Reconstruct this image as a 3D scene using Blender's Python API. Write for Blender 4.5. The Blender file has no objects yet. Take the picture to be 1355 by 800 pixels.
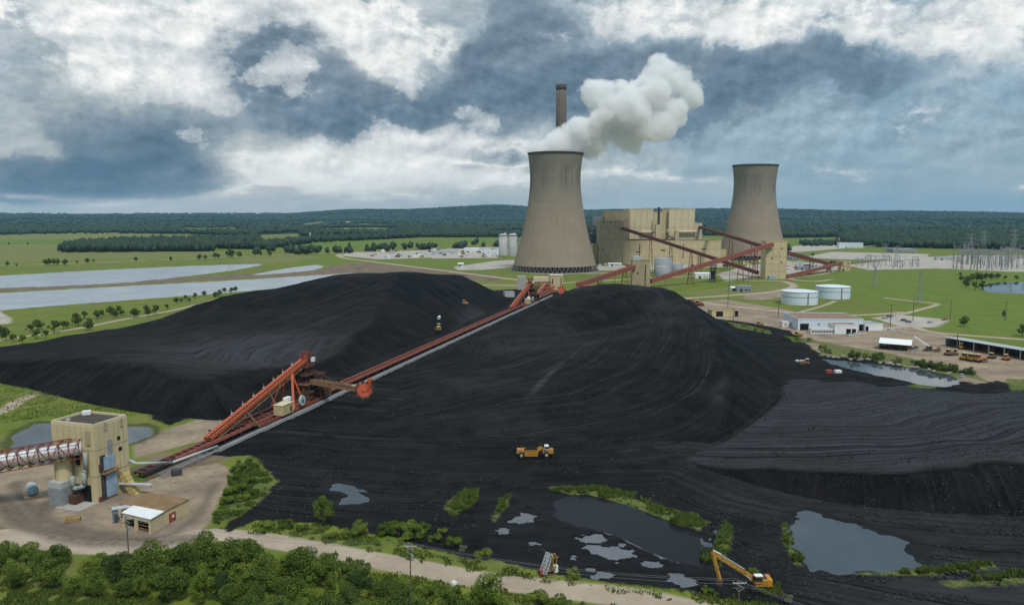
import bpy, math, random
import numpy as np
from mathutils import Vector, Matrix
random.seed(7)
rng = np.random.default_rng(11)
SC = bpy.context.scene
COL = SC.collection
R = math.radians
# ------------------------------------------------------------------ camera geometry (metres; eye 80 m above the yard)
FPX, HC = 1000.0, 80.0
PITCH = math.atan(118.0 / FPX)
CP, SP = math.cos(PITCH), math.sin(PITCH)

def ray(px, py):
    u = (px - 677.5) / FPX; v = (400.0 - py) / FPX
    return Vector((u, CP + v * SP, -SP + v * CP))
def P(px, py, z=0.0):                    # world point at height z on the line of sight measured in the survey photo
    d = ray(px, py); t = (z - HC) / d.z
    return Vector((d.x * t, d.y * t, z))
def PD(px, py, y):                       # the same at forward distance y
    d = ray(px, py); t = y / d.y
    return Vector((d.x * t, y, HC + d.z * t))
def G(pts, z=0.0): return [tuple(P(a, b, z)[:2]) for a, b in pts]

# ------------------------------------------------------------------ tagging
def tag(o, label=None, cat=None, group=None, kind=None):
    if label: o['label'] = label
    if cat: o['category'] = cat
    if group: o['group'] = group
    if kind: o['kind'] = kind
    return o
def thing(name, label, cat, loc=(0, 0, 0), group=None, rz=0.0):
    o = bpy.data.objects.new(name, None); COL.objects.link(o)
    o.location = loc; o.rotation_euler = (0, 0, rz); o.empty_display_size = 0.5
    return tag(o, label, cat, group)
def origin(o):
    while o.parent: o = o.parent
    return Vector(o.location)
def dup(root, loc, rz=0.0, label=None, group=None, scale=None):
    def cp(o, par):
        c = o.copy(); COL.objects.link(c)
        if par: c.parent = par
        for ch in o.children: cp(ch, c)
        return c
    r = cp(root, None)
    r.location = loc; r.rotation_euler = (0, 0, rz)
    if scale: r.scale = scale if hasattr(scale, '__len__') else (scale,) * 3
    if label: r['label'] = label
    if group: r['group'] = group
    return r

class MB:
    def __init__(s): s.v = []; s.f = []
    def add(s, vs, fs):
        b = len(s.v); s.v += [tuple(x) for x in vs]; s.f += [tuple(i + b for i in f) for f in fs]; return s
    def box(s, c, d, rz=0.0, ry=0.0, rx=0.0):
        m = Matrix.Rotation(rz, 3, 'Z') @ Matrix.Rotation(ry, 3, 'Y') @ Matrix.Rotation(rx, 3, 'X')
        c = Vector(c); vs = [c + m @ Vector((x * d[0] / 2, y * d[1] / 2, z * d[2] / 2)) for x in (-1, 1) for y in (-1, 1) for z in (-1, 1)]
        return s.add(vs, [(0, 1, 3, 2), (4, 6, 7, 5), (0, 4, 5, 1), (2, 3, 7, 6), (0, 2, 6, 4), (1, 5, 7, 3)])
    def prism(s, poly, z0, z1):
        n = len(poly); a = sum(poly[i][0] * poly[(i + 1) % n][1] - poly[(i + 1) % n][0] * poly[i][1] for i in range(n))
        if a < 0: poly = poly[::-1]
        vs = [(x, y, z0) for x, y in poly] + [(x, y, z1) for x, y in poly]
        fs = [tuple(range(n - 1, -1, -1)), tuple(range(n, 2 * n))] + [(i, (i + 1) % n, n + (i + 1) % n, n + i) for i in range(n)]
        return s.add(vs, fs)
    def bar(s, p, q, w, h=None, up=(0, 0, 1)):
        h = h or w; p = Vector(p); q = Vector(q); d = (q - p)
        if d.length < 1e-6: return s
        d.normalize(); up = Vector(up)
        if abs(d.dot(up)) > .98: up = Vector((0, 1, 0))
        sx = d.cross(up).normalized() * w / 2; sy = sx.cross(d).normalized() * h / 2
        vs = [p - sx - sy, p + sx - sy, p + sx + sy, p - sx + sy, q - sx - sy, q + sx - sy, q + sx + sy, q - sx + sy]
        return s.add(vs, [(3, 2, 1, 0), (4, 5, 6, 7), (0, 1, 5, 4), (1, 2, 6, 5), (2, 3, 7, 6), (3, 0, 4, 7)])
    def tube(s, p, q, r, n=10, r2=None):
        r2 = r if r2 is None else r2
        p = Vector(p); q = Vector(q); d = (q - p).normalized()
        up = Vector((0, 0, 1)) if abs(d.z) < .95 else Vector((1, 0, 0))
        a = d.cross(up).normalized(); b = a.cross(d)
        vs = [p + (a * math.cos(t) + b * math.sin(t)) * r for t in (2 * math.pi * i / n for i in range(n))]
        vs += [q + (a * math.cos(t) + b * math.sin(t)) * r2 for t in (2 * math.pi * i / n for i in range(n))]
        fs = [tuple(range(n - 1, -1, -1)), tuple(range(n, 2 * n))] + [(i, (i + 1) % n, n + (i + 1) % n, n + i) for i in range(n)]
        fs = [f[::-1] for f in fs]
        return s.add(vs, fs)
    def lathe(s, prof, c=(0, 0, 0), n=48, close=False):
        m = len(prof); c = Vector(c)
        vs = [c + Vector((r * math.cos(2 * math.pi * j / n), r * math.sin(2 * math.pi * j / n), z)) for r, z in prof for j in range(n)]
        fs = [(i * n + j, i * n + (j + 1) % n, (i + 1) * n + (j + 1) % n, (i + 1) * n + j) for i in range(m - 1) for j in range(n)]
        if close: fs += [tuple(range(n - 1, -1, -1)), tuple((m - 1) * n + j for j in range(n))]
        return s.add(vs, fs)
    def truss(s, p, q, w, h, n, r=.12, top=True):
        """box truss of thin bars from p to q (centre of its bottom), width w, height h, n bays"""
        p = Vector(p); q = Vector(q); d = (q - p); L = d.length; d.normalize()
        sx = d.cross(Vector((0, 0, 1))).normalized() * w / 2; uz = sx.cross(d).normalized()
        if uz.z < 0: uz = -uz
        c = [[p + d * L * i / n + sx * a + uz * b for a, b in ((-1, 0), (1, 0), (1, h), (-1, h))] for i in range(n + 1)]
        for k in range(4): s.bar(c[0][k], c[n][k], r * 1.5)
        for i in range(n + 1):
            for k in range(4): s.bar(c[i][k], c[i][(k + 1) % 4], r)
            if i < n:
                k = i % 2
                s.bar(c[i][0 if k else 3], c[i + 1][3 if k else 0], r); s.bar(c[i][1 if k else 2], c[i + 1][2 if k else 1], r)
                if top: s.bar(c[i][2], c[i + 1][3], r)
        return s
    def build(s, name, mat, parent=None, smooth=False, bevel=0.0):
        vs = s.v
        if parent is not None:
            o0 = origin(parent); vs = [(x - o0.x, y - o0.y, z - o0.z) for x, y, z in vs]
        me = bpy.data.meshes.new(name); me.from_pydata(vs, [], s.f); me.update()
        if smooth: me.polygons.foreach_set('use_smooth', [True] * len(me.polygons))
        o = bpy.data.objects.new(name, me); COL.objects.link(o)
        if mat: me.materials.append(mat)
        if parent is not None: o.parent = parent
        if bevel:
            b = o.modifiers.new('edge', 'BEVEL'); b.width = bevel; b.segments = 2; b.limit_method = 'ANGLE'
        return o
def npmesh(name, V, F, mat=None, parent=None, smooth=False, attrs=None):
    V = np.asarray(V, np.float32); F = np.asarray(F, np.int32)
    me = bpy.data.meshes.new(name)
    k = F.shape[1]
    me.vertices.add(len(V)); me.vertices.foreach_set('co', V.ravel())
    me.loops.add(F.size); me.loops.foreach_set('vertex_index', F.ravel())
    me.polygons.add(len(F)); me.polygons.foreach_set('loop_start', np.arange(0, F.size, k, dtype=np.int32))
    if smooth: me.polygons.foreach_set('use_smooth', np.ones(len(F), bool))
    for nme, a in (attrs or {}).items():
        at = me.attributes.new(nme, 'FLOAT', 'POINT'); at.data.foreach_set('value', np.asarray(a, np.float32))
    me.update(calc_edges=True); me.validate()
    o = bpy.data.objects.new(name, me); COL.objects.link(o)
    if mat: me.materials.append(mat)
    if parent is not None: o.parent = parent
    return o

# ------------------------------------------------------------------ numpy fields
def hash2(ix, iy, seed):
    h = (ix.astype(np.int64) * 374761393 + iy.astype(np.int64) * 668265263 + seed * 974634777) & 0xffffffff
    h = ((h ^ (h >> 13)) * 1274126177) & 0xffffffff
    return ((h ^ (h >> 16)) & 0xffff) / 65535.0
def vnoise(x, y, seed=0):
    ix = np.floor(x); iy = np.floor(y); fx = x - ix; fy = y - iy
    fx = fx * fx * (3 - 2 * fx); fy = fy * fy * (3 - 2 * fy)
    a = hash2(ix, iy, seed); b = hash2(ix + 1, iy, seed); c = hash2(ix, iy + 1, seed); d = hash2(ix + 1, iy + 1, seed)
    return (a * (1 - fx) + b * fx) * (1 - fy) + (c * (1 - fx) + d * fx) * fy
def fbm(x, y, seed=0, o=4):
    s = 0; a = .5; t = 0
    for k in range(o):
        s = s + a * vnoise(x * 2 ** k, y * 2 ** k, seed + k * 17); t += a; a *= .5
    return s / t
def sdf(poly, X, Y, margin=60.0, along=False):
    """signed distance (positive inside) to polygon; along: arc length of nearest border point"""
    p = np.array(poly, float); q = np.roll(p, -1, 0)
    out = np.full(X.shape, -margin * 4.0); al = np.zeros(X.shape)
    lo = p.min(0) - margin; hi = p.max(0) + margin
    k = (X > lo[0]) & (X < hi[0]) & (Y > lo[1]) & (Y < hi[1])
    x = X[k]; y = Y[k]
    d2 = np.full(x.shape, 1e18); ins = np.zeros(x.shape, bool); aa = np.zeros(x.shape); cum = 0.0
    for (ax, ay), (bx, by) in zip(p, q):
        ex, ey = bx - ax, by - ay; L2 = ex * ex + ey * ey + 1e-12
        t = np.clip(((x - ax) * ex + (y - ay) * ey) / L2, 0, 1)
        dd = (x - ax - t * ex) ** 2 + (y - ay - t * ey) ** 2
        if along:
            m = dd < d2; aa = np.where(m, cum + t * math.sqrt(L2), aa)
        d2 = np.minimum(d2, dd); cum += math.sqrt(L2)
        c = ((ay > y) != (by > y))
        ins ^= c & (x < ex * (y - ay) / (ey if abs(ey) > 1e-9 else 1e-9) + ax)
    d = np.sqrt(d2); out[k] = np.where(ins, d, -d); al[k] = aa
    return (out, al) if along else out
def linedist(pts, X, Y, margin=60.0):
    p = np.array(pts, float); out = np.full(X.shape, 1e6)
    lo = p.min(0) - margin; hi = p.max(0) + margin
    k = (X > lo[0]) & (X < hi[0]) & (Y > lo[1]) & (Y < hi[1]); x = X[k]; y = Y[k]; d2 = np.full(x.shape, 1e12)
    for (ax, ay), (bx, by) in zip(p[:-1], p[1:]):
        ex, ey = bx - ax, by - ay; L2 = ex * ex + ey * ey + 1e-12
        t = np.clip(((x - ax) * ex + (y - ay) * ey) / L2, 0, 1)
        d2 = np.minimum(d2, (x - ax - t * ex) ** 2 + (y - ay - t * ey) ** 2)
    out[k] = np.sqrt(d2); return out
def smooth_poly(pts, n=4):
    """closed Catmull-Rom through pts"""
    p = np.array(pts, float); m = len(p); o = []
    for i in range(m):
        a, b, c, d = p[i - 1], p[i], p[(i + 1) % m], p[(i + 2) % m]
        for k in range(n):
            t = k / n; o.append(tuple(.5 * (2 * b + (c - a) * t + (2 * a - 5 * b + 4 * c - d) * t * t + (3 * b - a - 3 * c + d) * t ** 3)))
    return o
def smooth_line(pts, n=5):
    p = [np.array(q, float) for q in pts]; p = [2 * p[0] - p[1]] + p + [2 * p[-1] - p[-2]]; o = []
    for i in range(1, len(p) - 2):
        a, b, c, d = p[i - 1:i + 3]
        for k in range(n):
            t = k / n; o.append(tuple(.5 * (2 * b + (c - a) * t + (2 * a - 5 * b + 4 * c - d) * t * t + (3 * b - a - 3 * c + d) * t ** 3)))
    o.append(tuple(p[-2])); return o
def tps(pts):
    p = np.array(pts, float); n = len(p); X = p[:, :2] / 100.0
    def U(r2): return np.where(r2 > 1e-12, .5 * r2 * np.log(r2 + 1e-12), 0)
    K = U(((X[:, None] - X[None]) ** 2).sum(-1)) + np.eye(n) * .002
    Q = np.hstack([np.ones((n, 1)), X]); A = np.block([[K, Q], [Q.T, np.zeros((3, 3))]])
    w = np.linalg.solve(A, np.concatenate([p[:, 2], np.zeros(3)]))
    def f(x, y):
        x = x / 100.0; y = y / 100.0; s = w[n] + w[n + 1] * x + w[n + 2] * y
        for i in range(n): s = s + w[i] * U((x - X[i, 0]) ** 2 + (y - X[i, 1]) ** 2)
        return s
    return f

# ------------------------------------------------------------------ materials
class NT:
    """tiny node-expression helper"""
    def __init__(s, tree): s.t = tree; s.n = tree.nodes; s.l = tree.links
    def put(s, sock, v):
        if isinstance(v, bpy.types.NodeSocket): s.l.new(v, sock)
        elif v is not None: sock.default_value = v
    def m(s, op, a, b=None, c=None, clamp=False):
        n = s.n.new('ShaderNodeMath'); n.operation = op; n.use_clamp = clamp
        s.put(n.inputs[0], a); s.put(n.inputs[1], b); s.put(n.inputs[2], c); return n.outputs[0]
    def noise(s, vec, scale, detail=3.0, rough=.55, dist=0.0, dims='3D', out=0):
        n = s.n.new('ShaderNodeTexNoise'); n.noise_dimensions = dims
        s.put(n.inputs['Vector'], vec); n.inputs['Scale'].default_value = scale; n.inputs['Detail'].default_value = detail
        n.inputs['Roughness'].default_value = rough; n.inputs['Distortion'].default_value = dist
        return n.outputs[out]
    def ramp(s, v, lo, hi, a=0.0, b=1.0, smooth=True):
        n = s.n.new('ShaderNodeMapRange'); n.interpolation_type = 'SMOOTHSTEP' if smooth else 'LINEAR'
        s.put(n.inputs[0], v); n.inputs[1].default_value = lo; n.inputs[2].default_value = hi
        n.inputs[3].default_value = a; n.inputs[4].default_value = b; return n.outputs[0]
    def mix(s, f, a, b, blend='MIX'):
        n = s.n.new('ShaderNodeMix'); n.data_type = 'RGBA'; n.blend_type = blend
        s.put(n.inputs[0], f)
        for k, v in ((6, a), (7, b)):
            if isinstance(v, (tuple, list)): v = tuple(v) + (1.0,) if len(v) == 3 else v
            s.put(n.inputs[k], v)
        return n.outputs[2]
    def attr(s, name, out=2):
        n = s.n.new('ShaderNodeAttribute'); n.attribute_name = name; return n.outputs[out]
    def xyz(s, x, y, z=0.0):
        n = s.n.new('ShaderNodeCombineXYZ'); s.put(n.inputs[0], x); s.put(n.inputs[1], y); s.put(n.inputs[2], z); return n.outputs[0]
    def sep(s, v):
        n = s.n.new('ShaderNodeSeparateXYZ'); s.put(n.inputs[0], v); return n.outputs
    def coord(s, k='Object'):
        return s.n.new('ShaderNodeTexCoord').outputs[k]
    def pos(s): return s.n.new('ShaderNodeNewGeometry').outputs['Position']
    def bump(s, h, strength=.4, dist=.1, normal=None):
        n = s.n.new('ShaderNodeBump'); s.put(n.inputs['Height'], h); n.inputs['Strength'].default_value = strength
        n.inputs['Distance'].default_value = dist; s.put(n.inputs['Normal'], normal); return n.outputs[0]
def newmat(name):
    m = bpy.data.materials.new(name); m.use_nodes = True
    t = NT(m.node_tree); b = m.node_tree.nodes['Principled BSDF']
    return m, t, b
_mats = {}
def mat(name, col, rough=.7, var=.18, scale=.6, col2=None, streak=0.0, bump=0.0, metal=0.0, spec=.3, fine=0.0):
    """painted / weathered surface: base colour broken up by noise, optional vertical rain streaks"""
    if name in _mats: return _mats[name]
    m, t, b = newmat(name); p = t.pos()
    f = t.noise(p, scale, 5, .6)
    c2 = col2 or tuple(c * (1 - 2 * var) for c in col)
    c = t.mix(t.ramp(f, .3, .72), col, c2)
    if streak:
        s = t.sep(p); v = t.noise(t.xyz(t.m('MULTIPLY', s[0], 1.1), t.m('MULTIPLY', s[1], 1.1), t.m('MULTIPLY', s[2], .05)), 1.3, 4, .65)
        c = t.mix(t.m('MULTIPLY', t.ramp(v, .5, .8), streak), c, tuple(x * y for x, y in zip(col, (.42, .34, .27))))
    if fine:
        g = t.noise(p, 6.0, 3, .7); c = t.mix(t.m('MULTIPLY', t.ramp(g, .4, .75), fine), c, tuple(x * .45 for x in col))
    t.put(b.inputs['Base Color'], c); b.inputs['Roughness'].default_value = rough; b.inputs['Metallic'].default_value = metal
    b.inputs['Specular IOR Level'].default_value = spec
    if bump: t.put(b.inputs['Normal'], t.bump(f, bump, .1))
    _mats[name] = m; return m
# ------------------------------------------------------------------ render settings, camera, world, sun
SC.render.engine = 'CYCLES'
SC.cycles.use_denoising = True
SC.cycles.max_bounces = 14; SC.cycles.diffuse_bounces = 2; SC.cycles.glossy_bounces = 2; SC.cycles.transparent_max_bounces = 8
SC.cycles.volume_bounces = 8; SC.cycles.volume_step_rate = .15
SC.view_settings.view_transform = 'Standard'; SC.view_settings.look = 'None'
SC.view_settings.exposure = 0.0; SC.view_settings.gamma = 1.0; SC.view_settings.use_curve_mapping = False
cam = bpy.data.cameras.new('camera'); co = bpy.data.objects.new('camera', cam); COL.objects.link(co)
co.location = (0, 0, HC); co.rotation_euler = (math.pi / 2 - PITCH, 0, 0)
cam.sensor_width = 36; cam.lens = 36 * FPX / 1355.0; cam.clip_start = .5; cam.clip_end = 60000
SC.camera = co
SUN_EL, SUN_AZ = R(56), R(158)            # azimuth clockwise from +y: high, behind the camera and to its right
sl = bpy.data.lights.new('sun', 'SUN'); sl.energy = 2.6; sl.angle = R(10); sl.color = (1, .96, .9)
so = bpy.data.objects.new('sun', sl); COL.objects.link(so)
sd_ = Vector((math.sin(SUN_AZ) * math.cos(SUN_EL), math.cos(SUN_AZ) * math.cos(SUN_EL), math.sin(SUN_EL)))
so.rotation_euler = sd_.to_track_quat('Z', 'Y').to_euler(); so.location = (0, -50, 300)

w = bpy.data.worlds.new('World'); SC.world = w; w.use_nodes = True
wt = NT(w.node_tree); bg = w.node_tree.nodes['Background']
WS = .1
bg.inputs['Strength'].default_value = WS
sky = w.node_tree.nodes.new('ShaderNodeTexSky'); sky.sky_type = 'NISHITA'; sky.sun_disc = False
sky.sun_elevation = SUN_EL; sky.sun_rotation = SUN_AZ
def lin(r, g, b): return tuple(((c / 255 + .055) / 1.055) ** 2.4 if c > 10 else c / 3294.6 for c in (r, g, b))
def build_sky():
    t = wt
    d = t.coord('Generated'); s = t.sep(d)
    az = t.m('MULTIPLY', t.m('ARCTAN2', s[0], s[1]), 1000.0)            # milliradians, 0 straight ahead
    el = t.m('MULTIPLY', t.m('ARCSINE', s[2]), 1000.0)
    ela = t.m('ABSOLUTE', el)
    c0 = t.xyz(az, t.m('MULTIPLY', el, 1.5), 0.0)
    # domain warp so that the cloud masses have ragged, billowing borders; flatter bands low down
    wa = t.noise(c0, 1 / 150, 6, .60); wb = t.noise(t.xyz(az, el, 91.0), 1 / 130, 6, .60)
    f1 = t.noise(c0, 1 / 60, 10, .67)
    flat = t.ramp(ela, 20.0, 130.0, .22, 1.0)
    def bil(x, y, z, sc, det=4.0):
        w_ = t.n.new('ShaderNodeVectorMath'); w_.operation = 'MULTIPLY_ADD'; t.put(w_.inputs[0], t.noise(t.xyz(x, y, z), 1 / 45, 5, .6, out=1)); w_.inputs[1].default_value = (34, 34, 0); t.put(w_.inputs[2], t.xyz(x, y, z))
        n = t.n.new('ShaderNodeTexVoronoi'); n.voronoi_dimensions = '2D'; n.feature = 'SMOOTH_F1'; n.normalize = True; t.put(n.inputs['Vector'], w_.outputs[0]); n.inputs['Scale'].default_value = 1 / sc
        n.inputs['Detail'].default_value = det; n.inputs['Roughness'].default_value = .55; n.inputs['Lacunarity'].default_value = 2.2; n.inputs['Smoothness'].default_value = .5
        return t.m('SUBTRACT', 1.0, n.outputs['Distance'])
    ey = t.m('MULTIPLY', el, 1.35)
    b1 = bil(az, ey, 3.0, 75)
    b2 = bil(t.m('ADD', az, 6.0), t.m('SUBTRACT', ey, 11.0), 3.0, 75)
    f2 = t.noise(t.xyz(az, t.m('MULTIPLY', el, 4.5), 17.0), 1 / 120, 7, .6)
    u = t.m('ADD', az, t.m('MULTIPLY', t.m('SUBTRACT', wa, .5), 190.0))
    v = t.m('ADD', el, t.m('MULTIPLY', t.m('SUBTRACT', wb, .5), t.m('MULTIPLY', flat, 125.0)))
    def aze(px, py):
        r = ray(px, py).normalized(); return math.atan2(r.x, r.y) * 1000, math.asin(r.z) * 1000
    def blobs(lst):
        tot = None
        for px, py, sx, sy, amp in lst:
            a, e = aze(px, py)
            du = t.m('MULTIPLY', t.m('SUBTRACT', u, a), 1 / sx); dv = t.m('MULTIPLY', t.m('SUBTRACT', v, e), 1 / sy)
            q = t.m('MULTIPLY_ADD', du, du, t.m('MULTIPLY', dv, dv))
            g = t.m('MULTIPLY', t.m('EXPONENT', t.m('MULTIPLY', q, -1.0)), amp)
            tot = g if tot is None else t.m('ADD', tot, g)
        return tot
    dark = blobs([(395, 120, 75, 60, .9), (345, 55, 45, 45, .7), (470, 150, 70, 35, .75), (565, 150, 65, 32, .95), (655, 90, 70, 65, .95),
                  (760, 90, 90, 50, .8), (890, 115, 100, 40, .85), (1010, 100, 120, 32, .8), (1150, 95, 110, 24, .3), (640, 208, 75, 9, .8),
                  (80, 232, 130, 22, 1.15), (230, 240, 75, 18, .9), (200, 190, 80, 30, .5), (60, 150, 110, 40, .35), (690, 25, 60, 40, .5),
                  (830, 175, 60, 24, .7), (250, 150, 80, 35, .4), (20, 265, 60, 14, .5), (1250, 110, 90, 25, .12), (820, 140, 70, 30, .5), (900, 150, 80, 30, .5)])
    brite = blobs([(200, 40, 110, 60, 1.0), (100, 20, 70, 40, .7), (270, 105, 45, 40, .7), (470, 40, 70, 40, .8), (520, 55, 60, 30, .7), (390, 110, 26, 22, .9), (630, 150, 30, 16, .6),
                   (360, 5, 60, 24, .6), (600, 200, 120, 30, .5), (440, 215, 140, 36, .6), (520, 243, 170, 22, .5), (880, 20, 130, 28, .6), (1080, 30, 140, 36, .55), (1300, 30, 100, 60, .6), (990, 40, 60, 22, .5),
                   (530, 120, 30, 18, .6), (245, 183, 16, 12, .6), (50, 262, 90, 8, .55), (850, 235, 110, 8, .5), (640, 235, 80, 9, .4), (1120, 225, 60, 10, .5), (1215, 160, 26, 10, .4), (1350, 245, 20, 7, .6), (520, 195, 40, 22, .45)])
    def rel(sc, off, det):
        return t.m('SUBTRACT', t.noise(c0, 1 / sc, det, .64), t.noise(t.xyz(t.m('ADD', az, off), t.m('MULTIPLY', t.m('SUBTRACT', el, off), 1.5), 0.0), 1 / sc, det, .64))
    relief = t.m('ADD', t.m('MULTIPLY', rel(60, 9.0, 9), .8), t.m('MULTIPLY', t.m('SUBTRACT', b1, b2), 1.1))
    fb_ = t.m('ADD', t.m('MULTIPLY', t.m('SUBTRACT', f1, .5), .8), t.m('MULTIPLY', t.m('SUBTRACT', b1, .62), 1.0))
    fm = t.m('ADD', t.m('MULTIPLY', fb_, flat), t.m('MULTIPLY', t.m('SUBTRACT', f2, .5), t.m('MULTIPLY', t.m('SUBTRACT', 1.1, flat), 1.0)))
    big = t.noise(t.xyz(az, t.m('MULTIPLY', el, 2.2), 40.0), 1 / 170, 8, .64)
    d0 = t.m('ADD', dark, fm); D = t.m('ADD', t.ramp(d0, .10, 1.0, 0.0, .55), t.ramp(d0, .40, .58, 0.0, .38))
    b0 = t.m('ADD', brite, t.m('MULTIPLY', fm, 1.2)); B = t.m('ADD', t.ramp(b0, .15, 1.1, 0.0, .6), t.ramp(b0, .42, .60, 0.0, .4))
    rim = t.m('MULTIPLY', t.m('MULTIPLY', t.ramp(d0, .02, .22), t.ramp(d0, .22, .42, 1.0, 0.0)), t.ramp(brite, .05, .35))
    hz = t.ramp(ela, 0.0, 200.0, 1.0, 0.0)
    rt = t.ramp(az, -150.0, 480.0)                                       # the right of the view is thinner, bluer cloud
    base = t.mix(rt, lin(162, 178, 188), lin(146, 173, 190))
    base = t.mix(t.m('MULTIPLY', hz, .8), base, t.mix(rt, lin(188, 195, 195), lin(146, 175, 192)))
    base = t.mix(t.ramp(big, .42, .66, 0.0, .6), base, t.mix(rt, lin(200, 205, 204), lin(168, 187, 198)))
    base = t.mix(t.ramp(big, .48, .30, 0.0, .5), base, t.mix(rt, lin(126, 147, 163), lin(128, 158, 179)))
    # high thin blue from the clear-sky model shows through in places
    base = t.mix(t.m('MULTIPLY', t.ramp(az, 150.0, 420.0), .10), base, t.mix(1.0, sky.outputs[0], (.05, .055, .06), 'MULTIPLY'))
    c = t.mix(t.m('MULTIPLY', B, .95), base, lin(228, 232, 233))
    dk = t.mix(t.ramp(ela, 30.0, 200.0), lin(72, 106, 131), lin(100, 122, 142))
    dk = t.mix(t.ramp(big, .40, .62, 0.0, .45), dk, lin(136, 155, 170))
    c = t.mix(t.m('MULTIPLY', D, t.m('SUBTRACT', 1.0, t.m('MULTIPLY', B, .7))), c, dk)
    c = t.mix(t.m('MULTIPLY', rim, .7), c, lin(238, 240, 238))
    lit = t.m('MULTIPLY', relief, t.ramp(ela, 15.0, 110.0, .2, 1.15))
    c = t.mix(1.0, c, t.xyz(*[t.m('ADD', 1.0, t.m('MULTIPLY', lit, k)) for k in (1.15, 1.0, .9)]), 'MULTIPLY')
    # the overcast overhead is brighter than the cloud near the horizon
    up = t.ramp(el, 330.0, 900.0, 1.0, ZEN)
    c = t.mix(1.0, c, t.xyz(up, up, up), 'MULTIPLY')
    c = t.mix(1.0, c, (1 / WS, 1 / WS, 1 / WS), 'MULTIPLY')
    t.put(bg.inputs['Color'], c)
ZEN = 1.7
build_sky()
w.cycles.sampling_method = 'MANUAL'; w.cycles.sample_map_resolution = 512
# ------------------------------------------------------------------ ponds (pixel outlines of the survey photo, on the ground plane)
def far_rise(x, y):
    r = np.hypot(x, y); t = np.clip((r - 4500) / 9500, 0, 1)
    z = 72 * t * t * (3 - 2 * t)
    az = np.arctan2(x, y) * 1000
    def hill(a, sa, d, sd, h): return h * np.exp(-((az - a) / sa) ** 2 - ((r - d) / sd) ** 2)
    z = z + hill(-60, 120, 9300, 1100, 92) + hill(-5, 60, 9500, 900, 44) + hill(-215, 70, 9600, 900, 54) + hill(330, 150, 8800, 1200, 66) + hill(520, 90, 9200, 1300, 40) + hill(170, 120, 8800, 1200, 60)
    wob = (fbm(x / 900, y / 900, 5, 4) - .5) * 60 * np.clip((r - 3500) / 3000, 0, 1)
    return z + wob * np.exp(-((r - 6500) / 3000) ** 2)
POND = {
 'left':  ([(10, 592), (18, 574), (44, 560), (78, 558), (112, 566), (160, 562), (196, 563), (207, 572), (172, 586), (110, 598), (60, 612), (14, 604)], -.35),
 'big':   ([(1040, 692), (1063, 672), (1100, 683), (1170, 703), (1205, 712), (1214, 730), (1228, 752), (1150, 757), (1080, 756), (1060, 746), (1046, 722)], -.35),
 'cut':   ([(1085, 473), (1120, 476), (1180, 482), (1240, 490), (1276, 501), (1265, 510), (1230, 510), (1170, 498), (1110, 484)], -.5),
 'far':   ([(1298, 378), (1320, 373), (1370, 373), (1440, 380), (1380, 388), (1310, 386)], -.4),
 'upper': ([(-260, 375), (0, 364), (120, 357.5), (250, 351.5), (338, 349), (345, 350.5), (310, 357), (230, 367), (150, 374.5), (0, 381), (-260, 392)], -.4),
 'slip':  ([(338, 362), (370, 356), (412, 350.5), (428, 351.5), (412, 357.5), (340, 363.5)], -.4),
 'lower': ([(-260, 404), (0, 387), (200, 376), (330, 369), (420, 363.5), (478, 361), (410, 376), (300, 387), (150, 398), (0, 410), (-260, 432)], -.4),
 'puddle': ([(434, 640), (455, 637), (480, 650), (492, 661), (470, 667), (443, 667), (455, 655), (440, 648)], -.22),
 'ditch': ([(934, 718), (936, 703), (948, 698), (953, 703), (945, 717)], -.25),
}
POND = {k: (smooth_poly(G(p)), z) for k, (p, z) in POND.items()}
SLURRY = smooth_poly(G([(648, 690), (665, 668), (735, 648), (800, 655), (870, 678), (925, 700), (950, 715), (955, 740), (955, 768), (900, 779), (840, 775), (760, 764), (690, 748), (640, 730)]))
COAL = G([(-260, 515), (-60, 503), (0, 507), (100, 528), (198, 546), (212, 559), (224, 562), (258, 553), (306, 552.5), (284, 578), (258, 596), (300, 603), (330, 602), (366, 636), (332, 662), (294, 696), (300, 706), (340, 688), (420, 690), (520, 712), (600, 735),
          (680, 750), (760, 766), (850, 776), (935, 788), (985, 797), (1040, 806), (1120, 822), (1300, 830), (1620, 815), (1620, 528), (1355, 513), (1320, 503), (1290, 508), (1240, 494), (1180, 480), (1082, 466), (1062, 449), (1045, 437), (1000, 428),
          (945, 421), (915, 408), (880, 397), (735, 383), (700, 382), (670, 383), (640, 385), (560, 386), (400, 395), (250, 425), (100, 466), (-80, 482), (-260, 495)])

# ------------------------------------------------------------------ the ground: one sheet, finer near the yard
def radii():
    r = [20.0]
    while r[-1] < 15000: r.append(r[-1] + min(max(r[-1] ** 2 / (62000 if r[-1] < 420 else 150000), .75), r[-1] * .03))
    return np.array(r)
def angles():
    a = list(np.arange(-44, 44.001, .14)); b = list(np.arange(44, 180, 3.0))[1:]
    return np.radians(np.array([-x for x in reversed(b)] + a + b + [180.0]))
rr, aa = radii(), angles()
RR, AA = np.meshgrid(rr, aa, indexing='ij')
GX = RR * np.sin(AA); GY = RR * np.cos(AA)
gx, gy = GX.ravel(), GY.ravel()
gz = far_rise(gx, gy) + (fbm(gx / 30, gy / 30, 3) - .5) * .35 * (np.hypot(gx, gy) < 900)
near = np.hypot(gx, gy) < 2600
def clampf(v, lo=0., hi=1.): return np.clip(v, lo, hi)
A = {'wet': np.zeros(gx.shape)}
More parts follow.
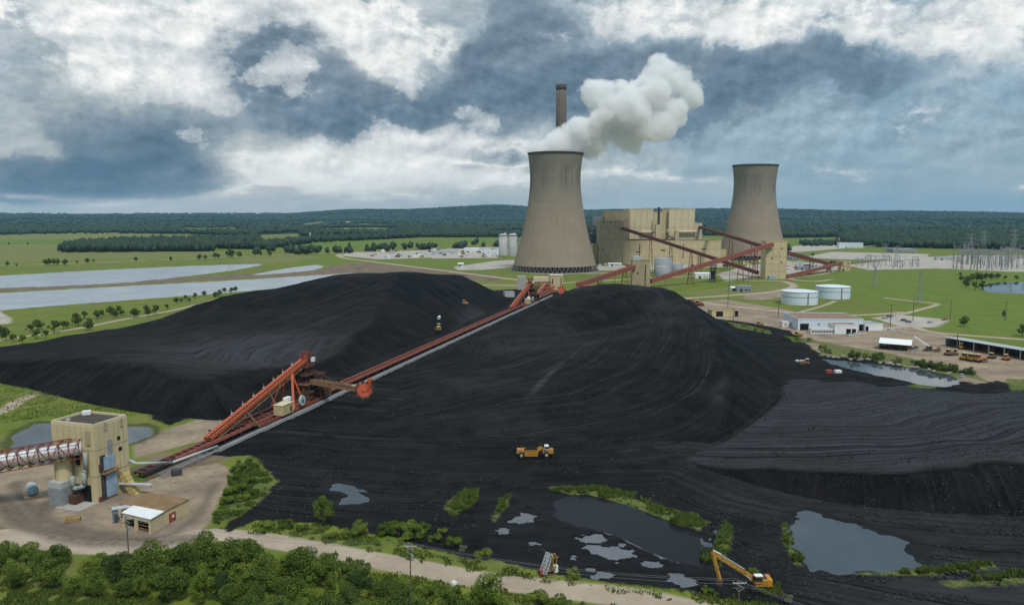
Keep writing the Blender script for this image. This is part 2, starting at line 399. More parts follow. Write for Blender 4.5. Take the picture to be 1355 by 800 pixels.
for nme, (poly, wz) in POND.items():
    s = sdf(poly, gx, gy, 40); s = s + (fbm(gx / 5, gy / 4, 9, 4) - .5) * (6.0 if nme in ('left', 'big', 'cut') else 3.0 if nme in ('puddle', 'ditch') else 8.0)
    if nme in ('big', 'puddle', 'left', 'ditch'): A['wet'] = np.maximum(A['wet'], clampf(1 - np.abs(s + .5) / 2.5))
    gz = np.where(s > -3, np.minimum(gz, np.where(s > -3, -.05 + np.clip(s, -3, 3) * -.33, 9)), gz)
ssl = sdf(SLURRY, gx, gy, 30)
bumps = fbm(gx / 4.5, gy / 2.6, 21, 5)
POOL = smooth_poly(G([(736, 662), (770, 652), (800, 657), (850, 672), (905, 699), (940, 722), (953, 742), (935, 747), (890, 738), (850, 722), (815, 706), (770, 694), (740, 684)]))
PUD = [G(q) for q in ([(772, 707), (786, 706), (800, 717), (826, 721), (840, 735), (815, 738), (790, 731), (776, 722)], [(770, 747), (788, 752), (822, 764), (806, 767), (776, 761)], [(676, 682), (690, 676), (709, 679), (700, 688), (682, 690)], [(888, 762), (905, 759), (928, 770), (915, 779), (893, 775)],
                      [(660, 695), (668, 692), (676, 699), (666, 703)], [(700, 715), (718, 714), (726, 718), (708, 719)], [(758, 733), (780, 732), (784, 737), (762, 739)], [(735, 672), (750, 670), (758, 676), (742, 679)], [(850, 738), (872, 742), (880, 749), (858, 747)])]
s_pool = sdf(POOL, gx, gy, 20); spud = np.full(gx.shape, -80.)
for q in PUD: spud = np.maximum(spud, sdf(q, gx, gy, 20))
# mud flats with a still black pool at the back and a few puddles towards the road
isl = -.22 + .75 * clampf((bumps - .40) / .35) - 1.1 * clampf((spud + (bumps - .5) * 13 + .2) / 1.2)
isl = isl * (1 - clampf((s_pool + 1 + (bumps - .5) * 6) / 1.5)) - .8 * clampf((s_pool + 1 + (bumps - .5) * 6) / 1.5)
gz = np.where(ssl > -2, np.minimum(gz, -.02 - np.clip(ssl, -2, 4) * .04) * (1 - clampf(ssl / 3)) + isl * clampf(ssl / 3), gz)
rim = np.exp(-((ssl + 1.2) / 1.6) ** 2); gz = gz + rim * .5
s_coal = sdf(COAL, gx, gy, 60)
A['coal'] = s_coal
DIRT = [G([(-120, 706), (-60, 660), (0, 622), (60, 610), (120, 640), (180, 640), (228, 622), (288, 612), (303, 618), (299, 648), (277, 688), (264, 712), (180, 724), (90, 716), (40, 706), (-10, 694), (-120, 716)]),
        G([(176, 590), (215, 570), (258, 555), (302, 554), (278, 580), (232, 592), (178, 605)]),
        G([(860, 394), (905, 400), (960, 396), (1040, 409), (1060, 415), (1150, 424), (1240, 440), (1300, 452), (1420, 470), (1420, 506), (1310, 505), (1240, 489), (1150, 474), (1085, 467), (1050, 445), (960, 427)]),
        G([(985, 390), (1030, 385), (1045, 391), (1010, 397), (985, 396)]),
        G([(1230, 510), (1275, 498), (1310, 506), (1320, 512), (1270, 517), (1236, 515)])]
d = np.full(gx.shape, -240.)
for p in DIRT: d = np.maximum(d, sdf(p, gx, gy, 60))
A['dirt'] = d
PALE = [G([(1155, 421), (1193, 416.5), (1258, 423), (1238, 433), (1196, 433)]),
        G([(1040, 334), (1050, 325.5), (1110, 322), (1160, 320), (1170, 324), (1110, 329), (1060, 333)]),
        G([(1060, 341), (1100, 333), (1230, 336), (1225, 341), (1150, 344)]),
        G([(1120, 351), (1200, 341), (1290, 337), (1450, 340), (1450, 362), (1330, 359), (1240, 355), (1150, 357)]),
        G([(985, 352), (1040, 345), (1110, 350), (1108, 357), (1000, 366), (960, 372), (950, 362)]),
        G([(460, 334), (560, 331), (640, 327), (680, 328), (680, 338), (560, 341), (500, 343), (450, 338)]),
        G([(600, 353), (655, 345), (690, 343), (690, 352), (640, 357), (605, 357)]),
        G([(-60, 410), (-2, 410), (16, 422), (13, 428), (-60, 432)]),
        G([(570, 342), (600, 335), (650, 336), (660, 341)]),
        G([(780, 353), (850, 349), (960, 348), (960, 353), (850, 357), (790, 358)])]
d = np.full(gx.shape, -400.)
for p in PALE: d = np.maximum(d, sdf(p, gx, gy, 100))
A['pale'] = d
BROWN = [G([(420, 364), (436, 352), (480, 347), (540, 352), (600, 358), (664, 366), (664, 372), (560, 368)]),
         G([(-260, 394), (0, 381.5), (150, 375), (230, 367.5), (345, 361), (425, 357), (440, 362), (330, 368), (200, 375), (0, 386.5), (-260, 403)]),
         G([(200, 603), (250, 598), (300, 585), (320, 596), (262, 625), (190, 636)])]
d = np.full(gx.shape, -400.)
for p in BROWN: d = np.maximum(d, sdf(p, gx, gy, 100))
A['brown'] = d
def worldfield(polys, m=300):
    d = np.full(gx.shape, -1200.)
    for p in polys: d = np.maximum(d, sdf(G(p), gx, gy, m))
    return d
# farmland: ripe olive strips, lush green strips, each a polygon on the plain
A['olive'] = worldfield([[(-400, 311), (0, 310.5), (90, 308), (130, 307), (190, 309), (230, 310), (120, 316), (-400, 320)], [(-400, 333), (0, 324), (84, 323), (84, 332), (330, 333), (250, 340), (0, 347), (-400, 355)],
                         [(340, 311), (395, 309), (395, 312), (345, 313)], [(1030, 316), (1075, 318), (1070, 321), (1035, 323)],
                         [(310, 341), (420, 338), (415, 345), (320, 349)], [(600, 371), (690, 374), (690, 382), (640, 383)], [(1060, 384), (950, 395), (900, 388), (980, 377), (1060, 371)]])
A['lush'] = worldfield([[(-400, 322), (0, 317), (100, 315.5), (85, 322.5), (0, 323), (-400, 332)], [(390, 295.5), (425, 294), (445, 297), (405, 299.5)], [(418, 302), (500, 301), (540, 304), (500, 307.5), (430, 306)], [(470, 297), (515, 298), (520, 299.5), (475, 299.3)], [(350, 322), (440, 317), (470, 319), (640, 314), (680, 316), (600, 324), (500, 329), (350, 330)],
                        [(238, 301), (310, 301), (320, 306), (245, 306.5)], [(1036, 316), (1110, 316), (1110, 326), (1040, 326)], [(560, 341), (640, 342), (652, 346), (600, 354), (560, 351), (500, 347)],
                        [(1045, 375), (1110, 361), (1250, 358), (1460, 368), (1460, 445), (1355, 446), (1250, 436), (1200, 414), (1135, 396), (1095, 375)], [(400, 342), (450, 338), (440, 350), (390, 349)]])
A['scrub'] = worldfield([[(312, 612), (330, 608), (362, 634), (355, 652), (318, 682), (283, 698), (284, 680), (300, 650)], [(1195, 512), (1235, 500), (1240, 514)], [(960, 425), (985, 429), (1018, 437), (1020, 442), (975, 434)], [(1040, 444), (1075, 448), (1085, 454), (1050, 452)],
                         [(1085, 452), (1180, 468), (1285, 492), (1310, 506), (1285, 500), (1180, 478), (1085, 470)], [(1330, 500), (1420, 505), (1420, 540), (1345, 530)],
                         [(588, 672), (612, 648), (634, 648), (630, 662), (602, 684)], [(648, 688), (664, 664), (676, 655), (668, 672), (655, 690)], [(725, 645), (780, 645), (880, 672), (938, 690), (925, 702), (860, 680), (790, 657), (735, 650)],
                         [(950, 712), (958, 690), (968, 700), (964, 730), (952, 752), (940, 735)], [(1034, 690), (1041, 690), (1048, 722), (1062, 748), (1050, 745), (1040, 720)], [(1130, 757), (1230, 750), (1310, 742), (1316, 750), (1240, 758), (1140, 760)], [(1240, 770), (1420, 752), (1420, 766), (1260, 776)]], 40)
WOODF = [[(83, 334), (280, 332.5), (284, 327), (345, 323), (340, 317.5), (130, 323.5), (86, 330)], [(280, 329), (345, 325), (420, 317), (500, 313), (640, 309), (690, 309), (690, 314), (560, 314), (480, 318), (420, 321), (350, 330)],
         [(-350, 311), (-350, 284), (690, 284), (700, 309), (560, 311), (340, 313), (240, 309.5), (100, 309), (0, 311)], [(690, 309), (690, 284), (1650, 284), (1650, 334), (1355, 330), (1240, 329), (1150, 326.5), (1115, 322), (1110, 314), (1030, 315), (950, 312)]]
A['forest'] = np.minimum(worldfield(WOODF), np.minimum(-A['lush'], -A['olive']))
# lanes and tracks: distance to centre line minus half width
LANES = [([(0, 707), (60, 716), (130, 724), (200, 722), (262, 708), (320, 710), (400, 722), (480, 737), (560, 752), (640, 766), (730, 778), (850, 793), (960, 812), (1060, 832)], 3.7),
         ([(-80, 468), (0, 450), (60, 441), (110, 433), (160, 423), (215, 413), (260, 403), (300, 392)], 2.4),
         ([(-100, 357), (0, 351), (100, 348), (200, 344), (330, 339), (450, 334), (560, 329), (680, 325)], 6),
         ([(700, 372), (620, 362), (540, 352), (492, 346), (455, 341), (450, 336), (490, 334), (560, 331)], 5),
         ([(640, 377), (700, 377), (800, 371), (900, 366), (1000, 362), (1060, 366)], 4), ([(780, 362), (850, 359), (940, 362), (1035, 360)], 4),
         ([(880, 396), (930, 393), (985, 389), (1020, 386), (1050, 379), (1035, 372), (990, 371)], 4), ([(1125, 352), (1090, 362), (1045, 368), (1075, 372), (1100, 370)], 3.5),
         ([(915, 398), (960, 404), (1055, 414), (1110, 417), (1155, 416), (1193, 413)], 3), ([(1157, 421), (1195, 415), (1237, 404), (1236, 401), (1215, 399), (1171, 394)], 2.5),
         ([(1160, 436), (1205, 432), (1240, 440), (1355, 449), (1460, 456)], 3), ([(1054, 414), (1090, 404), (1105, 398)], 2), ([(640, 386), (690, 387), (735, 381)], 3),
         ([(-60, 560), (0, 545), (25, 530), (40, 524)], 3)]
d = np.full(gx.shape, 1e5)
for pts, hw in LANES: d = np.minimum(d, linedist(smooth_line(G(pts)), gx, gy, 80) - hw)
A['lane'] = -np.minimum(d, 200)
MUD = [([(-60, 652), (0, 662), (30, 690), (80, 708), (150, 716), (262, 712)], 3.2), ([(20, 640), (40, 672), (95, 700), (160, 708)], 2.0), ([(105, 655), (60, 668), (55, 690)], 3), ([(185, 620), (225, 612), (262, 600)], 4), ([(285, 640), (262, 680), (230, 705)], 1.2)]
d = np.full(gx.shape, 1e5)
for pts, hw in MUD: d = np.minimum(d, linedist(smooth_line(G(pts)), gx, gy, 60) - hw)
A['mud'] = -np.minimum(d, 200)
rdist = np.hypot(gx, gy)
A['dist'] = rdist / 1000.0
# coal ground flow: distance from the pile feet gives the direction of the wheel tracks
FOOT = G([(335, 600), (420, 610), (560, 618), (700, 615), (800, 612), (900, 606), (1000, 641), (1080, 661), (1150, 671), (1250, 679), (1400, 683)])
A['sd'] = linedist(FOOT, gx, gy, 260); A['sd'] = np.where(A['sd'] > 1e5, rdist, A['sd']); A['along'] = gx
A['steep'] = np.zeros(gx.shape); A['pale_coal'] = clampf(.25 + .5 * (fbm(gx / 40, gy / 25, 31) - .5) + .35 * clampf((gx - 20) / 60) * (gy < 260))
# wheel ruts across the coal yard
rut = (vnoise(A['sd'] / .9, gx / 30, 41) - .5) * .22 + (vnoise(A['sd'] / 3.2, gx / 45, 42) - .5) * .5
gz = gz + rut * clampf(s_coal / 6) * (ssl < -4)
A['wet'] = np.maximum(A['wet'], clampf((ssl + 1) / 3))

# ---- coal look shared by ground, piles and bench
def coal_shade(t):
    p = t.pos(); sd, al = t.attr('sd'), t.attr('along'); st = t.attr('steep'); pc = t.attr('pale_coal')
    wv = t.noise(p, .012, 2, .5); sdw = t.m('ADD', sd, t.m('MULTIPLY', t.m('SUBTRACT', wv, .5), 22.0))
    t1 = t.noise(t.xyz(t.m('MULTIPLY', sdw, .33), t.m('MULTIPLY', al, .012), 0.0), 1.0, 5, .62)
    t2 = t.noise(t.xyz(t.m('MULTIPLY', sdw, 1.5), t.m('MULTIPLY', al, .02), 7.0), 1.0, 3, .6)
    fr = t.noise(t.xyz(t.m('MULTIPLY', al, .55), t.m('MULTIPLY', sd, .05), 3.0), 1.0, 4, .65)
    lump = t.noise(p, 1.4, 6, .72)
    patch = t.noise(p, .02, 4, .55); big = t.noise(p, .11, 5, .6)
    tr = t.m('MULTIPLY', t.m('ADD', t.ramp(t1, .36, .66), t.m('MULTIPLY', t.ramp(t2, .4, .68), .6)), .62)
    lines = t.m('ADD', t.m('MULTIPLY', tr, t.m('SUBTRACT', 1.0, st)), t.m('MULTIPLY', t.ramp(fr, .35, .7), t.m('MULTIPLY', st, .8)))
    f = t.m('ADD', t.m('MULTIPLY', lines, .52), t.m('MULTIPLY', t.ramp(big, .35, .65), .34)); f = t.m('ADD', f, t.m('MULTIPLY', t.ramp(lump, .4, .75), .2)); f = t.m('SUBTRACT', f, .12)
    f = t.m('ADD', f, t.m('MULTIPLY', t.m('SUBTRACT', pc, .25), 1.5), clamp=True)
    c = t.mix(f, (.0010, .0010, .0011), (.0185, .0178, .0185))
    c = t.mix(t.m('MULTIPLY', t.ramp(patch, .50, .70), .55), c, (.0135, .0105, .0095))
    c = t.mix(t.m('MULTIPLY', t.ramp(pc, .3, 1.0, 0, .75), t.ramp(t.m('ADD', t.m('MULTIPLY', lines, .6), t.m('MULTIPLY', big, .5)), .2, .8)), c, (.050, .0525, .060))
    t3 = t.noise(t.xyz(t.m('MULTIPLY', sdw, .8), t.m('MULTIPLY', al, .007), 11.0), 1.0, 2, .5)
    c = t.mix(t.m('MULTIPLY', t.m('SUBTRACT', 1.0, st), t.m('MULTIPLY', t.ramp(t3, .60, .66), t.ramp(big, .35, .55, 0, .7))), c, (.031, .030, .031))
    c = t.mix(t.m('MULTIPLY', t.m('SUBTRACT', 1.0, st), t.ramp(t3, .40, .345, 0, .85)), c, (.0012, .0012, .0015))
    grit = t.noise(p, 3.2, 3, .75); c = t.mix(t.ramp(grit, .54, .66, 0, .65), c, (.032, .0315, .032)); c = t.mix(t.ramp(grit, .44, .30, 0, .6), c, (.0012, .0012, .0015))
    hb = t.m('ADD', t.m('MULTIPLY', lines, .5), t.m('MULTIPLY', lump, .5))
    return c, hb
def finish_coal(t, b):
    c, h = coal_shade(t)
    t.put(b.inputs['Base Color'], c); b.inputs['Roughness'].default_value = .75; b.inputs['Specular IOR Level'].default_value = .07
    t.put(b.inputs['Normal'], t.bump(h, .9, .45))
coal_mat, ct, cb = newmat('coal'); finish_coal(ct, cb)

gm, t, b = newmat('ground')
p = t.pos(); dist = t.attr('dist')
n_s = t.noise(p, .45, 4, .65); n_m = t.noise(p, .06, 5, .6); n_l = t.noise(p, .006, 5, .6); n_f = t.noise(p, 2.2, 4, .7)
edge = t.m('ADD', t.m('MULTIPLY', t.m('SUBTRACT', n_s, .5), 3.2), t.m('MULTIPLY', t.m('SUBTRACT', n_m, .5), 5.0))
def mask(name, soft=1.0, amp=1.0):
    return t.ramp(t.m('ADD', t.attr(name), t.m('MULTIPLY', edge, amp)), -soft, soft)
grass = t.mix(t.ramp(n_m, .3, .7), (.10, .14, .017), (.165, .19, .028))
grass = t.mix(t.m('MULTIPLY', t.ramp(n_l, .45, .7), .6), grass, (.115, .125, .04))
grass = t.mix(t.m('MULTIPLY', t.ramp(n_s, .42, .75), .55), grass, (.045, .075, .014))
grass = t.mix(t.m('MULTIPLY', t.ramp(n_f, .5, .75), .4), grass, (.035, .06, .012))
mow = t.noise(t.xyz(t.m('MULTIPLY', t.sep(p)[0], .012), t.m('MULTIPLY', t.sep(p)[1], .075), 0.0), 1.0, 4, .6)
grass = t.mix(t.ramp(mow, .42, .62, 0, .55), grass, (.135, .14, .045)); grass = t.mix(t.ramp(n_m, .60, .74, 0, .5), grass, (.17, .145, .08))
c = grass
c = t.mix(t.m('MULTIPLY', mask('olive', 5, 3), .85), c, t.mix(t.ramp(n_m, .3, .7), (.135, .15, .045), (.17, .165, .06)))
c = t.mix(t.m('MULTIPLY', mask('lush', 5, 3), .85), c, t.mix(t.ramp(n_m, .25, .75), (.09, .138, .02), (.13, .165, .03)))
c = t.mix(mask('forest', 5, 3), c, (.016, .032, .014))
brn = t.mix(t.ramp(n_m, .3, .7), (.115, .085, .06), (.19, .145, .10))
c = t.mix(mask('brown', 2, 2), c, brn)
pal = t.mix(t.ramp(n_m, .3, .72), (.42, .38, .33), (.28, .255, .22))
c = t.mix(mask('pale', 2.0, 1.2), c, pal)
drt = t.mix(t.ramp(n_m, .3, .72), (.33, .255, .18), (.19, .145, .105)); drt = t.mix(t.m('MULTIPLY', t.ramp(n_s, .45, .75), .6), drt, (.11, .09, .075))
c = t.mix(mask('dirt', .8), c, drt)
lane = t.mix(t.ramp(n_m, .3, .72), (.40, .325, .25), (.30, .24, .18)); lane = t.mix(t.m('MULTIPLY', t.ramp(n_s, .5, .75), .5), lane, (.2, .165, .13))
c = t.mix(mask('lane', .7, .22), c, lane)
c = t.mix(t.m('MULTIPLY', mask('mud', 2.0, .5), t.ramp(n_s, .25, .7, .95, .45)), c, t.mix(n_m, (.06, .05, .045), (.11, .09, .075)))
cc, ch = coal_shade(t); mcoal = mask('coal', .9, 1.7)
c = t.mix(mcoal, c, cc)
c = t.mix(t.m('MULTIPLY', t.attr('wet'), .75), c, (.0075, .0075, .009))
scr = t.mix(t.ramp(n_s, .35, .7), (.075, .115, .02), (.15, .15, .05)); scr = t.mix(t.ramp(n_f, .45, .7), scr, (.025, .035, .012))
c = t.mix(t.m('MULTIPLY', mask('scrub', .8, .8), t.ramp(n_s, .3, .52)), c, scr)
t.put(b.inputs['Base Color'], c)
t.put(b.inputs['Roughness'], t.mix(t.attr('wet'), (.85,) * 3, (.5,) * 3)); b.inputs['Specular IOR Level'].default_value = .08
t.put(b.inputs['Normal'], t.bump(t.m('ADD', t.m('MULTIPLY', ch, mcoal), t.m('MULTIPLY', n_f, .4)), .7, .4))

nr, na = RR.shape
V = np.stack([gx, gy, gz], 1)
idx = np.arange(nr * na).reshape(nr, na)
F = np.stack([idx[:-1, :-1].ravel(), idx[:-1, 1:].ravel(), idx[1:, 1:].ravel(), idx[1:, :-1].ravel()], 1)
F = F[:, ::-1]
ground = npmesh('ground', V, F, gm, None, True, A)
tag(ground, kind='structure')

# ------------------------------------------------------------------ coal stockpiles
def heap(name, label, base, ctrl, step, repose=.62, k=2.5, pale=None, group=None, furrow=.5, flow=None):
    f = tps(ctrl); bp = np.array(base); lo = bp.min(0) - 6; hi = bp.max(0) + 6
    xs = np.arange(lo[0], hi[0], step); ys = np.arange(lo[1], hi[1], step)
    X, Y = np.meshgrid(xs, ys, indexing='ij'); x, y = X.ravel(), Y.ravel()
    s, al = sdf(base, x, y, 500, True)
    s2 = s + (fbm(x / 9, y / 9, 61, 3) - .5) * 3.0 * (1 - np.exp(-np.abs(s) / 6))
    top = f(x, y) + (fbm(x / 35, y / 35, 62, 3) - .5) * 3.0
    rep = repose * s2
    h = np.clip(.5 + .5 * (top - rep) / k, 0, 1); z = top + (rep - top) * h - k * h * (1 - h)
    st = np.clip((h - .35) * 2, 0, 1) * (s > 0)
    # rills run down the steep faces, dozer passes follow the contour on the gentle tops
    z = z + st * ((vnoise(al / 2.1, s / 14, 63) - .5) * 1.0 + (vnoise(al / 5.5, s / 22, 64) - .5) * 1.4) * furrow * np.clip(s / 4, 0, 1)
    wv = (fbm(x / 70, y / 70, 70, 2) - .5) * 14
    if flow is not None:                                    # wheel tracks run parallel to this haul line instead of the heap's foot
        s_, al_ = linedist(flow, x, y, 500), y
        s_ = np.where(s_ > 1e5, s, s_)
    else: s_, al_ = s, al
    z = z + (1 - st) * ((vnoise((s_ + wv) / 1.7, al_ / 60, 65) - .5) * .34 + (vnoise((s_ + wv) / 5.5, al_ / 90, 66) - .5) * .8) * np.clip(s / 5, 0, 1)
    z = np.where(s < 0, np.minimum(z, s * .5), z); z = np.clip(z, -1.2, None)
    pc = np.full(x.shape, .25) if pale is None else pale(x, y, z, s, st)
    n0, n1 = X.shape; ix = np.arange(n0 * n1).reshape(n0, n1)
    F = np.stack([ix[:-1, :-1].ravel(), ix[1:, :-1].ravel(), ix[1:, 1:].ravel(), ix[:-1, 1:].ravel()], 1)
    keep = (s[F] > -2.5).any(1); F = F[keep]
    used = np.unique(F); rm = np.full(n0 * n1, -1); rm[used] = np.arange(len(used))
    o = npmesh(name, np.stack([x, y, z], 1)[used], rm[F], coal_mat, None, True,
               {'sd': (s_ * (1 - st) + s * st + wv)[used], 'along': (al_ * (1 - st) + al * st)[used], 'steep': st[used], 'pale_coal': pc[used]})
    tag(o, label, 'coal pile', group)
    def height(px_, py_):
        i = int(round((px_ - xs[0]) / step)); j = int(round((py_ - ys[0]) / step))
        return float(z[i * n1 + j]) if 0 <= i < n0 and 0 <= j < n1 else 0.0
    return height
def C3(lst): return [tuple(PD(a, b, d)) for a, b, d in lst]
def CZ(lst): return [tuple(P(a, b, z)) for a, b, z in lst]
mainbase = G([(340, 592), (375, 570), (445, 530), (500, 505), (575, 471), (655, 436), (708, 411)]) + [(22, 640), (60, 648), (112, 600), (152, 520)] + G([(1030, 487), (1027, 508), (1016, 532), (990, 556), (950, 583), (900, 607), (800, 613), (700, 616), (560, 619), (450, 614), (380, 611), (335, 604)])
mainctrl = C3([(720, 398, 590), (745, 387, 570), (770, 380, 545), (800, 378.5, 520), (840, 382, 500), (870, 388, 480), (900, 397, 455), (925, 409, 430), (950, 424, 405), (985, 452, 360), (940, 470, 345), (985, 495, 322),
               (700, 430, 500), (750, 430, 470), (800, 430, 450), (850, 430, 430), (885, 430, 400), (600, 480, 385), (700, 480, 350), (750, 480, 345), (850, 480, 345), (890, 470, 350), (950, 520, 302), (900, 530, 295), (860, 560, 274), (800, 540, 288), (700, 540, 290), (600, 540, 297),
               (500, 560, 283), (700, 590, 258), (850, 590, 256), (450, 590, 256), (560, 520, 325), (640, 450, 440)]) + [(60, 600, 18), (110, 540, 24), (100, 470, 27)]
smooth_main = smooth_poly(mainbase, 4)
def pale_main(x, y, z, s, st):
    wx, wy, _ = PD(722, 513, 322)
    spill = np.exp(-(((x - wx) - (y - wy) * .35) / 1.6) ** 2 - ((y - wy) / 16) ** 2)
    return 1.3 * spill + .2 - .12 * st + .45 * (fbm(x / 30, y / 18, 77) - .5) + .25 * np.exp(-((fbm(x / 60, y / 60, 78, 2) - .5) / .06) ** 2)
MFLOW = [tuple(PD(a, b, d)[:2]) for a, b, d in ((800, 380, 530), (850, 384, 495), (885, 402, 450), (903, 432, 405), (900, 468, 352), (872, 502, 318), (800, 538, 290), (700, 556, 281), (560, 575, 270), (400, 600, 250), (250, 640, 225))]
LFLOW = [tuple(PD(a, b, d)[:2]) for a, b, d in ((60, 500, 330), (200, 492, 320), (330, 488, 330), (420, 447, 430), (520, 402, 500), (600, 368, 560), (640, 362, 640))]
h_main = heap('coal_pile', 'great black coal heap between the red yard conveyor and the flat dozed platform', smooth_main, mainctrl, 1.1, pale=pale_main, flow=smooth_line(MFLOW))
leftbase = G([(-200, 492), (-60, 503), (10, 508), (100, 530), (190, 547), (250, 553), (305, 554), (350, 528), (400, 507), (462, 488), (522, 465), (600, 433), (652, 411), (670, 403), (676, 398)]) + [(-4, 700), (-60, 712), (-130, 690), (-180, 612), (-210, 562), (-236, 522), (-250, 490), (-262, 466), (-274, 443), (-292, 424), (-335, 414), (-420, 424)]
leftctrl = C3([(530, 363, 570), (460, 362, 580), (610, 365, 565), (400, 369, 570), (340, 379, 550), (300, 387, 520), (260, 402, 500), (210, 424, 480), (160, 434, 460), (110, 444, 430), (60, 454, 415), (0, 466, 400),
               (30, 482, 353), (100, 489, 332), (160, 462, 370), (250, 495, 318), (325, 498, 318), (300, 470, 365), (200, 450, 410), (330, 450, 420), (400, 440, 440), (450, 420, 470), (400, 400, 510), (520, 420, 460), (560, 400, 500), (600, 390, 520), (480, 460, 400), (420, 480, 368), (200, 486, 322),
               (-100, 470, 390)]) + [(-120, 640, 28), (-60, 650, 28)]
def pale_left(x, y, z, s, st):
    lobe = np.exp(-((x + 135) / 45) ** 2 - ((y - 385) / 60) ** 2) * (1 - st)
    fan = np.exp(-((x + 25) / 14) ** 2 - ((y - 560) / 45) ** 2)
    return .2 + .35 * (fbm(x / 30, y / 18, 79) - .5) + .85 * lobe + .8 * fan
h_left = heap('coal_pile', 'broad black coal heap with a furrowed front lobe left of the red yard conveyor', smooth_poly(leftbase, 4), leftctrl, 1.1, pale=pale_left, furrow=.8, flow=smooth_line(LFLOW))
benchbase = G([(905, 609), (1000, 641), (1080, 661), (1150, 671), (1250, 679), (1355, 683), (1480, 688)]) + [(215, 190), (290, 215), (330, 300)] + G([(1500, 508), (1355, 517), (1280, 522), (1160, 503), (1100, 494), (1042, 490), (1032, 520), (1002, 552), (955, 585)])
benchctrl = CZ([(960, 622, 2.2), (1020, 625, 5), (1100, 626, 7.2), (1200, 628, 8.7), (1240, 628, 9), (1355, 617, 10), (1480, 612, 10), (1100, 570, 5), (1250, 560, 6), (1355, 560, 7), (1100, 520, 2.5), (1250, 535, 3), (1355, 530, 2.5), (1040, 520, 1.2), (965, 590, 1.6), (1030, 570, 3), (1100, 648, 7), (1250, 650, 9), (1400, 650, 10)])
def pale_bench(x, y, z, s, st):
    return .22 + (1 - st) * (.80 + .4 * (fbm(x / 35, y / 16, 80) - .5))
h_bench = heap('coal_pile', 'flat greyish dozed coal platform with a steep dark front bank above the big pond', smooth_poly(benchbase, 3), benchctrl, .8, repose=.7, k=1.2, pale=pale_bench, furrow=.35, flow=smooth_line(G([(760, 596), (880, 614), (1000, 634), (1120, 646), (1250, 650), (1380, 640), (1500, 600)])))
LUMPS = True
def surf(x, y): return max(0.0, h_main(x, y), h_left(x, y), h_bench(x, y))

# ------------------------------------------------------------------ water
def watermat(name, deep, rough=.06, bump=.05, sc=.5, spec=.5):
    m, t, b = newmat(name); p = t.pos()
    n = t.noise(p, sc, 3, .6); q = t.noise(p, .03, 4, .6)
    t.put(b.inputs['Base Color'], t.mix(t.ramp(q, .35, .7), deep, tuple(c * 1.25 for c in deep)))
    b.inputs['Roughness'].default_value = rough; b.inputs['IOR'].default_value = 1.33; b.inputs['Specular IOR Level'].default_value = spec
    t.put(b.inputs['Normal'], t.bump(n, bump, .05)); return m
w_lake = watermat('reservoir water', (.25, .27, .29), .2, 0.0); w_pond = watermat('pond water', (.045, .056, .068), .04); w_black = watermat('slurry water', (.012, .0125, .014), .2, .05, .5, .12)
def sheet(name, poly, z, m, grow=3.0, kind='structure'):
    c = np.mean(np.array(poly), 0); pp = []
    n = len(poly); a = sum(poly[i][0] * poly[(i + 1) % n][1] - poly[(i + 1) % n][0] * poly[i][1] for i in range(n)); sg = 1 if a > 0 else -1
    for i in range(n):
        e = np.array(poly[(i + 1) % n]) - np.array(poly[i - 1]); e /= (np.linalg.norm(e) + 1e-9)
        q = np.array(poly[i]) + sg * grow * np.array([e[1], -e[0]]); pp.append((q[0], q[1], z))
    if sg < 0: pp = pp[::-1]
    mb = MB(); mb.add(pp, [tuple(range(n))]); o = mb.build(name, m); tag(o, kind=kind); return o
for k, (poly, z) in POND.items():
    sheet('water', poly, z, w_lake if k in ('upper', 'lower', 'slip') else w_pond, 1.2 if k in ('puddle', 'ditch') else 2.0)
sheet('water', SLURRY, -.36, watermat('murky water', (.10, .106, .118), .05), 0.0)
def loop(poly, z): 
    n = len(poly); a_ = sum(poly[i][0] * poly[(i + 1) % n][1] - poly[(i + 1) % n][0] * poly[i][1] for i in range(n))
    return [(x, y, z) for x, y in (poly if a_ > 0 else poly[::-1])]
mb = MB(); PC = np.mean(np.array(POOL), 0); mb.add(loop([tuple(PC + (np.array(q) - PC) * 1.05) for q in POOL], -.30), [tuple(range(len(POOL)))]); o = mb.build('water', w_black); tag(o, kind='structure')

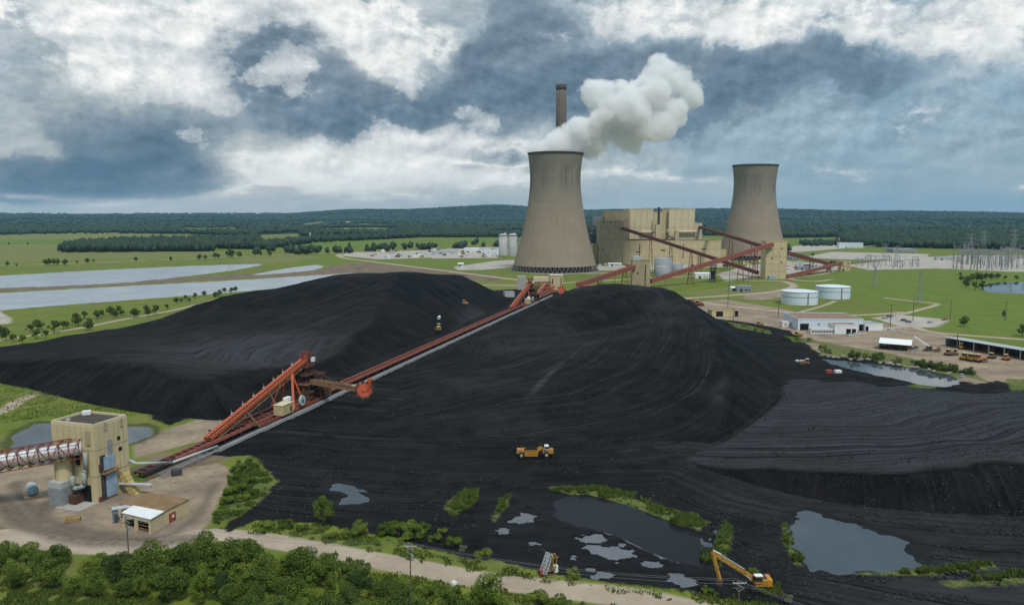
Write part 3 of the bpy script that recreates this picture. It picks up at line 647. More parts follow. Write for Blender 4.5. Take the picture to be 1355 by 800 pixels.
# loose lumps of coal on the near yard and the heap feet
def lumps(n):
    px = rng.uniform(215, 1420, n); py = rng.uniform(515, 796, n)
    u = (px - 677.5) / FPX; v = (400 - py) / FPX; dy = CP + v * SP; dz = -SP + v * CP; tt = -HC / dz; x, y = u * tt, dy * tt
    s = sdf(COAL, x, y, 30); s2 = sdf(SLURRY, x, y, 10); s3 = sdf(POND['big'][0], x, y, 10); s4 = sdf(POND['puddle'][0], x, y, 10)
    k = (s > 3) & (s2 < -1) & (s3 < -1) & (s4 < -1) & (fbm(x / 9, y / 5, 90, 3) > .47); x, y = x[k], y[k]; n = len(x)
    z = np.array([surf(a, b) for a, b in zip(x, y)]); r = .10 + .30 * rng.uniform(0, 1, n) ** 4
    O = np.array([(1, 0, 0), (-1, 0, 0), (0, 1, 0), (0, -1, 0), (0, 0, 1), (0, 0, -.6)], float); OF = np.array([(0, 2, 4), (2, 1, 4), (1, 3, 4), (3, 0, 4), (2, 0, 5), (1, 2, 5), (3, 1, 5), (0, 3, 5)])
    V = O[None] * (1 + rng.uniform(-.4, .4, (n, 6)))[:, :, None] * r[:, None, None]; a = rng.uniform(0, 6.28, n); ca, sa = np.cos(a)[:, None], np.sin(a)[:, None]
    V = np.stack([V[:, :, 0] * ca - V[:, :, 1] * sa + x[:, None], V[:, :, 0] * sa + V[:, :, 1] * ca + y[:, None], V[:, :, 2] + z[:, None] + .03], 2)
    m, t, b = newmat('coal lumps'); b.inputs['Roughness'].default_value = .6; b.inputs['Specular IOR Level'].default_value = .2
    t.put(b.inputs['Base Color'], t.mix(t.ramp(t.noise(t.pos(), .9, 2), .35, .65), (.006, .006, .0065), (.045, .044, .045)))
    o = npmesh('coal_lumps', V.reshape(-1, 3), (OF[None] + (np.arange(n) * 6)[:, None, None]).reshape(-1, 3), m); tag(o, kind='stuff')
lumps(60000)
# ------------------------------------------------------------------ haze: the humid air between here and the hills
hm = bpy.data.materials.new('haze'); hm.use_nodes = True; nt = hm.node_tree; nt.nodes.clear()
out = nt.nodes.new('ShaderNodeOutputMaterial'); pv = nt.nodes.new('ShaderNodeVolumePrincipled')
pv.inputs['Color'].default_value = (.34, .66, .95, 1); pv.inputs['Density'].default_value = HAZE = 3.2e-5; pv.inputs['Anisotropy'].default_value = 0.1
nt.links.new(pv.outputs[0], out.inputs['Volume'])
hb = MB(); hb.box((0, 0, 160), (32400, 32400, 328)); ho = hb.build('haze', hm); tag(ho, kind='stuff')

# ------------------------------------------------------------------ foliage materials
def leafmat(name, ca, cb, trans=.25):
    m, t, b = newmat(name); a = t.attr('tint'); p = t.pos()
    n = t.noise(p, .35, 3, .6)
    oi = t.n.new('ShaderNodeObjectInfo').outputs['Random']
    a = t.m('ADD', a, t.m('MULTIPLY', t.m('SUBTRACT', oi, .45), .7))
    c = t.mix(t.m('ADD', t.m('MULTIPLY', a, .6), t.m('MULTIPLY', t.m('SUBTRACT', n, .5), .9), clamp=True), ca, cb)
    t.put(b.inputs['Base Color'], c); b.inputs['Roughness'].default_value = .6; b.inputs['Specular IOR Level'].default_value = .25
    tr = t.n.new('ShaderNodeBsdfTranslucent'); t.put(tr.inputs['Color'], c); mx = t.n.new('ShaderNodeMixShader'); mx.inputs[0].default_value = trans
    o = t.n['Material Output']; t.l.new(b.outputs[0], mx.inputs[1]); t.l.new(tr.outputs[0], mx.inputs[2]); t.l.new(mx.outputs[0], o.inputs['Surface'])
    return m
leaf_a = leafmat('leaves broad', (.045, .085, .010), (.19, .25, .034)); leaf_b = leafmat('leaves bright', (.08, .13, .013), (.25, .30, .042))
leaf_c = leafmat('leaves dark', (.028, .058, .012), (.12, .17, .026)); leaf_d = leafmat('leaves grey', (.09, .105, .055), (.19, .20, .12))
bark = mat('bark', (.10, .08, .06), .9, .25, 3.0)
def unit(n):
    v = rng.normal(size=(n, 3)); return v / np.linalg.norm(v, axis=1)[:, None]
def leaf_cloud(lobes, n, size, name, m, parent):
    """n leaf sprays spread through the outer shell of the lobes (centre, radii)"""
    L = np.array([l[0] for l in lobes]); Rr = np.array([l[1] for l in lobes]); wgt = (Rr ** 2).sum(1); wgt = wgt / wgt.sum()
    k = rng.choice(len(lobes), n, p=wgt); d = unit(n); rad = rng.uniform(.55, 1.08, n) ** .7
    c = L[k] + d * Rr[k] * rad[:, None]
    # keep sprays that are not deep inside another lobe
    deep = np.zeros(n)
    for i in range(len(lobes)): deep = np.maximum(deep, (1 - (((c - L[i]) / Rr[i]) ** 2).sum(1)) * (k != i))
    c = c[deep < .55]; d = d[deep < .55]; n = len(c)
    nrm = d * .8 + unit(n) * .75 + np.array([0, 0, .35]); nrm /= np.linalg.norm(nrm, axis=1)[:, None]
    a = np.cross(nrm, unit(n)); a /= np.linalg.norm(a, axis=1)[:, None] + 1e-9; bb = np.cross(nrm, a)
    s = size * rng.uniform(.6, 1.35, n)[:, None]; e = rng.uniform(.45, .8, n)[:, None]
    bend = nrm * s * .22
    V = np.stack([c - a * s, c - bb * s * e + bend, c + a * s - bend * .5, c + bb * s * e + bend], 1).reshape(-1, 3)
    F = np.arange(4 * n).reshape(n, 4)
    kk = k[deep < .55]; tint = np.repeat(np.clip(rng.uniform(0, .8, n) + (hash2(kk, kk * 3 + 1, int(len(lobes) * 7 + size * 1000)) - .4) * .6, 0, 1), 4)
    return npmesh(name, V, F, m, parent, False, {'tint': tint})
def tree_proto(label, cat, H_, W_, n, size, m, seed, name='tree', trunkh=.3, lob=19, tall=1.0):
    global rng
    rng = np.random.default_rng(seed); rnd = random.Random(seed)
    root = thing(name, label, cat)
    base = H_ * trunkh
    lobes = []
    for i in range(lob):
        f = rnd.random(); ang = rnd.random() * 6.28; zz = base * .75 + (H_ - base * .75) * (.12 + .8 * f)
        prof = math.sin(math.pi * min(1, .18 + .78 * f)) ** .7
        rr_ = W_ * .5 * prof * rnd.uniform(.3, 1.0); r0 = W_ * rnd.uniform(.11, .25) * (.75 + .4 * prof)
        lobes.append(((math.cos(ang) * rr_, math.sin(ang) * rr_, min(zz, H_ - r0 * .7)), (r0, r0, r0 * rnd.uniform(.7, 1.0) * tall)))
    leaf_cloud(lobes, n, size, 'crown', m, root)
    tb = MB(); tr = max(.09, W_ * .035)
    x = y = 0.0; zs = [0, base * .6, base * 1.2, H_ * .62]; pts = []
    for i, z in enumerate(zs): pts.append((x, y, z)); x += rnd.uniform(-.2, .2); y += rnd.uniform(-.2, .2)
    for i in range(3): tb.tube(pts[i], pts[i + 1], tr * (1 - .25 * i), 7, tr * (.75 - .25 * i))
    for l in lobes[:6]:
        z0 = pts[1][2] + (pts[2][2] - pts[1][2]) * rnd.random(); tb.tube((pts[1][0], pts[1][1], z0), l[0], tr * .45, 5, tr * .12)
    tb.build('trunk', bark, root)
    return root
protos = {
    'oak': tree_proto('p', 'tree', 9.5, 8.0, 6500, .20, leaf_a, 1), 'oak2': tree_proto('p', 'tree', 8.5, 8.5, 6500, .20, leaf_a, 2, lob=22),
    'dark': tree_proto('p', 'tree', 9.0, 7.5, 6000, .19, leaf_c, 3), 'bright': tree_proto('p', 'tree', 8.0, 6.5, 5200, .18, leaf_b, 4),
    'tall': tree_proto('p', 'tree', 11.5, 6.5, 6500, .20, leaf_b, 5, lob=24, tall=1.25), 'bush': tree_proto('p', 'bush', 3.2, 4.0, 2200, .15, leaf_b, 6, 'bush', .12, 9),
    'bush2': tree_proto('p', 'bush', 3.6, 5.0, 2600, .16, leaf_a, 7, 'bush', .12, 11), 'grey': tree_proto('p', 'bush', 3.0, 3.4, 1500, .15, leaf_d, 8, 'bush', .12, 8),
    'farA': tree_proto('p', 'tree', 10, 8.5, 900, .55, leaf_c, 9), 'farB': tree_proto('p', 'tree', 9, 9, 900, .55, leaf_a, 10, lob=9), 'farC': tree_proto('p', 'tree', 11, 7, 800, .55, leaf_c, 12, tall=1.2)}
rng = np.random.default_rng(99)
_used = set()
def plant(kind, loc, s=1.0, label=None, group=None, cat=None):
    z = loc[2] if len(loc) > 2 else 0
    o = dup(protos[kind], (loc[0], loc[1], z - .05), random.random() * 6.28, label, group, (s * random.uniform(.92, 1.08), s * random.uniform(.92, 1.08), s * random.uniform(.9, 1.12)))
    if cat: o['category'] = cat
    return o
def inpoly(poly, n, mind, tries=40):
    p = np.array(poly); lo = p.min(0); hi = p.max(0); pts = []
    for _ in range(n * tries):
        x = random.uniform(lo[0], hi[0]); y = random.uniform(lo[1], hi[1])
        if sdf(poly, np.array([x]), np.array([y]), 5)[0] < 0: continue
        if any((x - a) ** 2 + (y - b) ** 2 < mind * mind for a, b in pts): continue
        pts.append((x, y))
        if len(pts) >= n: break
    return pts
# the thick belt of trees below the haul road: crowns overlap into a canopy
GB = 'trees of the thick belt below the haul road'
belt = G([(-60, 748), (60, 750), (180, 760), (300, 757), (420, 768), (520, 790), (560, 830), (400, 850), (250, 800), (60, 782), (-60, 778)])
kinds = ['oak', 'oak2', 'dark', 'bright', 'bright', 'tall', 'oak']
lab = {'oak': 'leafy round green tree in the thick belt along the near edge of the view', 'oak2': 'wide low green tree in the thick belt along the near edge of the view',
       'dark': 'dark green tree in the thick belt along the near edge of the view', 'bright': 'fresh bright green tree in the thick belt along the near edge of the view', 'tall': 'tall light green tree standing out of the thick belt along the near edge'}
for i, (x, y) in enumerate(inpoly(belt, 64, 3.9)):
    k = random.choice(kinds); plant(k, (x, y), random.uniform(.45, .85) * (.8 if k == 'tall' else 1), lab[k], GB)
GS = 'low bushes in front of the tree belt'
front_b = G([(-60, 733), (60, 735), (150, 746), (250, 742), (300, 730), (380, 746), (460, 760), (470, 768), (300, 762), (150, 760), (-60, 750)])
for x, y in inpoly(front_b, 34, 2.4): plant(random.choice(['bush', 'bush2']), (x, y), random.uniform(.7, 1.15), 'low leafy bush at the lip of the tree belt beside the dirt loop', GS)
for px, py, s, k in [(275, 748, .9, 'oak'), (240, 760, .8, 'oak2'), (330, 762, .85, 'oak'), (395, 770, .9, 'oak2'), (430, 776, .75, 'oak'), (205, 766, .9, 'oak')]:
    plant(k, P(px, py), s, lab[k], GB)
# a looser lower edge: bushes under the haul road
GU = 'bushes between haul road and lower edge'
for x, y in inpoly(G([(470, 772), (560, 786), (620, 796), (720, 806), (800, 822), (760, 860), (560, 850), (450, 815)]), 42, 2.6):
    plant(random.choice(['bush', 'bush2', 'bush']), (x, y), random.uniform(.7, 1.1), 'bright green bush in the scrub just below the pale haul road', GU)
plant('bright', P(642, 800), .95, 'tall leafy tree overlapping the haul road beside the white boulder', cat='tree')
plant('tall', P(428, 696), .62, 'tall narrow green tree alone on the verge below the slate puddle', cat='tree')
plant('bright', P(478, 707), .55, 'light green young tree right of the tall verge tree', cat='tree')
GV = 'bushes on the verge between haul road and coal'
for px, py, s, k in [(505, 707, .9, 'bush2'), (528, 708, .95, 'bush'), (550, 712, 1.0, 'bush2'), (575, 718, .75, 'bush'), (465, 712, .8, 'bush'), (535, 718, .6, 'bush'), (600, 724, .8, 'bush'), (612, 730, .7, 'grey'), (350, 700, .7, 'bush'), (380, 699, .7, 'bush2'), (400, 702, .65, 'bush'),
                     (345, 706, .55, 'bush'), (440, 712, .55, 'bush'), (500, 720, .5, 'bush'), (520, 700, .7, 'bush'), (560, 704, .7, 'bush2'), (585, 708, .55, 'bush'), (543, 700, .8, 'bush')]:
    plant(k, P(px, py), s, 'scrubby bush in the green strip between haul road and coal', GV)
plant('bush', P(640, 742), .85, 'small bush where the verge narrows beside the slurry pit')
plant('bright', P(759, 768), .38, 'round bush beside the rusty pump rig on the verge', cat='bush')
plant('grey', P(1042, 797), .75, 'grey leaved shrub right of the yellow excavator')
plant('bush2', P(935, 783), .5, 'low dark bush under the excavator boom')
plant('bush', P(999, 762), .6, 'small bush standing behind the excavator cab')
GR = 'bushes on the green bank right of the shed'
for px, py, s in [(322, 625, .8), (312, 640, .8), (318, 652, .9), (300, 668, .8), (328, 640, .8), (305, 655, .8), (296, 682, .7), (322, 664, .7), (310, 625, .6), (330, 655, .6)]:
    plant(random.choice(['bush', 'bush2']), P(px, py), s, 'leafy bush on the green bank between shed yard and coal', GR)
# reeds round the slurry pit are grass (below); three pond bushes
# row along the pale lane on the left
GL = 'trees along the pale lane left of the coal'
lane_trees = [(8, 450, 1.0), (0, 443, .8), (18, 452, .7), (40, 440, .8), (50, 436, 1.0), (48, 448, .9), (72, 440, 1.1), (84, 436, .9), (90, 434, .7), (100, 426, .9), (104, 431, .9), (111, 422, .9), (118, 432, .8), (128, 422, .8), (135, 420, .8), (117, 437, .9), (146, 417, .9), (152, 420, .8), (157, 415, .9), (162, 418, .7),
               (178, 420, 1.0), (194, 413, .8), (196, 418, .7), (206, 416, 1.0), (221, 409, .6), (233, 401, .7), (240, 400, .6), (246, 397, .7), (258, 395, .8), (291, 392, .9), (297, 388, .8), (306, 388, .9), (312, 386, .8), (285, 394, .7), (250, 400, .6), (270, 392, .7), (30, 455, .8), (60, 447, .7)]
for px, py, s in lane_trees: plant(random.choice(['farA', 'farB', 'farB']), P(px, py), s * .78, 'dark bushy tree in the row along the pale lane left of the coal', GL)
GH = 'lone trees and clumps along the far pale road'
for px, py, s in [(10, 352, .9), (22, 352, .6), (60, 351, 1.2), (66, 351, 1.3), (72, 351, 1.2), (77, 351, 1.1), (87, 351, 1.3), (102, 349, .6), (116, 348, 1.1), (124, 346, .6), (180, 346, .9), (226, 345, .9), (264, 344, 1.4), (272, 343, 1.0), (285, 342, 1.2), (289, 342, 1.1), (304, 341, 1.9), (308, 340, 1.6), (317, 341, 1.4), (338, 338, 1.4),
                  (345, 339, 1.2), (357, 339, 1.2), (400, 335, 1.3), (413, 335, 1.1), (37, 324, .8), (12, 324, .7)]:
    plant(random.choice(['farA', 'farC']), P(px, py), s * .8, 'small dark tree near the pale road beyond the reservoirs', GH)
GP = 'bushes round the far pond at the right'
for px, py, s in [(1272, 372, .9), (1280, 376, 1.2), (1287, 374, 1.4), (1292, 372, 1.5), (1298, 372, 1.3), (1305, 370, 1.2), (1312, 370, 1.1), (1320, 369, 1.0), (1278, 380, 1.1), (1290, 384, 1.2), (1300, 378, .9), (1270, 366, .8), (1330, 370, .8), (1345, 370, .8), (1298, 383, 1.1)]:
    plant(random.choice(['farB', 'farA']), P(px, py), s * .75, 'dark bushy tree crowding the far pond at the right', GP)
plant('farA', P(1276, 432), .8, 'dark round bush alone in the bright meadow', cat='bush'); plant('farC', P(1328, 420), .45, 'small upright bush further up the bright meadow', cat='bush')
plant('farB', P(1353, 445), .9, 'dark bush cut by the right edge of the view', cat='bush'); plant('farB', P(1075, 340), .9, 'round bush on the pale pad behind the right gallery', cat='bush')

# ------------------------------------------------------------------ woods far off: crowns by the thousand, one mass per wood
def ico():
    import bmesh
    bm = bmesh.new(); bmesh.ops.create_icosphere(bm, subdivisions=1, radius=1); bm.verts.ensure_lookup_table()
    V = np.array([v.co[:] for v in bm.verts]); F = np.array([[v.index for v in f.verts] for f in bm.faces]); bm.free(); return V, F
IV, IF = ico()
wood_mat = leafmat('far crowns', (.012, .028, .012), (.032, .056, .022), .1)
def crowns(name, x, y, hgt, rad):
    n = len(x); z = far_rise(x, y); m = len(IV)
    d = 1 + rng.uniform(-.42, .42, (n, m)); V = IV[None] * d[:, :, None]
    V = V * np.stack([rad * rng.uniform(.85, 1.2, n), rad * rng.uniform(.85, 1.2, n), hgt * .55], 1)[:, None]
    V[:, :, 2] += (z + hgt * .5)[:, None]; V[:, :, 0] += x[:, None]; V[:, :, 1] += y[:, None]
    F = (IF[None] + (np.arange(n) * m)[:, None, None]).reshape(-1, 3)
    tint = np.repeat(rng.uniform(0, 1, n), m)
    o = npmesh(name, V.reshape(-1, 3), F, wood_mat, None, True, {'tint': tint}); tag(o, kind='stuff'); return o
def unproj(px, py):
    u = (px - 677.5) / FPX; v = (400 - py) / FPX; dy = CP + v * SP; dz = -SP + v * CP
    t = -HC / dz; return u * t, dy * t
def wood(polys, n, h=(13, 19), cut=(), name='woods', thin=0.0):
    xs, ys = [], []
    allp = np.concatenate([np.array(q, float) for q in polys]); lo = allp.min(0); hi = allp.max(0)
    px = rng.uniform(lo[0], hi[0], n * 6); py = rng.uniform(lo[1], hi[1], n * 6)
    ok = np.zeros(len(px), bool)
    for q in polys: ok |= sdf(q, px, py, 50) > 0
    for q in cut: ok &= sdf(q, px, py, 50) < 0
    if thin: ok &= fbm(px / 14, py / 2.2, 55, 3) > thin
    px, py = px[ok][:n], py[ok][:n]
    x, y = unproj(px, py); x = x + rng.normal(0, 3, len(x)); r = np.hypot(x, y)
    ok = np.hypot(x, y) < 14300; x, y = x[ok], y[ok]; r = np.hypot(x, y)
    hgt = rng.uniform(h[0], h[1], len(x)); rad = np.maximum(hgt * .42, r * .0022) * rng.uniform(.55, 1.5, len(x))
    return crowns(name, x, y, hgt, rad)
fields = [[(390, 295.5), (425, 294), (445, 297), (405, 299.5)], [(418, 302), (500, 301), (540, 304), (500, 307.5), (430, 306)], [(470, 297), (515, 298), (520, 299.5), (475, 299.3)], [(238, 302), (315, 301.5), (322, 306), (245, 307)], [(350, 322), (440, 316), (640, 313), (680, 316), (600, 325), (500, 330), (350, 330)],
          [(560, 296), (610, 293.5), (660, 295), (600, 298)], [(1290, 292), (1355, 290), (1360, 295), (1300, 296)], [(1020, 317), (1110, 316), (1110, 327), (1020, 328)], [(340, 309), (396, 308), (396, 314), (340, 314)], [(650, 306), (700, 304), (700, 312), (655, 312)], [(300, 290), (350, 289), (360, 291), (310, 292)], [(40, 289.2), (170, 288.4), (210, 289.2), (70, 290.4)], [(200, 296), (300, 294.5), (330, 296), (230, 298)], [(1040, 300), (1130, 298.5), (1150, 300), (1060, 302)], [(1180, 306), (1260, 304), (1270, 306), (1200, 308.5)], [(0, 299), (90, 297), (120, 298.5), (20, 301)]]
wood([[(83, 334), (280, 332.5), (284, 327), (345, 323), (340, 317.5), (130, 323.5), (86, 330)]], 1300, (14, 20))
wood([[(280, 329), (345, 325), (420, 317), (500, 313), (640, 309), (690, 309), (690, 314), (560, 314), (480, 318), (420, 321), (350, 330)]], 900, (12, 18))
wood([[(-350, 311), (-350, 288), (0, 286), (200, 285.2), (450, 285.2), (690, 285.5), (700, 309), (560, 311), (340, 313), (240, 309.5), (100, 309), (0, 311)]], 9000, (13, 19), fields)
wood([[(-350, 288), (-350, 283.6), (700, 283.6), (700, 287)]], 2600, (14, 20))
wood([[(690, 309), (690, 285), (1000, 285), (1030, 285), (1400, 284.5), (1650, 285), (1650, 334), (1355, 330), (1240, 329), (1150, 326.5), (1115, 322), (1110, 314), (1030, 315), (950, 312)]], 10000, (14, 20), fields)
wood([[(690, 287), (690, 283.6), (1650, 283.6), (1650, 287)]], 2600, (14, 20))
wood([[(330, 333), (430, 331), (560, 326), (640, 322), (660, 320), (690, 322), (690, 326), (600, 329), (430, 336), (340, 337)]], 150, (9, 16), (), 'woods', .55)
wood([[(1060, 322), (1110, 321), (1112, 325), (1065, 326)], [(1000, 330), (1045, 329), (1045, 332), (1000, 333)]], 130, (8, 13))

def hillwood(a0, a1, r0, r1, n):
    a = rng.uniform(a0, a1, n) / 1000; r = rng.uniform(r0, r1, n); x = r * np.sin(a); y = r * np.cos(a)
    crowns('woods', x, y, rng.uniform(13, 20, n), rng.uniform(14, 26, n))
hillwood(-340, 140, 7400, 10200, 7000); hillwood(120, 640, 7200, 10000, 6500)
# ------------------------------------------------------------------ grass and reeds near the road, verge and slurry pit
grass_mat = leafmat('grass blades', (.060, .105, .016), (.16, .185, .04), .3)
def grass(polys, n, h, name='grass', mt=None):
    xs = []; ys = []
    for poly in polys:
        p = np.array(G(poly)); lo = p.min(0); hi = p.max(0); m = int(n * 4)
        x = rng.uniform(lo[0], hi[0], m); y = rng.uniform(lo[1], hi[1], m)
        k = (sdf([tuple(q) for q in p], x, y, 20) + (vnoise(x / 1.6, y / 1.6, 3) - .6) * 2.5 > 0) & (fbm(x / 3, y / 3, 13, 2) > .36); xs.append(x[k][:n]); ys.append(y[k][:n])
    x = np.concatenate(xs); y = np.concatenate(ys); m = len(x)
    a = rng.uniform(0, 6.28, m); hh = h * rng.uniform(.5, 1.3, m) * (.5 + fbm(x / 6, y / 6, 14, 2)); wd = .10 + hh * .16
    dx = np.cos(a) * wd; dy = np.sin(a) * wd; lx = rng.normal(0, .25, m) * hh; ly = rng.normal(0, .25, m) * hh
    z0 = np.full(m, -.12)
    V = np.stack([np.stack([x - dx, y - dy, z0], 1), np.stack([x + dx, y + dy, z0], 1), np.stack([x + dx * .3 + lx, y + dy * .3 + ly, hh], 1), np.stack([x - dx * .3 + lx, y - dy * .3 + ly, hh * .9], 1)], 1).reshape(-1, 3)
    o = npmesh(name, V, np.arange(4 * m).reshape(m, 4), mt or grass_mat, None, False, {'tint': np.repeat(rng.uniform(0, 1, m), 4)}); tag(o, kind='stuff')
grass([[(330, 692), (430, 692), (520, 716), (600, 738), (700, 757), (800, 772), (900, 781), (1000, 792), (1060, 802), (1000, 808), (880, 792), (740, 772), (640, 758), (560, 745), (480, 728), (400, 712), (330, 704)]], 16000, .5)
grass([[(430, 730), (560, 765), (700, 785), (860, 806), (860, 830), (600, 830), (460, 790)]], 9000, .5)
grass([[(-60, 765), (100, 775), (260, 795), (300, 830), (-60, 830)]], 12000, .45)
grass([[(312, 612), (330, 608), (362, 634), (355, 652), (318, 682), (283, 698), (284, 680), (300, 650)]], 5000, .7)
reeds = [[(722, 647), (780, 645), (800, 648), (800, 652), (735, 651)], [(780, 643), (840, 655), (845, 664), (790, 656)], [(842, 660), (880, 672), (938, 689), (928, 701), (900, 695), (860, 675)], [(880, 678), (935, 690), (932, 701), (905, 697)], [(952, 712), (960, 690), (968, 700), (964, 730), (955, 752), (925, 738), (926, 722), (945, 726)],
         [(1034, 690), (1041, 690), (1048, 722), (1062, 748), (1052, 746), (1040, 720)], [(1180, 758), (1230, 750), (1310, 742), (1316, 750), (1240, 758)], [(588, 672), (612, 648), (634, 648), (630, 662), (602, 684)], [(656, 676), (664, 662), (676, 655), (668, 672)], [(1000, 774), (1030, 772), (1040, 790), (1010, 788)], [(1268, 768), (1355, 755), (1400, 756), (1355, 765)]]
grass(reeds, 1300, .9)
grass([[(-60, 500), (30, 512), (110, 530), (200, 545), (150, 556), (60, 552), (0, 560), (-60, 560)]], 6000, .5)
# ------------------------------------------------------------------ materials of the works
cream = mat('cream cladding', (.52, .43, .255), .75, .06, .15, streak=.30)
cream2 = mat('pale cream cladding', (.58, .50, .33), .75, .06, .12, streak=.18)
seamc = mat('cladding seam', (.44, .365, .215), .8, .06, .2)
cream_old = mat('stained cream cladding', (.38, .31, .20), .8, .12, .2, streak=.6)
roofdark = mat('dark roof felt', (.075, .062, .052), .9, .2, .5, fine=.4)
white = mat('white paint', (.70, .71, .71), .55, .05, .5, streak=.15)
bluewhite = mat('pale blue tank paint', (.58, .66, .72), .5, .04, .3, streak=.12)
grey = mat('grey steel', (.26, .28, .29), .6, .12, .8, streak=.3)
lgrey = mat('galvanised steel', (.42, .44, .45), .5, .1, .8, streak=.2)
dgrey = mat('dark steel', (.055, .055, .058), .7, .2, .8)
black_ = mat('black opening', (.008, .008, .009), .9, .1, 1.0)
redst = mat('red oxide steel', (.23, .058, .036), .75, .2, .8, (.12, .04, .03), streak=.4)
redpale = mat('faded red cladding', (.34, .115, .08), .75, .15, .4, streak=.3)
orange = mat('orange paint', (.54, .105, .03), .6, .12, .6, (.36, .075, .03), streak=.35, fine=.25)
rust = mat('rust', (.11, .05, .028), .9, .25, 1.2, (.05, .03, .022))
rusttan = mat('rusty tan steel', (.26, .165, .09), .85, .22, 1.0, (.13, .07, .04))
conc = mat('concrete', (.40, .38, .35), .9, .1, .4, fine=.3, streak=.2)
yellow = mat('machine yellow', (.46, .25, .028), .7, .16, 1.6, (.22, .12, .025), streak=.6, fine=.6)
rubber = mat('black rubber', (.02, .02, .02), .85, .2, 2.0)
glass_d = mat('dark glass', (.02, .03, .04), .12, .1, 1.0, spec=.6)
bluepan = mat('blue panel', (.30, .41, .52), .55, .16, .6, streak=.4)
redbright = mat('red paint', (.30, .055, .035), .55, .1, .8, streak=.2)
wood_m = mat('weathered pole wood', (.12, .10, .085), .9, .2, 2.0)
rustroof = mat('rusty gravel roof', (.30, .19, .12), .95, .2, .25, (.17, .12, .09), fine=.5)
brownroof = mat('brown shed roof', (.235, .15, .075), .9, .16, .3, (.17, .105, .055), fine=.4)

def tower_mat():
    m, t, b = newmat('cooling tower concrete'); p = t.coord('Object'); s = t.sep(p)
    ang = t.m('ARCTAN2', s[0], s[1])
    hgt = t.ramp(s[2], 60, 130)
    c = t.mix(hgt, (.265, .212, .158), (.205, .188, .152))
    n1 = t.noise(t.xyz(t.m('MULTIPLY', ang, 14.0), t.m('MULTIPLY', s[2], .02), 0.0), 1.0, 5, .65)
    c = t.mix(t.m('MULTIPLY', t.ramp(n1, .42, .75), .26), c, (.115, .095, .075))
    n2 = t.noise(t.xyz(t.m('MULTIPLY', ang, 1.2), t.m('MULTIPLY', s[2], .05), 5.0), 1.0, 4, .6)
    c = t.mix(t.m('MULTIPLY', t.ramp(n2, .45, .7), .35), c, (.31, .262, .21))
    lift = t.m('FRACT', t.m('MULTIPLY', s[2], 1 / 4.2)); c = t.mix(t.ramp(lift, .90, .97, 0, .22), c, (.10, .09, .075))
    rib = t.m('FRACT', t.m('MULTIPLY', ang, 72 / 6.2832)); c = t.mix(t.m('MULTIPLY', t.ramp(rib, .86, .95), .12), c, (.08, .07, .06))
    # dark algae streaks running from the upper shell
    st = t.noise(t.xyz(t.m('MULTIPLY', ang, 26.0), t.m('MULTIPLY', s[2], .006), 2.0), 1.0, 3, .6)
    zone = t.m('MULTIPLY', t.ramp(s[2], 105, 122), t.ramp(s[2], 140, 150, 1, 0)); side = t.noise(t.xyz(ang, 0.0, 3.0), 2.0, 2)
    c = t.mix(t.m('MULTIPLY', t.m('MULTIPLY', zone, t.ramp(st, .45, .6)), t.ramp(side, .42, .6, 0, .55)), c, (.06, .055, .045))
    t.put(b.inputs['Base Color'], c); b.inputs['Roughness'].default_value = .92; b.inputs['Specular IOR Level'].default_value = .2
    return m
tconc = tower_mat()
def cooling_tower(loc, s, label, rz=0):
    root = thing('cooling_tower', label, 'cooling tower', loc, 'twin cooling towers', rz)
    prof = [(57.6, 8.5), (54.6, 20), (51.3, 32), (48.0, 43), (44.9, 57), (42.0, 71), (39.4, 84), (37.2, 97), (35.7, 110), (34.9, 122), (35.0, 133), (35.8, 144), (36.9, 154), (37.9, 161.5)]
    sp = []
    for i in range(len(prof) - 1):                     # refine
        for k in range(3): f = k / 3; sp.append((prof[i][0] * (1 - f) + prof[i + 1][0] * f, prof[i][1] * (1 - f) + prof[i + 1][1] * f))
    sp.append(prof[-1]); sp = [(r * s, z * s) for r, z in sp]
    mb = MB(); mb.lathe(sp + [(sp[-1][0] - 1.0, sp[-1][1])] + [(r - 1.1, z) for r, z in reversed(sp)] + [sp[0]], n=120)
    o = mb.build('shell', tconc, None, True); o.parent = root
    rim = MB(); rt, zt = sp[-1]; rim.lathe([(rt + .05, zt - 1.8), (rt + .75, zt - 1.6), (rt + .8, zt + .7), (rt - 1.4, zt + .7), (rt - 1.4, zt - .05)], n=120)
    o = rim.build('rim', mat('rim concrete', (.085, .08, .072), .9, .2, .3), None, True); o.parent = root
    col = MB(); rb, zb = sp[0]; n = 60; rg = 60.5 * s
    for i in range(n):
        a0 = 2 * math.pi * i / n; a1 = 2 * math.pi * (i + .5) / n; a2 = 2 * math.pi * (i + 1) / n
        q = (rb * math.cos(a1) * .99, rb * math.sin(a1) * .99, zb + .4)
        col.bar((rg * math.cos(a0), rg * math.sin(a0), 0), q, .8, .8); col.bar((rg * math.cos(a2), rg * math.sin(a2), 0), q, .8, .8)
    o = col.build('columns', mat('column concrete', (.13, .12, .11), .9, .15, .3)); o['kind'] = 'stuff'; o.parent = root; o.name = 'column_ring'
    fill = MB(); fill.lathe([(rb - 5, .2), (rb - 5.5, zb + 1)], n=96); o = fill.build('fill_pack', dgrey, None, True); o.parent = root
    bas = MB(); bas.lathe([(rg + 2.5, 0), (rg + 2.5, 1.3), (rg + 1.9, 1.3), (rg + 1.9, .3)], n=96); o = bas.build('basin_wall', conc); o.parent = root
    return root
T1 = P(734, 358); T1.z = 0
cooling_tower(T1, 1.0, 'nearer and taller looking cooling tower with white steam pouring from its rim')
T2 = P(995, 343); T2.z = 0
ct2 = cooling_tower(T2, 1.0, 'farther steamless cooling tower right of the cream boiler houses', 2.1)

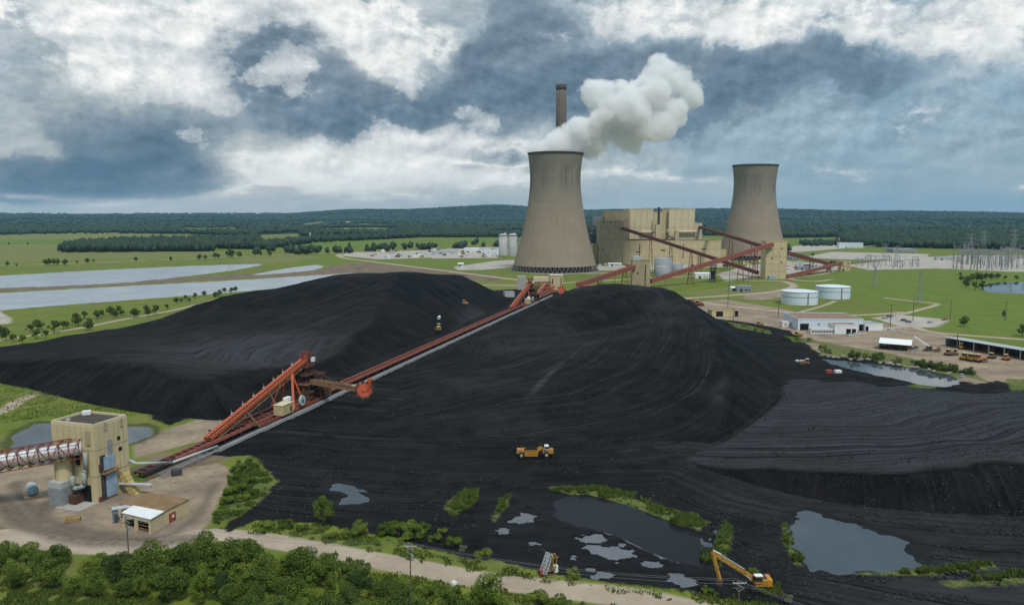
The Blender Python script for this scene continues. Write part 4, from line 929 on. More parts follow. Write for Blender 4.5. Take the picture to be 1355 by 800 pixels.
# steam: overlapping billows above the first tower
def steam():
    import bmesh
    c = []
    D = T1.y
    path = [(720, 200, 17), (738, 194, 24), (756, 194, 20), (772, 176, 30), (803, 155, 36), (793, 128, 24), (836, 150, 36), (862, 130, 32), (872, 96, 25), (897, 108, 20), (914, 126, 19), (868, 162, 26), (830, 178, 24), (892, 146, 22), (770, 196, 12)]
    bm = bmesh.new(); rnd = random.Random(5); ctr = []
    for i, (px, py, rp) in enumerate(path):
        dd = D + rnd.uniform(-10, 10) + (px - 735) * .12; q = PD(px, py, dd); r = rp * dd / FPX; ctr.append((q, r))
        bmesh.ops.create_icosphere(bm, subdivisions=3, radius=r * 1.45, matrix=Matrix.Translation(q))
    me = bpy.data.meshes.new('steam'); bm.to_mesh(me); bm.free()
    o = bpy.data.objects.new('steam_tmp', me); COL.objects.link(o)
    rm = o.modifiers.new('r', 'REMESH'); rm.mode = 'VOXEL'; rm.voxel_size = 4.0
    dg = bpy.context.evaluated_depsgraph_get(); me2 = bpy.data.meshes.new_from_object(o.evaluated_get(dg))
    bpy.data.objects.remove(o)
    zr = 161.8; n = len(me2.vertices); co_ = np.empty(n * 3, np.float32); me2.vertices.foreach_get('co', co_); co_ = co_.reshape(-1, 3)
    # below the rim the cloud stays inside the tower mouth
    dx_, dy_ = co_[:, 0] - T1.x, co_[:, 1] - T1.y; rad = np.hypot(dx_, dy_) + 1e-6
    low = co_[:, 2] < zr + 3; inside = low & (rad < 60)
    k = np.where(inside, np.minimum(1, 33.0 / rad), 1.0); co_[:, 0] = T1.x + dx_ * k; co_[:, 1] = T1.y + dy_ * k
    co_[:, 2] = np.where(inside, np.maximum(co_[:, 2], zr - 6), co_[:, 2])
    me2.vertices.foreach_set('co', co_.ravel().astype(np.float32)); me2.update()
    m = bpy.data.materials.new('steam'); m.use_nodes = True; nt = m.node_tree; nt.nodes.clear(); t = NT(nt)
    out = nt.nodes.new('ShaderNodeOutputMaterial'); v = nt.nodes.new('ShaderNodeVolumePrincipled')
    v.inputs['Color'].default_value = (.992, .992, .994, 1); v.inputs['Anisotropy'].default_value = 0.0
    pz = t.pos(); f = None
    for q, r in ctr:
        vm = nt.nodes.new('ShaderNodeVectorMath'); vm.operation = 'DISTANCE'; t.put(vm.inputs[0], pz); vm.inputs[1].default_value = q
        g = t.m('SUBTRACT', 1.0, t.m('MULTIPLY', vm.outputs['Value'], 1 / r)); f = g if f is None else t.m('SMOOTH_MAX', f, g, .15)
    n1 = t.noise(pz, 1 / 34, 7, .60, .35)
    t.put(v.inputs['Density'], t.m('MULTIPLY', t.ramp(t.m('ADD', f, t.m('MULTIPLY', t.m('SUBTRACT', n1, .5), 2.1)), .02, .24), .10))
    nt.links.new(v.outputs[0], out.inputs['Volume'])
    me2.materials.clear(); me2.materials.append(m)
    o = bpy.data.objects.new('steam', me2); COL.objects.link(o); tag(o, kind='stuff')
steam()

# chimney behind the first tower
ch = thing('chimney', 'tall brown concrete chimney rising behind the steaming cooling tower', 'chimney', (PD(741.5, 300, 1150).x, 1150, 0))
zt = PD(741.5, 113, 1150).z
mb = MB(); mb.lathe([(10.5, 0), (9.2, zt * .4), (8.0, zt * .8), (7.7, zt)], n=40, close=True); o = mb.build('shaft', mat('chimney concrete', (.155, .125, .105), .9, .15, .03, streak=.3), None, True); o.parent = ch
mb = MB(); mb.lathe([(7.75, zt - 7), (8.0, zt - 6.8), (8.0, zt + .6), (6.4, zt + .6), (6.4, zt - 3)], n=40); o = mb.build('cap', mat('chimney cap', (.07, .06, .055), .9, .1, .1), None, True); o.parent = ch
mb = MB(); mb.bar((-4, -7.4, 2), (-3.4, -6.6, zt - 4), .7); o = mb.build('ladder', dgrey); o.parent = ch

# ------------------------------------------------------------------ power house
D0 = 1190.0
def X(px, d): return PD(px, 300, d).x
def Z(py, d): return PD(677, py, d).z
ps = thing('power_station', 'big stepped cream boiler houses between the two cooling towers', 'power station', (X(840, D0), D0, 0))
def blk(name, x0, x1, yt, dep, front, m, yb=None):
    z0 = 0 if yb is None else Z(yb, front); mb = MB()
    a, b_ = X(x0, front), X(x1, front); zt_ = Z(yt, front)
    mb.prism([(a, front), (b_, front), (b_, front + dep), (a, front + dep)], z0, zt_)
    o = mb.build(name, m, ps)
    cp = MB()
    for (u0, v0, u1, v1) in ((a, front, b_, front), (b_, front, b_, front + dep), (b_, front + dep, a, front + dep), (a, front + dep, a, front)): cp.bar((u0, v0, zt_ + .6), (u1, v1, zt_ + .6), .7, 1.2)
    k = cp.build('parapet', m, o); k.name = 'parapet'
    # pilaster seams and stains of the cladding sheets
    sm = MB(); n = max(3, int((b_ - a) / 9))
    for i in range(n + 1): u = a + (b_ - a) * i / n; sm.box((u, front - .12, (z0 + zt_) / 2), (.5, .3, (zt_ - z0) - .2))
    for f in (.33, .66): sm.box(((a + b_) / 2, front - .1, z0 + (zt_ - z0) * f), (b_ - a - .6, .22, .5))
    sm.build('cladding_seam', seamc, o); return o
hall = blk('turbine_hall', 825, 955, 319, 60, D0, cream)
roof = MB(); roof.box(((X(826, D0) + X(954, D0)) / 2, D0 + 30, Z(319, D0) + .15), (X(954, D0) - X(826, D0) - 2, 58, .3)); roof.build('roof', roofdark, hall)
blk('coal_tower', 793.5, 825, 293, 45, D0 - 12, cream_old)
bx = blk('coal_tower', 800, 833, 279.5, 45, D0 + 36, cream_old)
blk('boiler_house', 832, 864, 277, 60, D0 + 62, cream2)
blk('boiler_house', 885, 919, 277, 60, D0 + 62, cream2)
blk('boiler_link', 864.2, 884.8, 281, 50, D0 + 70, cream)
blk('boiler_annex', 919.3, 929, 296, 40, D0 + 62, cream2)
blk('stair_tower', 868, 874.5, 297.5, 10, D0 + 40, cream2)
blk('stair_tower', 894, 898.5, 306, 10, D0 + 45, cream2)
blk('low_annex', 785, 794, 323, 40, D0 + 4, cream)
blk('low_annex', 955.3, 962, 331, 40, D0 + 10, cream)
vb = MB(); zz = Z(274, D0 + 50); vx = X(870.6, D0 + 50); vb.tube((vx, D0 + 45, Z(297.5, D0 + 40)), (vx, D0 + 45, zz), 1.9, 14); vb.tube((vx, D0 + 45, Z(298, D0 + 40)), (vx, D0 + 45, Z(295, D0 + 40)), 2.8, 14); vb.build('vent_stack', dgrey, ps)
db = MB(); dy = D0 + 58
for (a, y0, b2, y1) in ((848, 307, 869, 307), (895, 306.5, 922, 306.5)): db.tube((X(a, dy), dy, Z(y0, dy)), (X(b2, dy), dy, Z(y1, dy)), 2.0, 10)
db.bar((X(875, dy), dy, Z(302, dy)), (X(890, dy), dy, Z(309, dy)), 1.6); db.bar((X(875, dy), dy, Z(308, dy)), (X(888, dy), dy, Z(302, dy)), 1.6)
db.build('duct', cream2, ps)
sb = MB(); f0 = D0 + 40                                    # steel grey precipitator casings left of the coal tower
for i, (a, b2, y0, y1) in enumerate(((786, 800, 286, 305), (777, 794, 308, 322), (776, 785, 322, 340))): sb.prism([(X(a, f0), f0), (X(b2, f0), f0), (X(b2, f0), f0 + 25), (X(a, f0), f0 + 25)], Z(y1, f0), Z(y0, f0))
sb.build('precipitator', grey, ps)
fb = MB()
for px in (776, 780, 785, 790): fb.bar((X(px, f0 - 4), f0 - 4, 0), (X(px, f0 - 4), f0 - 4, Z(296, f0)), 1.0)
for py in (300, 306, 313, 322, 330, 338): fb.bar((X(775, f0 - 4), f0 - 4, Z(py, f0)), (X(793, f0 - 4), f0 - 4, Z(py, f0)), .9); fb.bar((X(776, f0 - 4), f0 - 4, Z(py, f0)), (X(785, f0 - 4), f0 - 4, Z(py + 6, f0)), .6)
fb.build('steel_frame', dgrey, ps)
for px, py, pw, ph in ((800, 318, 1.2, .8), (806, 318, 1.2, .8), (812, 318, 1.2, .8), (799, 293.6, 1.5, 1.2), (808, 294.5, 1.5, 1.5), (803, 339, 1, 1.4), (803, 300, .9, .9), (797.5, 330, 1.0, 2)):
    wb = MB(); wb.box((X(px, D0 - 12), D0 - 12.2, Z(py, D0 - 12)), (pw * 1.2, .5, ph * 1.2)); wb.build('window', black_, ps)
for px, py in ((878, 331), (932, 329), (845, 333)):
    wb = MB(); wb.box((X(px, D0), D0 - .3, Z(py, D0)), (7, .6, 1.3)); wb.build('louvre', rust, ps)
hb_ = MB(); hb_.box(((X(833, D0) + X(893, D0)) / 2, D0 + 6, Z(318.5, D0) + 1.2), (X(893, D0) - X(833, D0), 5, 2.2)); hb_.build('roof_duct', rust, ps)
for px in (847, 905): eb = MB(); eb.box((X(px, D0), D0 - .3, (Z(322, D0)) / 2 + 4), (1.0, .5, Z(330, D0))); eb.build('downpipe', rust, ps)
# dark clarifier tanks in front of the hall
GT = 'grey open steel tanks before the turbine hall'
for px, py, rp, yt, lb in ((877, 362, 11.5, 341, 'tallest grey steel tank before the turbine hall'), (877, 365, 10, 352, 'low grey steel tank touching the tallest tank'), (895, 360, 8.5, 348, 'grey steel tank right of the tallest tank'), (862, 349, 8, 334, 'dark grey steel tank behind the tallest tank')):
    q = P(px, py); r = rp * q.y / FPX; h = Z(yt, q.y); root = thing('storage_tank', lb, 'tank', (q.x, q.y, 0), GT)
    mb = MB(); mb.lathe([(r, 0), (r, h), (r - .3, h), (r - .3, h - 1)], n=36); o = mb.build('wall', grey, None, True); o.parent = root
    mb = MB(); mb.lathe([(.01, h + .5), (r - .35, h - .6)], n=36); o = mb.build('roof', lgrey, None, True); o.parent = root
# ------------------------------------------------------------------ coal transfer towers and inclined galleries
def xform_tower(label, x0, x1, yb, yt, dep, m, rz=0, name='transfer_tower', grp=None, capm=None):
    q = P((x0 + x1) / 2, yb); d = q.y; root = thing(name, label, 'tower', (q.x, d, 0), grp, rz); w_ = (x1 - x0) * d / FPX; h = Z(yt, d)
    mb = MB(); mb.box((0, dep / 2, h / 2), (w_, dep, h)); o = mb.build('wall', m); o.parent = root
    mb = MB(); mb.box((0, dep / 2, h + .25), (w_ - .8, dep - .8, .5)); o = mb.build('roof', capm or roofdark); o.parent = root
    mb = MB()
    for sx in (-1, 1): mb.bar((sx * w_ / 2, 0, h + .4), (sx * w_ / 2, dep, h + .4), .5, .9)
    for sy in (0, dep): mb.bar((-w_ / 2 - .25, sy, h + .4), (w_ / 2 + .25, sy, h + .4), .5, .9)
    o = mb.build('parapet', m); o.parent = root
    mb = MB()
    for i in range(1, 5): mb.box((0, -.08, h * i / 5), (w_ - .1, .2, .35))
    for sx in (-.49, -.16, .16, .49): mb.box((w_ * sx, -.1, h / 2), (.35, .24, h - .1))
    o = mb.build('cladding_seam', seamc); o.parent = root
    for u, v in ((.25, .82), (-.2, .55), (.25, .45)):
        mb = MB(); mb.box((w_ * u, -.16, h * v), (1.4, .4, 1.6)); o = mb.build('window', black_); o.parent = root
    mb = MB(); mb.box((w_ * -.25, -.16, 1.6), (2.4, .4, 3.2)); o = mb.build('door', rust); o.parent = root
    return root, w_, h, d
t1r, w1, h1, d1 = xform_tower('narrow stained cream transfer tower with a grey cabin on its roof', 836.5, 860, 380.5, 345, 14, cream_old)
mb = MB(); mb.box((-4.5, 6, h1 + 2.6), (9, 8, 4.2)); o = mb.build('roof_cabin', lgrey); o.parent = t1r
mb = MB(); mb.box((w1 * .36, -1.2, h1 * .42), (4.5, 2.4, h1 * .84)); o = mb.build('stair_shaft', cream_old); o.parent = t1r
t2r, w2, h2, d2 = xform_tower('tallest plain cream transfer tower standing before the farther cooling tower', 1012, 1040, 369, 319.5, 18, cream)
mb = MB(); mb.box((-w2 * .2, -2, 2), (8, 4, 4)); o = mb.build('lean_to', bluepan); o.parent = t2r
t3r, w3, h3, d3 = xform_tower('small cream transfer house at the right end of the red galleries', 1112.5, 1125, 358.5, 346, 10, cream)

def gallery(label, A_, B_, w_, h, m, sup=(), name='conveyor_gallery', grp='inclined red conveyor galleries', n=24, cover=True):
    A_, B_ = Vector(A_), Vector(B_); root = thing(name, label, 'conveyor', (A_.x, A_.y, 0), grp)
    mb = MB(); mb.bar(A_, B_, w_, h); mb.build('casing', m, root)
    d_ = (B_ - A_).normalized(); sx = d_.cross(Vector((0, 0, 1))).normalized(); uz = sx.cross(d_)
    tp = MB(); tp.bar(A_ + uz * (h / 2 + .15), B_ + uz * (h / 2 + .15), w_ + .5, .3); tp.build('roof', redst if m is redpale else rust, root)
    tr = MB(); L = (B_ - A_).length
    for i in range(n + 1):
        q = A_ + d_ * L * i / n
        for s in (-1, 1): tr.bar(q + sx * s * (w_ / 2 + .08) - uz * h / 2, q + sx * s * (w_ / 2 + .08) + uz * h / 2, .25)
    for s in (-1, 1):
        for e in (-.45, .0): tr.bar(A_ + sx * s * (w_ / 2 + .12) + uz * h * e, B_ + sx * s * (w_ / 2 + .12) + uz * h * e, .2, .3)
    tr.build('truss', redst, root)
    for f in sup:
        q = A_ + d_ * L * f - uz * h / 2; sp = MB()
        for s in (-1, 1): sp.bar(q + sx * s * w_ * .45, (q.x + sx.x * s * w_ * 1.1, q.y + sx.y * s * w_ * 1.1, 0), .7)
        for k in range(1, 4):
            zz_ = q.z * k / 4; ws = w_ * (1.1 - .65 * k / 4)
            sp.bar((q.x - sx.x * ws, q.y - sx.y * ws, zz_), (q.x + sx.x * ws, q.y + sx.y * ws, zz_), .4); sp.bar((q.x - sx.x * ws, q.y - sx.y * ws, zz_), (q.x + sx.x * ws * .8, q.y + sx.y * ws * .8, zz_ + q.z / 4), .35)
        sp.build('trestle', redst, root)
    return root
gallery('pale red gallery climbing from behind the coal heap to the cabin topped tower', PD(765, 377, 700), PD(840, 353, d1 + 4), 4.2, 4.0, redpale, (.35, .8))
gallery('long grey red gallery climbing from the narrow tower to the tallest transfer tower', PD(861, 372, d1 + 6), PD(1022, 323.5, d2 - 1), 4.4, 4.2, redpale, (.30, .72, .85))
gallery('dark red gallery sloping down from the coal tower across the turbine hall front', PD(823, 302, D0 - 14), PD(1003, 361, d2 + 30), 4.0, 3.8, redst, (.25, .41, .56, .62))
gallery('dark red gallery from the right boiler house annex down to the tallest transfer tower', PD(926, 300.5, D0 + 62), PD(1013, 327, d2 + 12), 4.0, 3.8, redst, (.55, .85))
gallery('dark red gallery dropping from the tallest transfer tower toward the right', PD(1040, 334, d2 + 9), PD(1103, 351, d3 + 60), 4.0, 3.8, redst, (.5, .8))
gallery('low red gallery rising to the small transfer house at the right', PD(1040, 366.5, d2 + 9), PD(1114, 348, d3 + 2), 3.6, 3.4, redpale, (.4, .75))
# crusher frame under the long gallery
q = P(943, 373); cr = thing('steel_tower', 'dark lattice steel tower with a pale cap under the long gallery', 'tower', (q.x, q.y, 0))
mb = MB(); h = Z(352, q.y)
for sx in (-1, 1):
    for sy in (-1, 1): mb.bar((sx * 3, sy * 3, 0), (sx * 2.6, sy * 2.6, h), .6)
for k in range(6):
    z = h * k / 6
    for sx in (-1, 1): mb.bar((sx * 3, -3, z), (-sx * 2.8, -3, z + h / 6), .4); mb.bar((-3, sx * 3, z), (3, sx * 3, z), .4); mb.bar((sx * 3, -3, z), (sx * 3, 3, z), .4)
o = mb.build('lattice', dgrey); o.parent = cr
mb = MB(); mb.box((0, 0, h + 1), (8, 7, 1.6)); o = mb.build('cap', lgrey); o.parent = cr
mb = MB(); mb.box((0, 0, h * .45), (4, 4, h * .5)); o = mb.build('hopper', dgrey); o.parent = cr
# twin silos
for px, lb in ((666, 'left one of the twin pale concrete silos'), (678.5, 'right one of the twin pale concrete silos')):
    q = P(px, 338.5); r = 5.9 * q.y / FPX; h = Z(310.5, q.y); root = thing('silo', lb, 'silo', (q.x, q.y, 0), 'twin silos left of the steaming tower')
    mb = MB(); mb.lathe([(r, 0), (r, h), (r * .6, h + 1.8), (.05, h + 2.4)], n=32); o = mb.build('barrel', mat('silo concrete', (.44, .45, .44), .85, .1, .08, streak=.5), None, True); o.parent = root
    mb = MB(); mb.lathe([(r + .1, h - 2.2), (r + .35, h - 2.2), (r + .35, h + .2), (r + .1, h + .2)], n=32); o = mb.build('rim', grey, None, True); o.parent = root
    mb = MB(); mb.box((r * .4, 0, h + 3), (3, 3, 2.6)); o = mb.build('top_cabin', lgrey); o.parent = root
    mb = MB()
    for z in range(2, int(h), 4): mb.lathe([(r + .03, z), (r + .16, z + .1), (r + .03, z + .2)], n=32)
    o = mb.build('hoop', grey); o.parent = root
# white oil tanks
for x0, x1, yb, yt, lb in ((1041, 1088, 403.5, 386.5, 'nearer white oil tank with a blue band on the grass mound'), (1087, 1131, 395.5, 380, 'farther white oil tank half hidden by its twin')):
    q = P((x0 + x1) / 2, yb); r = (x1 - x0) / 2 * q.y / FPX; h = Z(yt, q.y); root = thing('oil_tank', lb, 'tank', (q.x, q.y + r * .8, 0), 'twin white oil tanks')
    mb = MB(); mb.lathe([(r, 0), (r, h)], n=64); o = mb.build('wall', bluewhite, None, True); o.parent = root
    mb = MB(); mb.lathe([(.01, h + r * .10), (r * .5, h + r * .065), (r + .15, h)], n=64); o = mb.build('roof', mat('tank roof', (.62, .68, .72), .5, .05, .2), None, True); o.parent = root
    mb = MB(); zb_ = h * .58; mb.lathe([(r + .02, zb_), (r + .12, zb_), (r + .12, zb_ + .55), (r + .02, zb_ + .55)], n=64); o = mb.build('band', mat('tank band', (.22, .34, .38), .6, .1, .3)); o.parent = root
    mb = MB(); mb.lathe([(r + .01, h - .3), (r + .3, h - .3), (r + .3, h + .05), (r, h + .05)], n=64); o = mb.build('top_rim', lgrey); o.parent = root
    mb = MB(); mb.bar((r * .12, -r - .5, 0), (r * .12, -r - .5, h), .8, .3); o = mb.build('ladder', grey); o.parent = root
# ------------------------------------------------------------------ substation right: gantries and lattice towers
gantry_m = mat('gantry steel', (.24, .25, .26), .6, .1, .5)
gal = thing('gantry', 'slim grey steel gantry in the switchyard at the far right', 'gantry')
mb = MB()
for sx in (-1, 1): mb.bar((sx * 5, 0, 0), (sx * 5, 0, 16), .4); mb.bar((sx * 5 - .8, 0, 0), (sx * 5, 0, 9), .3)
o = mb.build('post', gantry_m); o.parent = gal
mb = MB(); mb.bar((-5.4, 0, 14), (5.4, 0, 14), .3, .6); o = mb.build('beam', gantry_m); o.parent = gal
for sx in (-3, 0, 3): mb = MB(); mb.tube((sx, 0, 12), (sx, 0, 13.6), .25, 6); o = mb.build('insulator', grey); o.parent = gal
GG = 'steel gantries of the switchyards'
rnd = random.Random(3); first = True
def gantries(n, x0, x1, y0, y1, hs, lb):
    global first
    for i in range(n):
        q = P(rnd.uniform(x0, x1), rnd.uniform(y0, y1)); s = rnd.uniform(*hs)
        o = dup(gal, (q.x, q.y, 0), rnd.choice((0, 0, 1.57)) + .3, lb, GG, (rnd.uniform(.8, 1.4), 1, s))
gantries(80, 1262, 1375, 341, 358, (.9, 1.9), 'slim grey steel gantry in the switchyard at the far right')
gantries(26, 1130, 1215, 344, 356, (.4, .9), 'low grey steel gantry in the small switchyard beyond the oil tanks')
bpy.data.objects.remove(gal.children[0]); [bpy.data.objects.remove(c) for c in list(gal.children)]; bpy.data.objects.remove(gal)
def lattice(label, px, yb, yt, wb, grp=None, arms=3):
    q = P(px, yb); h = Z(yt, q.y); root = thing('pylon', label, 'pylon', (q.x, q.y, 0), grp); mb = MB(); n = 8
    def c(k, f): s = wb / 2 * (1 - .82 * f); return Vector(((-s, s, s, -s)[k], (-s, -s, s, s)[k], h * f))
    for i in range(n):
        f0, f1 = i / n, (i + 1) / n
        for k in range(4): mb.bar(c(k, f0), c(k, f1), .2); mb.bar(c(k, f0), c((k + 1) % 4, f1), .1); mb.bar(c(k, f1), c((k + 1) % 4, f1), .16)
    o = mb.build('mast', grey); o.parent = root
    for a in range(arms):
        z = h * (.68 + .13 * a); mb = MB(); mb.bar((-wb * .9, 0, z), (wb * .9, 0, z), .3, .4); mb.bar((-wb * .9, 0, z), (0, 0, z + 2), .18); mb.bar((wb * .9, 0, z), (0, 0, z + 2), .18); o = mb.build('crossarm', grey); o.parent = root
    return root
lattice('tall slim leaning looking lattice mast in the meadow beyond the oil tanks', 1216, 402, 360, 3.2, arms=0)
GPY = 'line pylons beyond the works'
lattice('lattice pylon between the pale pads right of the farther cooling tower', 1170, 345, 322, 7, GPY); lattice('lattice pylon right beside the small switchyard', 1186, 352, 325, 7, GPY)
lattice('lattice pylon in the bright grass left of the tall slim mast', 1157, 381, 352, 4, GPY, 2); lattice('lattice pylon rising over the switchyard at the right edge', 1300, 345, 305, 9, GPY); lattice('lattice pylon at the left end of the far right switchyard', 1283, 347, 308, 9, GPY); lattice('tallest lattice pylon at the very right of the switchyard', 1340, 345, 303, 9, GPY)
# ------------------------------------------------------------------ beige transfer house at the left
Nc, Rc, Lc = P(130, 665), P(167.5, 548, 22.3), P(67, 556, 22.3)
Nc = Vector((Nc.x, Nc.y, 0)); Rc = Vector((Rc.x, Rc.y, 0)); Lc = Vector((Lc.x, Lc.y, 0)); Bc = Rc + Lc - Nc
HB = 22.3
th = thing('transfer_house', 'tall beige windowless transfer house with a dark flat roof at the left', 'building', Nc)
mb = MB(); mb.prism([tuple(v[:2]) for v in (Nc, Rc, Bc, Lc)], 0, HB - .9); wall = mb.build('wall', cream, th)
par = MB()
for a, b2 in ((Nc, Rc), (Rc, Bc), (Bc, Lc), (Lc, Nc)):
    n_ = ((Nc + Bc) / 2 - (a + b2) / 2).normalized() * .2; e = (b2 - a).normalized() * .0
    par.bar(a + n_ + Vector((0, 0, HB - .45)), b2 + n_ + Vector((0, 0, HB - .45)), .42, 1.0)
par.build('parapet', cream2, th)
mb = MB(); ctr = (Nc + Bc) / 2
mb.prism([tuple((ctr + (v - ctr) * .94)[:2]) for v in (Nc, Rc, Bc, Lc)], HB - .95, HB - .55); mb.build('roof', roofdark, th)
mb = MB(); q = ctr + (Bc - ctr) * .72; mb.box((q.x, q.y, HB - .1), (2.2, 1.6, 1.2), .4); mb.build('roof_vent', white, th)
mb = MB(); q = ctr + (Lc - ctr) * .55; mb.box((q.x, q.y, HB - .3), (1.0, 1.0, .7)); mb.build('roof_vent', lgrey, th)
class Face:
    def __init__(s, a, b2, out):
        s.a = a; s.d = (b2 - a).normalized(); s.L = (b2 - a).length; s.n = Vector((s.d.y, -s.d.x, 0))
        if s.n.dot(out) < 0: s.n = -s.n
        s.rz = math.atan2(s.d.y, s.d.x)
    def p(s, u, z, o=0): return s.a + s.d * (u * s.L) + s.n * o + Vector((0, 0, z))
    def box(s, mb, u0, u1, z0, z1, dep, off=0.0):
        c = s.p((u0 + u1) / 2, (z0 + z1) / 2, dep / 2 + off); return mb.box(c, ((u1 - u0) * s.L, dep, z1 - z0), s.rz)
    def uz(s, px, py):
        r = ray(px, py); k = (s.a - Vector((0, 0, HC))).dot(s.n) / r.dot(s.n); q = Vector((0, 0, HC)) + r * k
        return (q - s.a).dot(s.d) / s.L, q.z
FR = Face(Nc, Rc, Nc - ctr + Rc - ctr); FL = Face(Nc, Lc, Nc - ctr + Lc - ctr)
def on(face, x0, y0, x1, y1, dep, m, name, par_, off=0.0):
    (u0, z0), (u1, z1) = face.uz(x0, y1), face.uz(x1, y0)
    mb = MB(); face.box(mb, min(u0, u1), max(u0, u1), max(0, min(z0, z1)), max(z0, z1), dep, off); return mb.build(name, m, par_)
seam = MB()
for k in range(1, 7): FR.box(seam, k / 7 - .004, k / 7 + .004, .05, HB - 1, .06); FL.box(seam, k / 7 - .003, k / 7 + .003, .05, HB - 1, .06)
for z in (7.4, 14.8): FR.box(seam, .01, .99, z, z + .12, .09); FL.box(seam, .01, .99, z, z + .12, .09)
sm_ = seam.build('cladding_seam', cream_old, wall); sm_['kind'] = 'stuff'
for a in ((155, 576, 158.5, 582), (157, 590, 161, 596)): on(FR, *a, .12, black_, 'window', th, .02)
for a in ((138, 558, 140, 569), (159, 553, 161, 564)): on(FR, *a, .25, cream_old, 'rain_pipe', th)
on(FR, 143.5, 580, 147, 616, .3, grey, 'louvre', th)
on(FR, 136.5, 600, 149, 622, .5, bluepan, 'blue_cladding', th); on(FR, 140.5, 624, 152, 657, .55, bluepan, 'blue_cladding', th)
on(FR, 135.5, 601, 137.5, 662, .35, dgrey, 'dark_strip', th)  # narrow upright strip of dark steel at the left of the blue cladding
on(FR, 131, 613, 134.5, 624, .3, rust, 'door', th); on(FR, 131, 656, 135, 665, .3, redst, 'door', th)
mb = MB(); u, z = FR.uz(142, 623); FR.box(mb, .10, .62, z - .15, z + .1, 1.5); plat = mb.build('platform', rusttan, th)
mb = MB()
for k in range(6): mb.bar(FR.p(.10 + .52 * k / 5, z, 1.45), FR.p(.10 + .52 * k / 5, z + 1.1, 1.45), .07)
mb.bar(FR.p(.10, z + 1.1, 1.45), FR.p(.62, z + 1.1, 1.45), .07); mb.build('railing', yellow, plat)
u0, z0 = FR.uz(161, 625); q0 = FR.p(u0, z0, .6); q1 = FR.p(u0 + .04, z0 - 6.4, 4.4)
mb = MB(); mb.bar(q0, q1, 2.1, 1.9); ch_ = mb.build('chute', mat('chute yellow', (.50, .37, .13), .7, .1, .8, streak=.3), th)
mb = MB()
for k in range(1, 6): f = k / 6; mb.bar(q0.lerp(q1, f - .012), q0.lerp(q1, f + .012), 2.35, 2.15)
mb.build('rib', cream_old, ch_)
u0, z0 = FR.uz(148, 649); mb = MB(); mb.bar(FR.p(.62, 3.3, .4), FR.p(.85, 3.0, 9.5), 1.3, .35); mb.bar(FR.p(.85, 0, 9.3), FR.p(.85, 3, 9.3), .3); mb.build('walkway', lgrey, th)
# left face: round surge bin, dark opening, grey hopper house, ducts
u, z = FL.uz(84, 618); bc = FL.p(.64, 0, 1.6)
mb = MB(); mb.tube((bc.x, bc.y, 6.2), (bc.x, bc.y, 14.2), 2.2, 24); mb.build('surge_bin', cream, th)
mb = MB(); FL.box(mb, .48, .78, .05, 5.0, 5.0, .2); g_ = mb.build('hopper_house', grey, th)
mb = MB(); FL.box(mb, .485, .775, 5.0, 6.6, 4.8, .25); mb.build('upper_panel', lgrey, g_)
mb = MB(); FL.box(mb, .14, .47, .05, 4.8, .3); mb.build('opening', black_, th)
mb = MB(); FL.box(mb, .36, .44, 10.4, 13.4, .35); mb.build('window', black_, th)
mb = MB(); pts = [FL.p(.17, 14.5, .9), FL.p(.17, 9.5, .9), FL.p(.20, 9.0, 1.3), FL.p(.20, 5.2, 1.3), FL.p(.30, 4.6, 2.2), FL.p(.38, 4.6, 2.6), FL.p(.38, 8, 2.6)]
for a, b2 in zip(pts[:-1], pts[1:]): mb.tube(a, b2, .62, 10)
mb.build('duct', mat('duct grey green', (.30, .335, .32), .6, .12, .8, streak=.3), th, True)
mb = MB(); FL.box(mb, .30, .45, .05, 2.6, 3.0, .3); mb.build('dust_collector', rust, th)
on(FL, 114, 570, 119, 588, .3, cream_old, 'stained_vent', th)
mb = MB(); FL.box(mb, .0, .55, .02, .12, 6.5); s_ = mb.build('apron', conc, th)
for k, u in enumerate((.52, .86)): pass

# white half-round gallery with a red space frame, coming in from the left
gA = FL.p(.30, 15.6, .1); gB = PD(-260, 655, gA.y - 16)
gl = thing('conveyor_gallery', 'white tube gallery in a red space frame entering the beige transfer house', 'conveyor', (gA.x, gA.y, 0))
mb = MB(); mb.tube(gA, gB, 2.0, 24); mb.build('tube', white, gl, True)
dv = (gB - gA).normalized(); L = (gB - gA).length; sx = dv.cross(Vector((0, 0, 1))).normalized(); uz = sx.cross(dv)
mb = MB(); nb = 26
for i in range(nb + 1):
    q = gA + dv * L * i / nb
    ring = [q + (sx * math.cos(t) + uz * math.sin(t)) * 2.35 for t in [math.pi * 2 * k / 10 for k in range(10)]]
    for a, b2 in zip(ring, ring[1:] + ring[:1]): mb.bar(a, b2, .2)
fr = mb.build('hoop', redst, gl); fr['kind'] = 'stuff'
mb = MB(); mb.truss(gA - uz * 2.5, gB - uz * 2.5, 4.6, 4.9, nb, .14); mb.build('space_frame', redst, gl)
mb = MB(); wA, wB = gA + sx * -2.9 - uz * .4, gB + sx * -2.9 - uz * .4; mb.bar(wA, wB, 1.1, .12); mb.build('walkway', rusttan, gl)
mb = MB()
for s in (-1, 1):
    for i in range(28):
        q = wA.lerp(wB, i / 27) + sx * s * .5; mb.bar(q, q + uz * 1.1, .07)
    mb.bar(wA + sx * s * .5 + uz * 1.1, wB + sx * s * .5 + uz * 1.1, .08); mb.bar(wA + sx * s * .5 + uz * .6, wB + sx * s * .5 + uz * .6, .06)
mb.build('railing', redst, gl)
for f in (.62, .95):
    q = gA + dv * L * f - uz * 2.5; mb = MB()
    for s in (-1, 1): mb.bar(q + sx * s * 2.2, (q.x + sx.x * s * 3.2, q.y + sx.y * s * 3.2, 0), .4)
    mb.bar(q + sx * 2.2, (q.x - sx.x * 3.2, q.y - sx.y * 3.2, 0), .25); mb.build('trestle', redst, gl)

